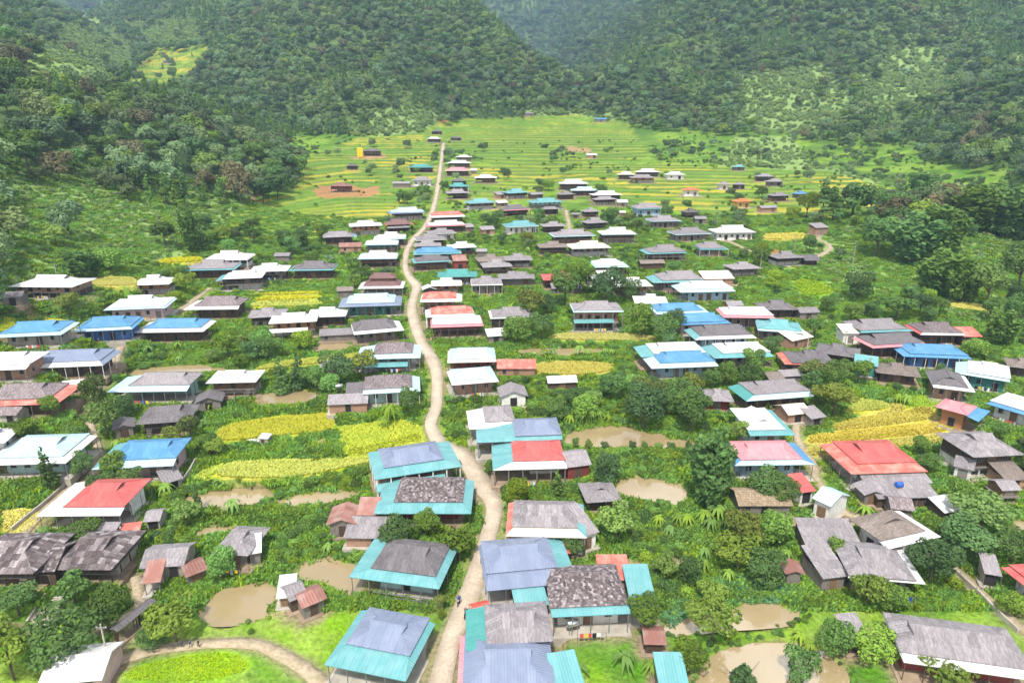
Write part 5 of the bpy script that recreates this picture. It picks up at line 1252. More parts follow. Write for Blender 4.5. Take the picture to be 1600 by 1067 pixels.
    bx0, bx1 = x0 + (.6 if Lf > .05 else 1.15 if not shed else .35), x1 - (.6 if R > .05 else 1.15 if not shed else .35)
    by0, by1 = y0 + (.75 if F > .05 else 1.5 if not shed else .5), y1 - (.35 if Bk > .6 else .7 if not shed else .3)
    wt = .14
    stilt = h['style'] == S and e > 2.3
    fl = min(2.1, e - 1.3) if stilt else .14
    W = h['wall']; hz = top - .04
    if shed and roof_kind == 'mono': hz = e - .08
    openf = ex.get('open')
    upper = W
    if stilt and W in ('white_wall',): upper = 'dark_wood'
    # the walls are four separate boards; an open front leaves the inside dark
    mats4 = {'front': upper, 'back': upper, 'left': upper, 'right': upper}
    if stilt and wood and lod and rnd.random() < .5: mats4['right'] = 'white_wall' if rnd.random() < .4 else upper
    if not openf:
        box_part('front_wall', mats4['front'], root, bx0, bx1, by0, by0 + wt, fl, hz)
    else:
        box_part('inner_wall', W, root, bx0, bx1, by0 + (by1 - by0) * .6, by0 + (by1 - by0) * .6 + wt, fl, hz)
    hb = hz if not (shed and roof_kind == 'mono') else e + D * .26 - .35
    box_part('back_wall', mats4['back'], root, bx0, bx1, by1 - wt, by1, fl, hb)
    if not (openf and shed):
        ys0 = by0 + wt if not openf else by0 + (by1 - by0) * .35
        box_part('end_wall', mats4['left'], root, bx0, bx0 + wt, ys0, by1 - wt, fl, hz - .003)
        box_part('end_wall', mats4['right'], root, bx1 - wt, bx1, ys0, by1 - wt, fl, hz - .003)
    width = bx1 - bx0
    if stilt:
        box_part('upper_floor', 'grey_wood', root, bx0 - .3, bx1 + .3, by0 - .5, by1 + .2, fl - .22, fl - .004)
        lower = {'white_wall': 'white_wall', 'orange_wood': 'white_wall'}.get(W, rnd.choice(['concrete', 'grey_wood', 'white_wall', 'brick_wall', 'dark_wood', 'dark_wood']))
        box_part('ground_floor_wall', lower, root, bx0 + width * rnd.choice([.02, .3]), bx1 - .1, by0 + 1.6, by1 - .2, .1, fl - .23)
    # ---- openings
    if not openf:
        n = max(1, int(width / (2.3 if lod else 3.4)))
        hgt = min(1.15, (hz - fl) * .5)
        doors = {n // 2} if n < 5 else {1, n // 2, n - 1} if rnd.random() < .5 else {n // 2}
        for i in range(n):
            x = bx0 + (i + .5) * width / n
            if shed and i not in doors and rnd.random() < .6: continue
            if i in doors: door(root, x, by0, fl + .02, 1.15 if lod else 1.5, min(2.0, hz - fl - .2), 0, rnd.choice(['dark_room', 'dark_wood', 'dark_room', 'dark_wood', 'plank_wood', 'grey_wood']), lod)
            else: window(root, x, by0, fl + (hz - fl) * .34, .8, hgt * .9, 0, rnd, lod > 1)
        if lod and not shed:
            for f_, x_ in ((1, bx1), (3, bx0)):
                for k in range(1):
                    window(root, x_, by0 + (by1 - by0) * (.3 + .4 * k), fl + (hz - fl) * .34, .75, hgt * .9, f_, rnd, lod > 1)
    # ---- posts
    pr = .05 if not stilt else .10
    pm = 'steel_post' if not wood else 'dark_wood' if W in ('dark_wood', 'red_wood') else 'grey_wood'
    if rnd.random() < .08: pm = 'white_wall'
    pz = .1
    if F > .4 or stilt or openf:
        n = max(2, int(round(L / (2.6 if lod else 4.0))))
        yy = Y0 + .3 if (F > .4 or openf) else by0 + .05
        for i in range(n + 1):
            x = X0 + .3 + (L - .6) * i / n
            if F <= .4 and not openf: x = bx0 + .1 + (width - .2) * i / n
            add('post', post_mesh((e if (F > .4 or openf) else fl) - pz - .1, pr, pm), root, (x, yy, pz))
    for sw, xx in ((Lf, X0 + .25), (R, X1 - .25)):
        if sw > 1.0 or openf:
            n = max(1, int(D / 3.2))
            for i in range(1, n + 1):
                add('post', post_mesh(e - pz - .1, pr, pm), root, (xx, Y0 + .3 + (D - .6) * i / n, pz))
    if stilt and lod:
        for xx in (bx0 + .1, bx1 - .1):
            for i in range(1, 4): add('post', post_mesh(fl - pz - .2, .1, pm), root, (xx, by0 + (by1 - by0) * i / 3 - .1, pz))
    # ---- railing, lower awning
    if ex.get('rail') or (stilt and lod and rnd.random() < .4):
        zr0 = fl if stilt else .15
        yy = by0 - .45 if stilt else Y0 + .3
        mb = MB()
        rl = MB().box(bx0 - .2, bx1 + .2, yy - .04, yy + .04, zr0 + .85, zr0 + .93).box(bx0 - .2, bx1 + .2, yy - .03, yy + .03, zr0 + .3, zr0 + .36).build('railing', MATS['plank_wood' if wood else 'steel_post'], root)
        n = max(3, int(width / .9)); bm = MB().box(-.03, .03, -.028, .028, 0, .86).mesh('baluster', MATS['plank_wood' if wood else 'steel_post'])
        if lod:
            for i in range(n + 1): add('baluster', bm, rl, (bx0 - .17 + (width + .34) * i / n, yy, zr0))
    if stilt and lod:
        st = MB()
        sx = bx1 - 1.6 if rnd.random() < .5 else bx0 + .6
        for i in range(7): st.box(sx, sx + 1.0, by0 - 2.4 + i * .27, by0 - 2.12 + i * .27, fl * i / 7, fl * i / 7 + .06)
        st.build('stair', MATS['grey_wood'], root)
    if ex.get('awning'):
        za = max(2.2, e * .52)
        roof_faces('awning', [[(X0 + .1, Y0 - 1.4, za), (X0 + L * .80, Y0 - 1.4, za), (X0 + L * .80, Y0 + .5, za + .55), (X0 + .1, Y0 + .5, za + .55)]], ex['awning'], root, lod, rnd)
        for i in range(4): add('post', post_mesh(za - .2, .06, pm), root, (X0 + .3 + (L * .80 - .5) * i / 3, Y0 - 1.2, .1))
for k, h in enumerate(placed):
    build_house(h, random.Random(1000 + k))
# ------------------------------------------------------------------ plants: a few shapes of each kind, many individuals
def leaf_cards(pos, nrm, size, rg, aspect=1.0, curl=0.0):
    """one small leaf-clump face per point, turned to face roughly along nrm"""
    n = len(pos)
    nrm = nrm / (np.linalg.norm(nrm, axis=1)[:, None] + 1e-9)
    r = rg.normal(size=(n, 3)); t = np.cross(nrm, r); t /= np.linalg.norm(t, axis=1)[:, None] + 1e-9
    bt = np.cross(nrm, t)
    s = size[:, None] / 2
    a = pos - t * s * aspect - bt * s * .25; b_ = pos + t * s * .15 - bt * s + nrm * s * curl
    c = pos + t * s * aspect + bt * s * .2; d = pos - t * s * .1 + bt * s + nrm * s * curl
    v = np.stack([a, b_, c, d], 1).reshape(-1, 3)
    return v, np.arange(4 * n).reshape(n, 4)
def crown(name, lobes, n, leaf, mat, seed, jitter=.55, low=-.55, fill=.12, aspect=1.0):
    """leaves spread over and inside a cluster of uneven lobes (x, y, z, radius, height radius)"""
    rg = np.random.default_rng(seed); L = np.array(lobes, float)
    w = L[:, 3] ** 2; w = w / w.sum()
    k = rg.choice(len(L), n * 2, p=w)
    d = rg.normal(size=(n * 2, 3)); d /= np.linalg.norm(d, axis=1)[:, None]
    keep = d[:, 2] > low
    k, d = k[keep], d[keep]
    rad = rg.uniform(.80, 1.08, len(k)); ins = rg.random(len(k)) < fill; rad[ins] = rg.uniform(.3, .8, ins.sum())
    pos = L[k, :3] + d * rad[:, None] * np.column_stack([L[k, 3], L[k, 3], L[k, 4]])
    # drop what is buried in another lobe
    bur = np.zeros(len(k), bool)
    for i in range(len(L)):
        q = (pos - L[i, :3]) / np.array([L[i, 3], L[i, 3], L[i, 4]])
        bur |= (np.linalg.norm(q, axis=1) < .72) & (k != i)
    pos, d, k = pos[~bur][:n], d[~bur][:n], k[~bur][:n]
    size = leaf * rg.uniform(.6, 1.45, len(pos))
    v, f = leaf_cards(pos, d + rg.normal(size=d.shape) * jitter + np.array([0, 0, .25]), size, rg, aspect)
    lobe_t = rg.random(len(L)); t1 = np.clip(lobe_t[k] * .6 + rg.random(len(k)) * .5, 0, 1); t2 = np.clip(rg.random(len(k)) * .6 + lobe_t[::-1][k] * .4, 0, 1)
    col = np.repeat(np.column_stack([t1, t2, t1]), 4, 0)
    return np_mesh(name, v, f, MATS[mat], False, col)
def lobes_round(rg, w, z0, h, n):
    out = [(0, 0, z0 + h * .5, w * .30, h * .40)]
    for i in range(n):
        a = 2 * math.pi * i / n * 1.0 + rg.uniform(-.4, .4); r = w * rg.uniform(.18, .36)
        zz = z0 + h * rg.uniform(.25, .8); k = rg.uniform(.14, .23)
        out.append((r * math.cos(a), r * math.sin(a), zz, w * k, h * rg.uniform(.17, .27)))
    return out
def trunk_mesh(rg, h, r, limbs):
    mb = MB(); p = Vector((0, 0, -.5)); q = Vector((rg.uniform(-.2, .2), rg.uniform(-.2, .2), h * .45))
    mb.tube(p, q, r, r * .75, 7)
    t = Vector((q.x * 1.5, q.y * 1.5, h * .8)); mb.tube(q, t, r * .75, r * .3, 6)
    for i in range(limbs):
        a = 2 * math.pi * i / limbs + rg.uniform(-.4, .4); e = Vector((math.cos(a) * h * .32, math.sin(a) * h * .32, h * rg.uniform(.62, .8)))
        mb.tube(q * rg.uniform(.75, 1.0), e, r * .45, r * .14, 5)
    return mb.mesh('trunk', MATS['bark'])
PROTO = {}
R_ = random.Random(5)
for i in range(9):   # z of the crown's foot, number of lobes, leaves, leaf size, jitter
    z0, nl, nn, ls, jt = [(1.5, 12, 2300, .34, .55), (1.2, 14, 2300, .30, .45), (2.4, 7, 1300, .36, .7), (1.6, 10, 2500, .28, .4), (1.0, 16, 2300, .34, .6), (2.8, 6, 1000, .42, .8), (1.8, 9, 1700, .32, .5), (.8, 13, 2400, .30, .5), (2.2, 11, 1500, .38, .75)][i]
    PROTO['tree', i] = (trunk_mesh(R_, 6.2, .17, 5), crown('crown', lobes_round(R_, 6.2, z0, 6.7 - z0, nl), nn, ls, ['leaf_tree', 'leaf_dark', 'leaf_olive', 'leaf_dark', 'leaf_bush', 'leaf_tree', 'leaf_bamboo', 'leaf_dark', 'leaf_fresh'][i], 20 + i, jt), 6.2, 6.7)
for i in range(8):
    PROTO['forest', i] = (trunk_mesh(R_, 12.5, .30, 5), crown('crown', lobes_round(R_, 12.5, [3, 4.5, 2.5, 3.5, 5, 3, 4, 2.5][i], [10.5, 8.5, 11, 9, 8.5, 10.5, 9, 11][i], [14, 10, 16, 12, 8, 13, 11, 9][i]), 1000, .95, ['leaf_forest', 'leaf_dark', 'leaf_forest', 'leaf_forest', 'leaf_tree', 'leaf_dark', 'leaf_fresh', 'leaf_dry'][i], 40 + i, .28), 12.5, 13.5)
def tall_lobes(rg, w, h, n, conic):
    out = []
    for i in range(n):
        t = i / (n - 1); rr = w * .5 * ((1 - t * .85) if conic else (1 - .55 * abs(t - .45)))
        a = rg.uniform(0, 6.28); out.append((math.cos(a) * rr * .45, math.sin(a) * rr * .45, h * (.12 + .82 * t), rr * .62 + .15, h / n * 1.1))
    return out
PROTO['conifer', 0] = (trunk_mesh(R_, 8.5, .14, 3), crown('crown', tall_lobes(R_, 3.4, 9.0, 12, True), 900, .40, 'leaf_dark', 61), 3.4, 9.0)
PROTO['pine', 0] = (trunk_mesh(R_, 15, .22, 4), crown('crown', [(x * .7, y * .7, z + 4, r, hh) for x, y, z, r, hh in tall_lobes(R_, 6.5, 12, 10, True)], 520, .9, 'leaf_bamboo', 62), 6.5, 15.5)
def bamboo(seed):
    rg = random.Random(seed); mb = MB(); lob = []
    for i in range(13):
        a = rg.uniform(0, 6.28); r0 = rg.uniform(0, .7); r1 = rg.uniform(1.0, 3.0); h = rg.uniform(7.5, 12)
        p = Vector((r0 * math.cos(a), r0 * math.sin(a), -.3)); m_ = Vector((r0 * 1.7 * math.cos(a), r0 * 1.7 * math.sin(a), h * .6)); q = Vector((r1 * math.cos(a), r1 * math.sin(a), h))
        mb.tube(p, m_, .06, .05, 5); mb.tube(m_, q, .05, .02, 5)
        for t in (.35, .55, .75, .95):
            c = p.lerp(q, t); lob.append((c.x, c.y, c.z, rg.uniform(.8, 1.25), rg.uniform(1.0, 1.6)))
    return mb.mesh('culms', MATS['leaf_bamboo']), crown('crown', lob, 2600, .50, 'leaf_bamboo', seed, .8, -.9, .25, 1.5), 6.6, 12.0
for i in range(2): PROTO['bamboo', i] = bamboo(70 + i)
for i in range(4):
    lob = [(0, 0, .9, 1.0, .8)] + [(R_.uniform(-.9, .9), R_.uniform(-.9, .9), R_.uniform(.5, 1.3), R_.uniform(.45, .75), R_.uniform(.45, .8)) for _ in range(6)]
    st = MB()
    for _ in range(5):
        a = R_.uniform(0, 6.28); st.tube((0, 0, -.2), (math.cos(a) * .7, math.sin(a) * .7, 1.2), .04, .02, 4)
    PROTO['shrub', i] = (st.mesh('stems', MATS['bark']), crown('foliage', lob, 620, .23, ['leaf_bush', 'leaf_tree', 'leaf_bush', 'leaf_dark'][i], 80 + i, .7, -.7, .2), 2.9, 2.2)
def banana(seed):
    rg = random.Random(seed); v, f = [], []
    n = 12
    for i in range(n):
        a = 2 * math.pi * i / n + rg.uniform(-.3, .3); ln = rg.uniform(1.9, 2.7); up = rg.uniform(.5, 1.3); w = rg.uniform(.20, .30)
        d = Vector((math.cos(a), math.sin(a), 0)); s = Vector((-math.sin(a), math.cos(a), 0)); b0 = len(v); k = 6
        for j in range(k + 1):
            t = j / k; c = d * (ln * t * .85) + Vector((0, 0, 1.9 + up * 1.6 * t - (up + .9) * 1.5 * t * t)); ww = w * (math.sin(math.pi * min(1, t * .86 + .12)) ** .7)
            v += [tuple(c - s * ww + Vector((0, 0, -.12 * ww))), tuple(c), tuple(c + s * ww + Vector((0, 0, -.12 * ww)))]
        for j in range(k):
            for q in (0, 1): f.append((b0 + 3 * j + q, b0 + 3 * j + 3 + q, b0 + 3 * j + 4 + q, b0 + 3 * j + 1 + q))
    col = np.random.default_rng(seed).random((len(v), 3)) * .4 + .3
    stem = MB().tube((0, 0, -.3), (0, 0, 2.0), .13, .09, 6).mesh('stem', MATS['leaf_banana'])
    return stem, np_mesh('leaves', v, f, MATS['leaf_banana'], False, col), 4.0, 3.0
for i in range(3): PROTO['banana', i] = banana(90 + i)
# ground-cover patches and scrub, for the masses nobody could count
def grass_patch(seed, w, n, h, mat, wide):
    rg = np.random.default_rng(seed)
    p = np.column_stack([rg.uniform(-w / 2, w / 2, (n, 2)), np.zeros(n)]); a = rg.uniform(0, 6.28, n); hh = h * rg.uniform(.5, 1.3, n)
    d = np.column_stack([np.cos(a), np.sin(a), np.zeros(n)]); s = np.column_stack([-np.sin(a), np.cos(a), np.zeros(n)]) * (wide * rg.uniform(.6, 1.3, n))[:, None]
    up = np.zeros((n, 3)); up[:, 2] = hh
    lean = d * (hh * rg.uniform(.2, .8, n))[:, None]
    v = np.stack([p - s * .5, p + s * .5, p + up * .75 + lean * .6 + s * .55, p + up + lean - s * .35], 1).reshape(-1, 3)
    t = rg.random(n); col = np.repeat(np.column_stack([t, rg.random(n), t]), 4, 0)
    return np_mesh('tuft', v, np.arange(4 * n).reshape(n, 4), MATS[mat], False, col)
PATCH = [grass_patch(1, 2.6, 130, .42, 'leaf_grass', .22), grass_patch(2, 2.6, 110, .55, 'leaf_grass', .28), grass_patch(3, 2.4, 120, .50, 'leaf_bush', .30)]
SCRUB = [crown('scrub', [(R_.uniform(-1.4, 1.4), R_.uniform(-1.4, 1.4), R_.uniform(.6, 2.0), R_.uniform(.6, 1.0), R_.uniform(.7, 1.3)) for _ in range(9)], 320, .48, 'leaf_scrub', 95 + i, .8, -.3, .15, 1.6) for i in range(3)]
BUSH = [PROTO['shrub', i][1] for i in range(4)]
FAR = [PROTO['forest', i][1] for i in range(8)] + [PROTO['pine', 0][1]]

def mass(name, pts, rotz, scl, which, meshes, label, cat):
    """one mass of instanced plants (geometry nodes) that nobody could count"""
    src = bpy.data.collections.new(name + '_source')
    for i, me in enumerate(meshes):
        o = bpy.data.objects.new('%s_shape_%02d' % (name, i), me); src.objects.link(o)
    pts = np.asarray(pts, np.float32)
    m = bpy.data.meshes.new(name); m.vertices.add(len(pts)); m.vertices.foreach_set('co', pts.ravel())
    for nm, tp, val in (('rotz', 'FLOAT', rotz), ('scl', 'FLOAT', scl), ('which', 'INT', which)):
        a = m.attributes.new(nm, tp, 'POINT'); a.data.foreach_set('value', np.asarray(val, np.int32 if tp == 'INT' else np.float32))
    o = add(name, m)
    ng = bpy.data.node_groups.new(name, 'GeometryNodeTree')
    ng.interface.new_socket('Geometry', in_out='INPUT', socket_type='NodeSocketGeometry'); ng.interface.new_socket('Geometry', in_out='OUTPUT', socket_type='NodeSocketGeometry')
    N = ng.nodes; gi = N.new('NodeGroupInput'); go = N.new('NodeGroupOutput')
    ci = N.new('GeometryNodeCollectionInfo'); ci.inputs['Collection'].default_value = src; ci.inputs['Separate Children'].default_value = True; ci.inputs['Reset Children'].default_value = True
    ip = N.new('GeometryNodeInstanceOnPoints'); ip.inputs['Pick Instance'].default_value = True
    def attr(nm, tp):
        a = N.new('GeometryNodeInputNamedAttribute'); a.data_type = tp; a.inputs['Name'].default_value = nm
        return a.outputs['Attribute']
    cx = N.new('ShaderNodeCombineXYZ'); ng.links.new(attr('rotz', 'FLOAT'), cx.inputs['Z'])
    ng.links.new(gi.outputs[0], ip.inputs['Points']); ng.links.new(ci.outputs[0], ip.inputs['Instance'])
    ng.links.new(attr('which', 'INT'), ip.inputs['Instance Index']); ng.links.new(cx.outputs[0], ip.inputs['Rotation']); ng.links.new(attr('scl', 'FLOAT'), ip.inputs['Scale'])
    ng.links.new(ip.outputs[0], go.inputs[0])
    md = o.modifiers.new('scatter', 'NODES'); md.node_group = ng
    return tag(o, label, cat, kind='stuff')

# ---- where nothing may grow: distance to buildings, roads, ponds and fields
def clear_of(x, y, mh, mr, mp, mf):
    """True where a plant keeps its distance from houses, roads, ponds and fields"""
    ok = np.ones(len(x), bool)
    for h in placed:
        near = np.hypot(x - h['c'][0], y - h['c'][1]) < h['L'] + 8
        if near.any():
            i = np.where(near)[0]; ok[i] &= poly_dist(x[i], y[i], h['pad']) > mh - .5
    for name, w, width in road_places:
        for k in range(0, len(w) - 1, 2):
            k2 = min(k + 2, len(w) - 1)
            near = np.abs(y - w[k, 1]) < abs(w[k2, 1] - w[k, 1]) + 6
            i = np.where(near)[0]
            if len(i):
                d, _ = seg_dist(x[i], y[i], w[k, 0], w[k, 1], w[k2, 0], w[k2, 1]); ok[i] &= d > width[k] / 2 + mr
    for lst, mg in ((pond_places, mp), (rice_places, mf)):
        for _, w, z in lst:
            c = w.mean(0); i = np.where(np.hypot(x - c[0], y - c[1]) < 45)[0]
            if len(i): ok[i] &= poly_dist(x[i], y[i], w) > mg
    return ok
# roofs and roads as seen from where the picture was taken: trees are not planted where they would hide them
CELL = 4
HIDE = np.full((1068 // CELL + 2, 1600 // CELL + 2), 0.0)
yy_, xx_ = np.mgrid[0:HIDE.shape[0], 0:HIDE.shape[1]]; cxp, cyp = xx_ * CELL + 2.0, yy_ * CELL + 2.0
def mark(poly, depth):
    m = in_poly(cxp, cyp, poly); HIDE[m] = np.maximum(HIDE[m], depth)
for h in placed:
    ca, sa = math.cos(h['yaw']), math.sin(h['yaw']); q = []
    for u, v, z in ((-.5, -.5, h['e'] - 1.2), (.5, -.5, h['e'] - 1.2), (.5, .5, h['e'] + .8), (.3, .1, h['e'] + 2.2), (-.3, .1, h['e'] + 2.2), (-.5, .5, h['e'] + .8)):
        u *= h['L']; v *= h['D']
        a_, b_ = to_px(h['c'][0] + u * ca - v * sa, h['c'][1] + u * sa + v * ca, h['g'] + z); q.append((float(a_), float(b_)))
    mark(q, h['c'][1])
for name, w, width in road_places:
    for k in range(len(w) - 1):
        a_, b_ = to_px(w[k:k + 2, 0], w[k:k + 2, 1], w[k:k + 2, 2]); wp = width[k] * FPX / w[k, 1] * .5
        mark([(a_[0] - wp, b_[0] + 2), (a_[0] + wp, b_[0] + 2), (a_[1] + wp, b_[1] - 2), (a_[1] - wp, b_[1] - 2)], w[k, 1])
for lst in (pond_places, rice_places):
    for _, w, z in lst:
        a_, b_ = to_px(w[:, 0], w[:, 1], np.full(len(w), z)); mark([(x, y) for x, y in zip(a_, b_)], w[:, 1].mean() + 2)
def hides(x, y, z, wid, hgt, frac=.34):
    """how much of what matters a plant of that size would cover"""
    n = np.zeros(len(x)); t = 0
    for fz in (.35, .65, .95):
        for fx in (-.35, 0, .35):
            a_, b_ = to_px(x + fx * wid, y, z + fz * hgt)
            i = np.clip((b_ / CELL).astype(int), 0, HIDE.shape[0] - 1); j = np.clip((a_ / CELL).astype(int), 0, HIDE.shape[1] - 1)
            n += HIDE[i, j] > y + 1; t += 1
    return n / t > frac
def in_view(x, y, z, m=190):
    a_, b_ = to_px(x, y, z); return (a_ > -m) & (a_ < 1600 + m) & (b_ > -m) & (b_ < 1067 + m)

# ---- named individuals: (picture x of the foot, y of the foot, width px, height px, kind)
TREES = [(118,948,58,50,'tree'),(172,985,72,62,'tree'),(105,1040,105,85,'tree'),(22,1062,80,90,'tree'),(30,962,64,46,'tree'),(275,1000,78,62,'tree'),(350,905,44,56,'tree'),(240,1012,46,36,'tree'),
 (620,858,62,46,'tree'),(668,842,42,42,'tree'),(718,872,66,52,'tree'),(962,842,62,52,'tree'),(1108,800,74,118,'bamboo'),(1006,668,72,64,'tree'),(1080,676,56,62,'tree'),(945,762,46,54,'tree'),
 (1150,694,34,36,'tree'),(1195,780,64,46,'tree'),(1222,790,50,44,'tree'),(1196,915,66,52,'tree'),(1112,1000,78,66,'tree'),(1306,1020,62,50,'tree'),(1352,945,58,46,'tree'),(1308,880,44,36,'tree'),(1076,1052,60,50,'tree'),
 (1496,800,50,52,'tree'),(1530,830,90,52,'tree'),(1505,865,90,50,'tree'),(1302,650,68,50,'tree'),(1436,716,34,34,'tree'),(1250,1062,56,60,'tree'),(1160,1068,50,44,'conifer'),(1005,985,64,56,'tree'),(1040,905,40,36,'tree'),
 (78,765,30,62,'conifer'),(310,800,14,46,'conifer'),(130,748,36,40,'tree'),(168,685,50,56,'tree'),(152,640,40,50,'tree'),(85,665,38,34,'tree'),(40,690,40,30,'tree'),(210,782,40,34,'tree'),(158,778,46,40,'tree'),
 (440,610,34,56,'conifer'),(468,606,34,54,'conifer'),(494,610,40,46,'tree'),(532,600,56,44,'tree'),(568,595,46,44,'tree'),(640,650,36,44,'tree'),(610,660,30,40,'banana'),(830,500,50,46,'tree'),(948,480,56,54,'tree'),
 (882,478,54,50,'tree'),(905,462,50,46,'tree'),(1002,525,46,50,'tree'),(1052,524,34,36,'tree'),(1036,540,44,44,'tree'),(808,535,46,40,'tree'),(846,530,44,36,'tree'),(985,470,34,30,'tree'),(1176,590,36,42,'tree'),
 (1132,605,34,36,'tree'),(1112,608,30,30,'tree'),(1300,610,46,44,'tree'),(1262,600,36,36,'tree'),(1340,600,46,36,'tree'),(1470,600,30,32,'tree'),(1560,540,50,50,'bamboo'),(1580,520,46,60,'tree'),(1520,560,40,30,'tree'),
 (1120,770,44,36,'tree'),(870,775,26,40,'conifer'),(895,870,40,34,'tree'),(765,745,18,26,'tree'),(1075,912,46,40,'tree'),(1150,890,70,52,'tree'),(1110,940,44,34,'tree'),(1362,1030,70,50,'tree'),(1470,1066,80,40,'tree'),(1580,960,46,36,'tree'),(1395,955,50,40,'tree'),
 (688,955,24,28,'tree'),(690,965,14,20,'shrub'),(560,1010,20,20,'shrub'),(60,880,1,1,'skip'),(130,850,56,40,'tree'),(300,690,40,40,'tree'),(275,700,34,34,'tree'),(180,752,46,44,'tree'),(205,765,40,30,'tree'),(120,700,40,34,'tree'),
 (395,700,20,16,'skip'),(1210,452,28,30,'tree'),(1340,470,50,40,'tree'),(1368,400,60,54,'tree'),(1420,410,80,66,'bamboo'),(1470,400,70,70,'bamboo'),(1500,470,60,66,'bamboo'),(1460,460,70,60,'bamboo'),(1560,370,80,70,'bamboo'),(1520,362,70,60,'bamboo'),(1600,380,80,70,'bamboo'),(1590,460,70,76,'tree'),(1540,480,60,60,'tree'),(1400,500,60,34,'tree'),
 (1440,310,50,36,'bamboo'),(1300,345,40,46,'pine'),(1330,340,40,44,'pine'),(1285,330,36,44,'pine'),(1360,335,40,40,'tree'),(1400,345,50,40,'tree'),(1260,340,36,36,'tree'),(300,395,34,60,'bamboo'),(132,420,50,40,'bamboo'),(175,425,46,36,'tree'),(60,520,30,26,'tree')]
for x_ in (899,920,945,988,1007,1029,1048,1076): TREES.append((x_, 703, 14, 17, 'tree'))        # young trees in a row on the pond bank
rt = random.Random(77)
def plant(kind, x, y, z, w, hgt, rz, rnd_):
    n = max(k[1] for k in PROTO if k[0] == kind) + 1
    i = rnd_.randrange(n); st, cr, pw, ph = PROTO[kind, i]
    nm = {'tree': 'tree', 'forest': 'tree', 'conifer': 'conifer_tree', 'pine': 'pine_tree', 'bamboo': 'bamboo_clump', 'shrub': 'shrub', 'banana': 'banana_plant'}[kind]
    r = empty(nm, (x, y, z), rz); r.scale = (w / pw, w / pw, hgt / ph)
    add(st.name.split('.')[0], st, r); add(cr.name.split('.')[0], cr, r)
    r['_kind'] = kind; r['_w'] = w
    return r
PLANTS = []
tp = [t for t in TREES if t[4] != 'skip']
tw = on_ground([t[0] for t in tp], [t[1] for t in tp])
taken = []
for t, w in zip(tp, tw):
    dep = w[1] * math.cos(PITCH) + (CAM_H - w[2]) * math.sin(PITCH); k = dep / FPX
    PLANTS.append((plant(t[4], w[0], w[1], float(ground_z(w[0], w[1])), t[2] * k, t[3] * k * 1.15, rt.uniform(0, 6.28), rt), w[0], w[1], t[2] * k)); taken.append((w[0], w[1], t[2] * k / 2))
def poisson(n, x, y, r, taken_, used=None):
    """greedy thinning: keep candidates that stay r apart from each other and from what is taken"""
    cell = {}; out = []
    def put(px_, py_, rr): cell.setdefault((int(px_ // 6), int(py_ // 6)), []).append((px_, py_, rr))
    for a_, b_, c_ in taken_: put(a_, b_, c_)
    for i in range(len(x)):
        gx, gy = int(x[i] // 6), int(y[i] // 6); ok = True
        for dx in (-1, 0, 1):
            for dy in (-1, 0, 1):
                for a_, b_, c_ in cell.get((gx + dx, gy + dy), ()):
                    if (a_ - x[i]) ** 2 + (b_ - y[i]) ** 2 < (max(r[i], c_) * .8) ** 2: ok = False; break
                if not ok: break
            if not ok: break
        if ok:
            out.append(i); put(x[i], y[i], r[i])
            if len(out) >= n: break
    return np.array(out, int)
rg = np.random.default_rng(21)
# ---- more garden trees among the houses
N = 11000
y = 84 + (600 - 84) * rg.random(N) ** 1.35; x = (rg.random(N) - .5) * 1.95 * y
hl = grid_at(HILL, x, y); z = ground_z(x, y); wid = rg.uniform(3.6, 7.2, N); hg = wid * rg.uniform(.85, 1.15, N)
ok = (hl < 7) & clear_of(x, y, 2.2, 1.6, 1.6, 2.2) & in_view(x, y, z) & ((grid_at(TER, x, y) < .5) | (rg.random(N) < .22)) & (fbm(x / 30, y / 30, 101) > .49)
ok &= ~hides(x, y, z, wid, hg, .15)
spx = to_px(x, y, z)
for poly in SCRUB_PX[:2]: ok &= ~(in_poly(spx[0], spx[1], poly) & (rg.random(N) < .9))
i = np.where(ok)[0]; k = poisson(470, x[i], y[i], wid[i] * .62, taken); i = i[k]
px_size = wid[i] / y[i] * np.where(in_view(x[i], y[i], z[i], 0), 1, .001); order = np.argsort(-px_size); things, rest = i[order[:150]], i[order[150:]]
for j in things:
    PLANTS.append((plant('tree', x[j], y[j], z[j], wid[j], hg[j], rt.uniform(0, 6.28), rt), x[j], y[j], wid[j]))
for j in i: taken.append((x[j], y[j], wid[j] / 2))
far_tree_pts = [(x[j], y[j], z[j], wid[j] / 6.2) for j in rest]
# ---- banana plants in the gardens
N = 3000
y = 84 + (300 - 84) * rg.random(N) ** 1.3; x = (rg.random(N) - .5) * 1.6 * y; z = ground_z(x, y); wid = rg.uniform(2.2, 3.5, N)
ok = (grid_at(HILL, x, y) < 5) & clear_of(x, y, 1.6, 1.2, 1.0, 1.4) & in_view(x, y, z, 0) & (fbm(x / 16, y / 16, 131) > .56) & ~hides(x, y, z, wid, wid * .9)
i = np.where(ok)[0]; k = poisson(60, x[i], y[i], wid[i] * .4, taken); i = i[k]
SPOT = [(680,770),(695,772),(730,770)]
bp = [(165,760),(178,764),(192,766),(216,768),(232,772),(246,770),(260,774),(365,800),(600,665),(975,1045),(1018,1050),(1045,1046),(905,1055),(1120,810),(1100,815),(1060,820),(1145,825),(1350,806),(905,658),(920,655),(935,652),(950,656),(890,660),(1200,640),(1390,628),(1402,630),(1415,634),(835,556),(850,557),(862,556),(905,556),(918,556),(955,556),(800,516),(1160,870),(1130,868),(1100,870),(1250,1000),(1265,1010),(70,835),(330,640),(318,670)]
bw = on_ground([q[0] for q in bp], [q[1] for q in bp])
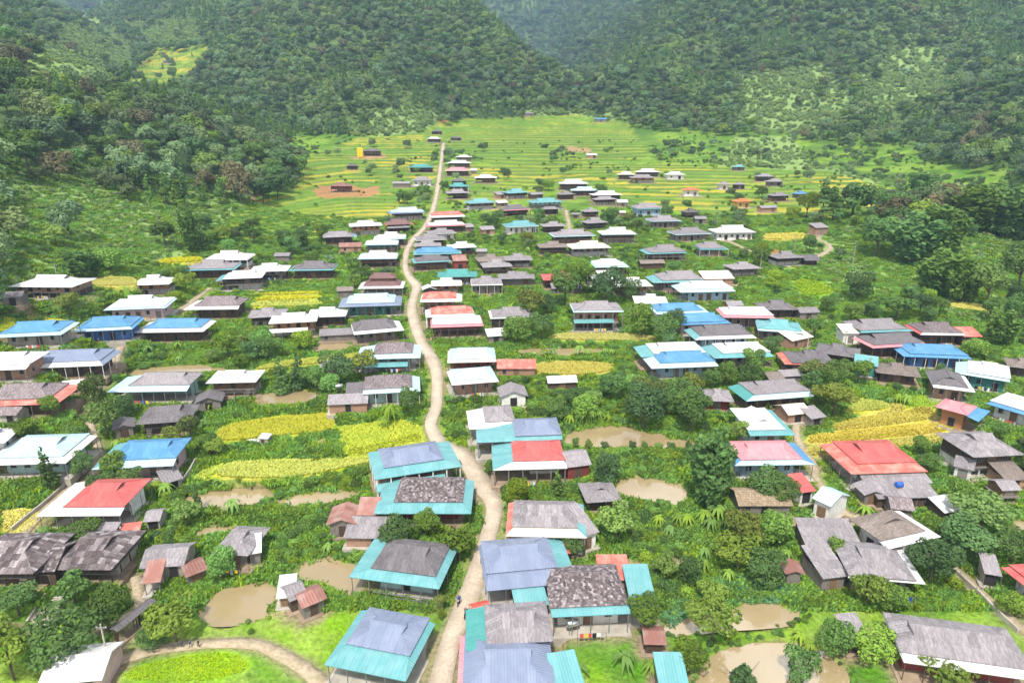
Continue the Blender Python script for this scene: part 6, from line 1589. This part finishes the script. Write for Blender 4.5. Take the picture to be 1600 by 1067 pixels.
for q in bw:
    w_ = rt.uniform(2.4, 3.8); PLANTS.append((plant('banana', q[0], q[1], float(ground_z(q[0], q[1])), w_, w_ * rt.uniform(.75, 1.0), rt.uniform(0, 6.28), rt), q[0], q[1], w_)); taken.append((q[0], q[1], 1.2))
for j in i:
    PLANTS.append((plant('banana', x[j], y[j], z[j], wid[j], wid[j] * .85, rt.uniform(0, 6.28), rt), x[j], y[j], wid[j])); taken.append((x[j], y[j], 1.2))
# ---- shrubs: the largest in view are individuals, the rest one mass of undergrowth
N = 72000
y = 82 + (640 - 82) * rg.random(N) ** 1.5; x = (rg.random(N) - .5) * 1.95 * y; z = ground_z(x, y)
wid = rg.uniform(.9, 2.9, N); hg = wid * rg.uniform(.5, .85, N)
dens = fbm(x / 13, y / 13, 111)
ok = (grid_at(HILL, x, y) < 9) & clear_of(x, y, .9, 1.2, .5, .9) & in_view(x, y, z) & ((grid_at(TER, x, y) < .5) | (rg.random(N) < .22)) & (dens > .60 + .2 * rg.random(N) - .06)
for poly in LAWN:
    a_, b_ = to_px(x, y, z); ok &= ~(in_poly(a_, b_, poly) & (rg.random(N) < .85))
ok &= ~hides(x, y, z, wid, hg, .3)
spx = to_px(x, y, z)
for poly in SCRUB_PX[:3]: ok &= ~(in_poly(spx[0], spx[1], poly) & (rg.random(N) < .7))
i = np.where(ok)[0]; k = poisson(10500, x[i], y[i], wid[i] * .38, taken); i = i[k]
order = np.argsort(-(wid[i] / y[i] * np.where(in_view(x[i], y[i], z[i], 0), 1, .001))); things, rest = i[order[:280]], i[order[280:]]
for j in things:
    PLANTS.append((plant('shrub', x[j], y[j], z[j], wid[j], hg[j], rt.uniform(0, 6.28), rt), x[j], y[j], wid[j]))
# bank vegetation round ponds and along field edges
bank = []
for lst, m0, m1, dn in ((pond_places, .9, 2.6, 1.3), (rice_places, .6, 1.3, .35)):
    for _, w, zz in lst:
        per = np.linalg.norm(np.roll(w, -1, 0) - w, axis=1); n = int(per.sum() * dn)
        kk = rg.choice(len(w), n, p=per / per.sum()); t = rg.random(n)[:, None]; p = w[kk] * (1 - t) + np.roll(w, -1, 0)[kk] * t
        nn = p - w.mean(0); nn /= np.linalg.norm(nn, axis=1)[:, None]; p = p + nn * rg.uniform(m0, m1, n)[:, None]
        bank.append(p)
bank = np.concatenate(bank); bank = bank[clear_of(bank[:, 0], bank[:, 1], .6, .8, .35, .3)]
bz = ground_z(bank[:, 0], bank[:, 1]); bank = bank[~hides(bank[:, 0], bank[:, 1], bz, .8, .7, .6)]; bz = ground_z(bank[:, 0], bank[:, 1]); bsz = rg.uniform(.15, .42, len(bank))
UP = np.concatenate([np.column_stack([x[rest], y[rest], z[rest]]), np.column_stack([bank, bz])])
US = np.concatenate([wid[rest] / 2.9, bsz])
mass('undergrowth', UP, rg.uniform(0, 6.28, len(UP)), US, rg.integers(0, 4, len(UP)), BUSH, 'tangle of low bushes and hedges filling the gaps between gardens', 'undergrowth')
# ---- grass and weeds
N = 62000
y = 80 + (330 - 80) * rg.random(N) ** 1.25; x = (rg.random(N) - .5) * 1.95 * y; z = ground_z(x, y)
ok = clear_of(x, y, -.2, 1.35, .5, .3) & in_view(x, y, z, 190) & (grid_at(HILL, x, y) < 40)
e_px = to_px(x, y, z)
for poly, ec in EARTH: ok &= ~in_poly(e_px[0], e_px[1], poly)
i = np.where(ok)[0]
mass('grass', np.column_stack([x[i], y[i], z[i] - .03]), rg.uniform(0, 6.28, len(i)), rg.uniform(.55, 1.15, len(i)), np.where(fbm(x[i] / 8, y[i] / 8, 121) > .55, 2, rg.integers(0, 2, len(i))), PATCH, 'bright green grass and weeds over the valley floor', 'grass')
# ---- water spinach floating at the winding pond
SPIN = grass_patch(9, 2.0, 150, .22, 'leaf_spinach', .34)
sp_px = np.array([(1036,962),(1052,935),(1085,914),(1130,902),(1200,898),(1240,915),(1228,934),(1195,938),(1140,945),(1100,953),(1060,966)], float)
sw, sz = level_poly(sp_px); x0, y0 = sw.min(0); x1, y1 = sw.max(0); xs_ = rg.uniform(x0, x1, 900); ys_ = rg.uniform(y0, y1, 900); m_ = in_poly(xs_, ys_, sw); xs_, ys_ = xs_[m_], ys_[m_]
mass('water_spinach', np.column_stack([xs_, ys_, ground_z(xs_, ys_) + .12]), rg.uniform(0, 6.28, len(xs_)), rg.uniform(.7, 1.2, len(xs_)), np.zeros(len(xs_), int), [SPIN], 'bed of bluish green water spinach along the winding pond', 'water spinach')
taken += [(a_, b_, 1.0) for a_, b_ in zip(xs_[::4], ys_[::4])]
# ---- rice standing in the fields
def rice_mesh(w, z, mat, seed, tall=1.0):
    rg_ = np.random.default_rng(seed)
    x0, y0 = w.min(0); x1, y1 = w.max(0); d_ = .25 if y0 < 200 else .45
    nx, ny = int((x1 - x0) / d_) + 1, int((y1 - y0) / d_) + 1
    gx, gy = np.meshgrid(x0 + np.arange(nx) * d_, y0 + np.arange(ny) * d_); gx = gx.ravel() + rg_.uniform(-.14, .14, gx.size); gy = gy.ravel() + rg_.uniform(-.14, .14, gy.size)
    m_ = in_poly(gx, gy, w) & (poly_dist(gx, gy, w) < -.45); gx, gy = gx[m_], gy[m_]; n = len(gx)
    if n == 0: return None
    gone = fbm(gx / 5, gy / 5, seed) < (.17 if mat == 'rice_gold' else .08); gx, gy = gx[~gone], gy[~gone]; n = len(gx)
    V, T = [], []
    for q in range(3):
        a = rg_.uniform(0, 6.28, n); hh = tall * rg_.uniform(.30, .42, n) * (d_ / .25) ** .4; wd = d_ * .75
        p = np.column_stack([gx, gy, ground_z(gx, gy)]); d = np.column_stack([np.cos(a), np.sin(a), 0 * a]); s = np.column_stack([-np.sin(a), np.cos(a), 0 * a]) * wd * .5
        up = np.zeros((n, 3)); up[:, 2] = hh
        V.append(np.stack([p - s * .5, p + s * .5, p + up * .85 + d * (hh * .9)[:, None] + s, p + up * .9 + d * (hh * 1.1)[:, None] - s], 1).reshape(-1, 3))
        t = np.clip(fbm(gx / 4, gy / 4, seed + 5) * 1.3 - .15 + rg_.uniform(-.1, .1, n), 0, 1); T.append(np.repeat(np.column_stack([t, rg_.random(n) * .6 + .2, t]), 4, 0))
    v = np.concatenate(V); return np_mesh('rice_field', v, np.arange(len(v)).reshape(-1, 4), MATS[mat], False, np.concatenate(T))
RICE_LABEL = ['yellow rice plot above the white boxes', 'yellow-green rice plot beside the road curve', 'green left-side tip of the long rice plot', 'long bright yellow rice plot above the pale ponds', 'small bright yellow rice corner by the mango tree',
 'straw coloured harvested corner of the right-side rice', 'topmost golden rice strip by the all-red house', 'middle golden rice strip by the all-red house', 'lowest golden rice strip by the all-red house', 'golden rice strip beside white timber house',
 'lowest of three striped yellow rice plots', 'middle of three striped yellow rice plots', 'topmost of three striped yellow rice plots', 'slanting yellow rice strip above shingle house', 'golden rice plot with a tiny shed at its end', 'golden rice plot below the two-storey brick house',
 'vivid green rice patch on the hillside', 'golden plot with posts on the right-side slope', 'vivid green rice plot beside banana plants', 'yellow rice plot behind the blue roofs', 'green rice plot at the left-side picture edge', 'dry golden strip under the right-side scrub',
 'thin golden strip below the left-side scrub', 'flattened golden rice beside the walled lane', 'yellow-green weedy lawn inside the bottom lane']
for k, (mat, w, zz) in enumerate(rice_places):
    me = rice_mesh(w, zz, mat, 300 + k, .4 if k == 24 else 1.0)
    if me: tag(add('rice_field', me), RICE_LABEL[k], 'rice field', 'rice fields', 'stuff')
# ---- scrub slopes and forest
N = 150000
# even cover over the ground, thinned with distance
y = 110 + (1250 - 110) * rg.random(N) ** .62; x = (rg.random(N) - .5) * 1.7 * y; z = ground_z(x, y); a_, b_ = to_px(x, y, z)
sc = np.zeros(N, bool)
for poly in SCRUB_PX: sc |= in_poly(a_ + 26 * (fbm(x / 18, y / 18, 141) - .5), b_ + 14 * (fbm(x / 18, y / 18, 142) - .5), poly)
hill_e = grid_at(HILL, x, y); open_ = smooth(.46, .60, fbm(x / 70, y / 70, 81))
vis = in_view(x, y, z, 40)
okc = clear_of(x, y, 1.5, 1.2, 1.2, 1.4)
s_ok = vis & okc & ((sc & (rg.random(N) < .24)) | ((hill_e > 6) & (rg.random(N) < .12 + .4 * open_))) & (grid_at(TER, x, y) < .5)
i = np.where(s_ok)[0]
i = i[rg.permutation(len(i))[:34000]]
mass('scrub', np.column_stack([x[i], y[i], z[i] - .2]), rg.uniform(0, 6.28, len(i)), rg.uniform(.4, .85, len(i)) * np.clip(y[i] / 420, .75, 2.2), rg.integers(0, 3, len(i)), SCRUB, 'pale green scrub and tall grass covering the lower slopes', 'scrub')
def forest_points(y0, y1, sp, scale):
    n = int(1.75 * (y1 ** 2 - y0 ** 2) / 2 / sp ** 2 * 1.9)
    yy = np.sqrt(rg.uniform(y0 ** 2, y1 ** 2, n)); xx = (rg.random(n) - .5) * 1.75 * yy; zz = ground_z(xx, yy)
    a_, b_ = to_px(xx, yy, zz + 8); hl = grid_at(HILL, xx, yy)
    m_ = (a_ > -70) & (a_ < 1670) & (b_ > -50) & (b_ < 560) & (hl > 4.0)
    scm = np.zeros(n, bool); wx = a_ + 26 * (fbm(xx / 18, yy / 18, 141) - .5); wy = b_ + 14 * (fbm(xx / 18, yy / 18, 142) - .5)
    for poly in SCRUB_PX: scm |= in_poly(wx, wy, poly)
    op = smooth(.50, .62, fbm(xx / 70, yy / 70, 81)) * smooth(30, 90, yy * 0 + 60) + 0
    m_ &= ~(scm & (rg.random(n) < .985)) & (rg.random(n) > op * .72) & ~(in_poly(wx, wy, T5) & (rg.random(n) < .97)) & ~in_poly(a_, b_, T2)
    m_ &= clear_of(xx, yy, 4, 3, 3, 3)
    i_ = np.where(m_)[0]; r_ = rg.uniform(.6, 1.35, len(i_)) * scale
    k_ = poisson(10 ** 9, xx[i_], yy[i_], sp * .95 * np.clip(r_ / scale, .65, 1.3), [])
    i_ = i_[k_]; r_ = r_[k_]
    return np.column_stack([xx[i_], yy[i_], zz[i_]]), r_
FP, FS = [], []
for y0, y1, sp, scl in ((110, 480, 7.4, .86), (480, 900, 6.8, .72), (900, 1500, 7.6, .76), (1500, 3200, 12.5, 1.25)):
    p, s_ = forest_points(y0, y1, sp, scl); FP.append(p); FS.append(s_)
FP = np.concatenate(FP); FS = np.concatenate(FS)
pw = np.where(fbm(FP[:, 0] / 60, FP[:, 1] / 60, 151) > .60, 8, rg.choice(8, len(FP), p=[.19, .17, .17, .16, .12, .12, .045, .025]))
# the forest trees that show largest are individuals
show = FS / FP[:, 1]; show = np.where((FP[:, 1] < 520) & in_view(FP[:, 0], FP[:, 1], FP[:, 2], 0), show, 0); order = np.argsort(-show); big = order[:140]; oth = order[140:]
for j in big:
    kind = 'pine' if pw[j] == 8 else 'forest'
    w_ = (6.5 if kind == 'pine' else 12.5) * FS[j]
    PLANTS.append((plant(kind, FP[j, 0], FP[j, 1], FP[j, 2], w_, (15.5 if kind == 'pine' else 13.5) * FS[j] * rt.uniform(.8, 1.1), rt.uniform(0, 6.28), rt), FP[j, 0], FP[j, 1], w_))
fp2 = np.concatenate([FP[oth], np.array([q[:3] for q in far_tree_pts]).reshape(-1, 3)]); fs2 = np.concatenate([FS[oth], np.array([q[3] * .5 for q in far_tree_pts])]); fw2 = np.concatenate([pw[oth], rg.integers(0, 5, len(far_tree_pts))])
mass('forest', fp2, rg.uniform(0, 6.28, len(fp2)), fs2, fw2, FAR, 'dense green forest covering the mountainsides around the valley', 'forest')
print('COUNTS forest', len(fp2), 'scrub', len(i), 'undergrowth', len(UP), 'plants', len(PLANTS))
# ------------------------------------------------------------------ small things
def at_px(px, py):
    p = on_ground([px], [py])[0]; return float(p[0]), float(p[1]), float(ground_z(p[0], p[1]))
# ---- utility poles
POLES = [(171,1038,47,'leaning concrete pole beside the gate roof on the lower path'),(1354,598,27,'pole in front of the dark brown-grey house'),(1260,553,28,'pole beside the tan walled extension'),(1332,415,27,'pole on the grassy knoll above right-side houses'),
         (1241,392,16,'pole behind the hooked drive house'),(1188,420,14,'pole beside the grey stilt house near timber yard'),(91,444,13,'pole behind the wide white roof at picture edge'),(693,262,14,'pole beside the upper road end'),(1318,552,20,'pole between the dark hip roof and its turquoise wing'),(1395,548,16,'pole before the pink verandaed grey house'),(1120,352,10,'pole at the upper right-side garden edge')]
for px, py, hp, lab in POLES:
    x, y, z = at_px(px, py); hh = max(6.5, min(9.0, hp / FPX * y / .82))
    r = empty('utility_pole', (x, y, z)); tag(r, 'thin grey ' + lab, 'pole', 'utility poles')
    MB().tube((0, 0, -.4), (0, 0, hh), .15, .09, 8).build('shaft', MATS['concrete'], r)
    arm = MB().box(-.7, .7, -.05, .05, hh - .6, hh - .5).build('crossarm', MATS['steel_post'], r)
    for s in (-.6, 0, .6): MB().tube((s, 0, hh - .5), (s, 0, hh - .32), .05, .03, 6).build('insulator', MATS['white_wall'], arm)
# ---- water tanks
def tank(px, py, zup, mat, lab, rad=.5, ln=1.5):
    x, y, z = at_px(px, py)
    r = empty('water_tank', (x, y, z + zup), .3); tag(r, lab, 'water tank', 'roof and yard water tanks')
    mb = MB(); n = 14; prof = [(-ln / 2 - .18, .12), (-ln / 2 - .1, rad * .75), (-ln / 2, rad), (ln / 2, rad), (ln / 2 + .1, rad * .75), (ln / 2 + .18, .12)]
    for xx, rr in prof:
        for i in range(n):
            t = 2 * math.pi * i / n; mb.v.append((xx, rr * math.cos(t), .75 + rad + rr * math.sin(t)))
    for k in range(len(prof) - 1):
        for i in range(n): mb.f.append((k * n + i, k * n + (i + 1) % n, (k + 1) * n + (i + 1) % n, (k + 1) * n + i))
    mb.f.append(tuple(range(n - 1, -1, -1))); mb.f.append(tuple(range((len(prof) - 1) * n, len(prof) * n)))
    mb.build('drum', MATS[mat], r, True)
    MB().tube((0, 0, .75 + 2 * rad - .05), (0, 0, .85 + 2 * rad), .16, .16, 8).build('cap', MATS['tarp_red' if mat == 'tank_blue' else mat], r)
    for sx in (-1, 1):
        for sy in (-1, 1): MB().tube((sx * ln * .4, sy * rad * .9, -zup - .1), (sx * ln * .38, sy * rad * .6, .95), .04, .04, 5).build('leg', MATS['steel_post'], r)
tank(1400, 782, 2.0, 'tank_blue', 'bright blue water tank above the lower grey barn', .55, 1.0)
tank(989, 930, .3, 'stainless', 'silver water tank beside turquoise lean-to, road-side one of two'); tank(1001, 929, .3, 'stainless', 'silver water tank beside turquoise lean-to, pond-side one of two')
tank(531, 618, 1.2, 'stainless', 'silver water tank above the scrap roofed sheds'); tank(894, 990, .4, 'stainless', 'silver water tank below the white-flecked shingle house'); tank(1312, 912, .5, 'stainless', 'silver water tank beside weathered grey annex'); tank(936, 902, .2, 'stainless', 'silver water tank behind the small red metal shed')
# ---- stone steps below the long shingled house
b0 = np.array(at_px(58, 978)); t0 = np.array(at_px(92, 941)); d = t0 - b0; n = 10
root = empty('stone_steps', tuple(b0), math.atan2(d[1], d[0]) - math.pi / 2); tag(root, 'broad flight of pale stone steps below the long shingled house', 'steps')
ln = math.hypot(d[0], d[1]); rise = max(1.6, d[2] + .6)
for i in range(n): MB().box(-1.5, 1.5, ln * i / n, ln * (i + 1) / n + .1, -.8, rise * i / n + .10).build('step', MATS['concrete'], root)
for s in (-1.75, 1.52):
    m_ = MB(); m_.v = [(s, 0, -.8), (s + .23, 0, -.8), (s + .23, ln, rise - .5), (s, ln, rise - .5), (s, 0, .45), (s + .23, 0, .45), (s + .23, ln, rise + .35), (s, ln, rise + .35)]
    m_.f = [(0, 3, 2, 1), (4, 5, 6, 7), (0, 1, 5, 4), (1, 2, 6, 5), (2, 3, 7, 6), (3, 0, 4, 7)]; m_.build('side_wall', MATS['concrete'], root)
# ---- low walls and net fence
def strip_wall(name, pts, th, hgt, mat, lab, cat):
    w = [at_px(*p) for p in pts]; o = (w[0][0], w[0][1], w[0][2]); r = empty(name, o); tag(r, lab, cat)
    for (ax, ay, az), (bx, by, bz) in zip(w[:-1], w[1:]):
        dx, dy = bx - ax, by - ay; l_ = math.hypot(dx, dy); nx, ny = -dy / l_ * th / 2, dx / l_ * th / 2
        m_ = MB()
        P4 = [(ax - nx, ay - ny, az), (bx - nx, by - ny, bz), (bx + nx, by + ny, bz), (ax + nx, ay + ny, az)]
        m_.v = [(p[0] - o[0], p[1] - o[1], p[2] - o[2] - .6) for p in P4] + [(p[0] - o[0], p[1] - o[1], p[2] - o[2] + hgt) for p in P4]
        m_.f = [(0, 3, 2, 1), (4, 5, 6, 7), (0, 1, 5, 4), (1, 2, 6, 5), (2, 3, 7, 6), (3, 0, 4, 7)]
        m_.build('wall_panel' if mat != 'net_green' else 'net', MATS[mat], r)
        add('post', post_mesh(hgt + .25, .07, 'concrete'), r, (ax - o[0], ay - o[1], az - o[2] - .05))
    return r
strip_wall('low_wall', [(108,752),(92,768),(74,784),(56,798),(38,812),(18,828)], .25, .9, 'concrete', 'long low concrete wall along the lane beside golden rice', 'wall')
strip_wall('low_wall', [(1478,882),(1500,902),(1525,925),(1555,955),(1590,988)], .22, .8, 'concrete', 'grey wall along the straight lane to picture edge', 'wall')
strip_wall('net_fence', [(57,838),(80,840),(105,841),(130,842)], .04, 1.2, 'net_green', 'dark green net fence below the red and white house', 'fence')
strip_wall('low_wall', [(284,758),(296,742),(306,722)], .2, 1.0, 'concrete', 'mossy wall behind the bright blue roofed house', 'wall')
strip_wall('low_wall', [(1465,668),(1490,676),(1520,690)], .2, .7, 'concrete', 'rubble wall beside the pink roof and rice strips', 'wall')
# ---- red canopy and shop goods by the road
x, y, z = at_px(751, 967)
r = empty('market_canopy', (x, y, z), .35); tag(r, 'faded red cloth canopy pitched at the road edge', 'canopy')
m_ = MB(); m_.slab([(-1.3, -1.5, 1.9), (1.3, -1.5, 1.9), (1.3, 0, 2.7), (-1.3, 0, 2.7)], .02); m_.slab([(1.3, 1.5, 1.9), (-1.3, 1.5, 1.9), (-1.3, 0, 2.7), (1.3, 0, 2.7)], .02); m_.build('cloth', MATS['tarp_red'], r)
for sx in (-1.2, 1.2):
    for sy in (-1.4, 1.4): MB().tube((sx, sy, 0), (sx, sy, 1.9), .03, .03, 5).build('leg', MATS['steel_post'], r)
x, y, z = at_px(724, 1012)
r = empty('plastic_basket', (x, y, z)); tag(r, 'orange-red plastic basket standing at the road edge', 'basket')
MB().tube((0, 0, 0), (0, 0, .55), .42, .6, 12).build('bowl', MATS['tarp_red'], r); MB().tube((0, 0, .5), (0, 0, .58), .66, .66, 12).build('rim', MATS['tarp_red'], r)
# ---- yellow tarpaulin at the building site
x, y, z = at_px(563, 246)
v, f = [], []
for i in range(15):
    for j in range(10):
        u, w_ = i / 14, j / 9; v.append((-2.2 + 4.4 * u, .5 * math.sin(u * 14) * (1 - w_ * .6) + .4 * w_, 7.5 * w_ * (1 - .25 * abs(u - .4))))
for i in range(14):
    for j in range(9): f.append((i * 10 + j, i * 10 + 10 + j, i * 10 + 11 + j, i * 10 + j + 1))
o = add('tarpaulin', np_mesh('tarpaulin', v, f, MATS['tarp_yellow'], True), None, (x, y, z)); tag(o, 'bright yellow tarpaulin hung beside the timber frame house', 'tarpaulin')
md = o.modifiers.new('thick', 'SOLIDIFY'); md.thickness = .05
# ---- white pump box in the rice
x, y, z = at_px(410, 692)
r = empty('pump_house', (x, y, z), -.1); tag(r, 'small white concrete pump box between rice and vegetable beds', 'pump house')
box_part('wall', 'concrete', r, -.2, 1.5, -.7, .9, -.4, 1.2); MB().slab([(-.4, -.9, 1.25), (1.7, -.9, 1.25), (1.7, 1.1, 1.5), (-.4, 1.1, 1.5)], .1).build('roof', MATS['white'], r); box_part('platform', 'white_wall', r, -3.2, -.22, -.2, 1.0, -.3, .35)
door(r, .5, -.7, 0, .7, 1.0, 0, 'dark_wood', 1)

# ---- people and motorbikes
def add_person(px, py, rz, me, lab, hgt, dz=0.0):
    x, y, z = at_px(px, py); o = add('person', me, None, (x, y, z + .07 + dz), (0, 0, rz)); tag(o, lab, 'person')
    return o
add_person(286, 1011, -1.4, PEOPLE[0], 'person in blue top walking first along the bottom lane', 1.35)
add_person(298, 1011, -1.4, PEOPLE[1], 'person in blue top walking between two others on the lane', 1.3)
add_person(311, 1011, -1.5, PEOPLE[2], 'person in dark clothes walking behind two in blue', 1.4)
def motorbike(px, py, rz, lab):
    x, y, z = at_px(px, py); return motorbike_at(x, y, z + .07, rz, lab, 'motorbikes on the main road')
def motorbike_at(x, y, z, rz, lab, grp):
    r = empty('motorbike', (x, y, z), rz); tag(r, lab, 'motorbike', grp)
    for yy in (-.62, .62):
        w_ = MB(); n = 16
        for k, (rr, xx) in enumerate(((.30, -.05), (.30, .05), (.22, .05), (.22, -.05))):
            for i in range(n): t = 2 * math.pi * i / n; w_.v.append((xx, yy + rr * math.cos(t), .30 + rr * math.sin(t)))
        for k in range(4):
            for i in range(n): w_.f.append((k * n + i, k * n + (i + 1) % n, ((k + 1) % 4) * n + (i + 1) % n, ((k + 1) % 4) * n + i))
        wh = w_.build('wheel', MATS['rubber'], r); MB().tube((-.06, yy, .30), (.06, yy, .30), .21, .21, 14).build('rim', MATS['steel_post'], wh)
    b_ = MB(); b_.v = [(-.11, -.35, .35), (.11, -.35, .35), (.13, .55, .42), (-.13, .55, .42), (-.09, -.42, .72), (.09, -.42, .72), (.12, .75, .72), (-.12, .75, .72)]; b_.f = [(0, 3, 2, 1), (4, 5, 6, 7), (0, 1, 5, 4), (1, 2, 6, 5), (2, 3, 7, 6), (3, 0, 4, 7)]; b_.build('body', MATS['bike_paint'], r)
    MB().box(-.13, .13, -.1, .72, .725, .80).build('seat', MATS['rubber'], r)
    MB().tube((0, -.62, .30), (0, -.42, 1.0), .04, .04, 6).build('fork', MATS['steel_post'], r); MB().tube((-.32, -.42, 1.02), (.32, -.42, 1.02), .025, .025, 6).build('handlebar', MATS['steel_post'], r)
    MB().tube((0, -.56, .9), (0, -.46, .9), .09, .09, 10).build('headlight', MATS['white_wall'], r); MB().tube((.14, .1, .33), (.14, .8, .38), .045, .05, 7).build('exhaust', MATS['stainless'], r)
    return r
for px, py, rz, sh, lab in ((728, 962, math.pi * .96, 'cloth_dark', 'motorbike riding in the middle of the lower road'), (717, 942, -.12, 'cloth_blue', 'motorbike at the grassy edge of the lower road')):
    motorbike(px, py, rz, lab)
    add_person(px, py, rz, PEOPLE[4 if sh == 'cloth_blue' else 3], 'rider in %s sitting on the motorbike %s' % ('blue' if sh == 'cloth_blue' else 'dark clothes', 'at grassy road edge' if sh == 'cloth_blue' else 'in mid road'), 1.68, -.02)

import re
def short_of(label):
    s = re.split(r' (?:beside|above|below|at the|near|by|behind|between|along|on the|cut|among|facing|uphill|beyond|alone|heading|in the|in village|in gardens|westmost|from|high on|left-side of|right-side of)\b', label)[0]
    if len(s.split()) < 4: s = label
    return ' '.join(s.split()[:9])
# ---- firewood stacks, washing lines and parked motorbikes by the nearer houses
def side_spot(h, u, v):
    ca, sa = math.cos(h['yaw']), math.sin(h['yaw']); x = h['c'][0] + u * ca - v * sa; y = h['c'][1] + u * sa + v * ca
    return x, y, float(ground_z(x, y))
LOG = MB().tube((0, -.5, 0), (0, .5, 0), .09, .08, 6).mesh('log', MATS['bark'])
CLOTH_M = [MATS[k] for k in ('cloth_blue', 'cloth_light', 'tarp_red', 'cloth_dark', 'white_wall', 'tarp_yellow')]
near_h = [h for h in placed if h['c'][1] < 235 and h['name'] in ('house', 'stilt_house') and 0 < h['mid'][0] < 1600]
rc = random.Random(404)
for k, h in enumerate(near_h):
    sh_ = short_of(h['label'])
    if k % 3 == 0:
        s_ = rc.choice([-1, 1]); x, y, z = side_spot(h, s_ * (h['L'] / 2 + .9), rc.uniform(-.3, .3) * h['D'])
        r = empty('firewood_stack', (x, y, z), h['yaw'] + math.pi / 2); tag(r, 'firewood stack beside ' + sh_, 'firewood', 'firewood stacks')
        for row in range(4):
            for c_ in range(9 - row): add('log', LOG, r, (-1.0 + (c_ + row * .5) * .2 + rc.uniform(-.02, .02), rc.uniform(-.06, .06), .09 + row * .155))
    elif k % 3 == 1:
        x, y, z = side_spot(h, rc.uniform(-.2, .2) * h['L'], -h['D'] / 2 - 1.1)
        r = empty('washing_line', (x, y, z), h['yaw']); tag(r, 'washing line with clothes before ' + sh_, 'washing line', 'washing lines')
        for s_ in (-1.9, 1.9): add('post', post_mesh(1.7, .04, 'grey_wood'), r, (s_, 0, -.05))
        MB().tube((-1.9, 0, 1.58), (1.9, 0, 1.58), .012, .012, 4).build('rope', MATS['steel_post'], r)
        xx = -1.6
        while xx < 1.4:
            w_, h_ = rc.uniform(.3, .6), rc.uniform(.45, .9); m_ = MB().box(xx, xx + w_, -.025, .025, 1.57 - h_, 1.57)
            add('garment', m_.mesh('garment', rc.choice(CLOTH_M)), r); xx += w_ + rc.uniform(.05, .3)
    else:
        F = h['sk'][0]
        if F > 1.2 and k % 2 == 0:
            x, y, z = side_spot(h, rc.uniform(-.35, .35) * h['L'], -h['D'] / 2 + .9); r = motorbike_at(x, y, h['g'] + .14, h['yaw'] + rc.uniform(-.4, .4) + math.pi / 2, 'motorbike parked under veranda of ' + sh_, 'parked motorbikes')

# ------------------------------------------------------------------ labels of the plants: what they are and which house they grow by
road_x = lambda y_: float(np.interp(y_, road_places[0][1][:, 1], road_places[0][1][:, 0]))
HX = np.array([h['c'] for h in placed]); buckets = {}
for r, x, y, w in PLANTS:
    kind = r['_kind']; hd = np.hypot(HX[:, 0] - x, (HX[:, 1] - y)); k = int(np.argmin(hd)); h = placed[k]
    if kind in ('forest', 'pine') or hd[k] > 95:
        hill_side = 'left-side' if x < -100 else 'right-side' if x > 100 else 'upper'
        key = (kind, hill_side, 'slope')
    else:
        dx, dy = x - h['c'][0], y - h['c'][1]
        if abs(dy) > abs(dx) * .8: rel = 'behind' if dy > 0 else 'in front of'
        else: rel = 'on road side of' if (road_x(y) - x) * (h['c'][0] - x) < 0 or (abs(road_x(y) - x) < abs(road_x(y) - h['c'][0])) else 'on far side of'
        key = (kind, rel, short_of(h['label']))
    buckets.setdefault(key, []).append((r, x, y, w))
NOUN = {'tree': 'leafy tree', 'forest': 'forest tree', 'conifer': 'slender dark tree', 'pine': 'tall pine', 'bamboo': 'bamboo clump', 'shrub': 'bushy shrub', 'banana': 'banana plant'}
CAT = {'tree': 'tree', 'forest': 'tree', 'conifer': 'tree', 'pine': 'tree', 'bamboo': 'bamboo', 'shrub': 'shrub', 'banana': 'banana plant'}
ORD = ['largest', 'second largest', 'third largest', 'fourth largest', 'fifth largest', 'sixth largest', 'seventh largest', 'eighth largest', 'ninth largest', 'tenth largest', 'eleventh largest', 'twelfth largest', 'thirteenth largest', 'smallest']
for (kind, rel, ref), lst in buckets.items():
    lst.sort(key=lambda q: -q[3])
    for n_, (r, x, y, w) in enumerate(lst):
        if ref == 'slope':
            lab = 'round crowned %s at the edge of the %s mountainside forest' % (NOUN[kind], rel) if kind == 'forest' else '%s on the %s slope outside the village' % (NOUN[kind], rel)
            grp = '%ss on the %s slope' % (NOUN[kind], rel)
        else:
            lab = ('%s %s %s' % (NOUN[kind], rel, ref)) if len(lst) == 1 else '%s %s %s %s' % (ORD[min(n_, 13)], NOUN[kind].split()[-1] if kind != 'banana' else 'banana plant', rel, ref)
            lab = ' '.join(lab.split()[:16]); grp = '%ss of the village gardens' % CAT[kind]
        tag(r, lab, CAT[kind], grp)
        del r['_kind']; del r['_w']

# ------------------------------------------------------------------ haze: the damp air of the valley
hz = MB().box(-3600, 3600, -60, 3420, -2, 1000)
hm = bpy.data.materials.new('valley_haze'); hm.use_nodes = True
nt = hm.node_tree
for n_ in list(nt.nodes): nt.nodes.remove(n_)
ho = nt.nodes.new('ShaderNodeOutputMaterial'); pv = nt.nodes.new('ShaderNodeVolumePrincipled')
pv.inputs['Color'].default_value = (.48, .72, 1.0, 1); pv.inputs['Density'].default_value = HAZE; pv.inputs['Anisotropy'].default_value = 0.15
nt.links.new(pv.outputs['Volume'], ho.inputs['Volume'])
o = hz.build('haze', hm); tag(o, 'thin bluish haze filling the air of the valley', 'haze', kind='stuff')
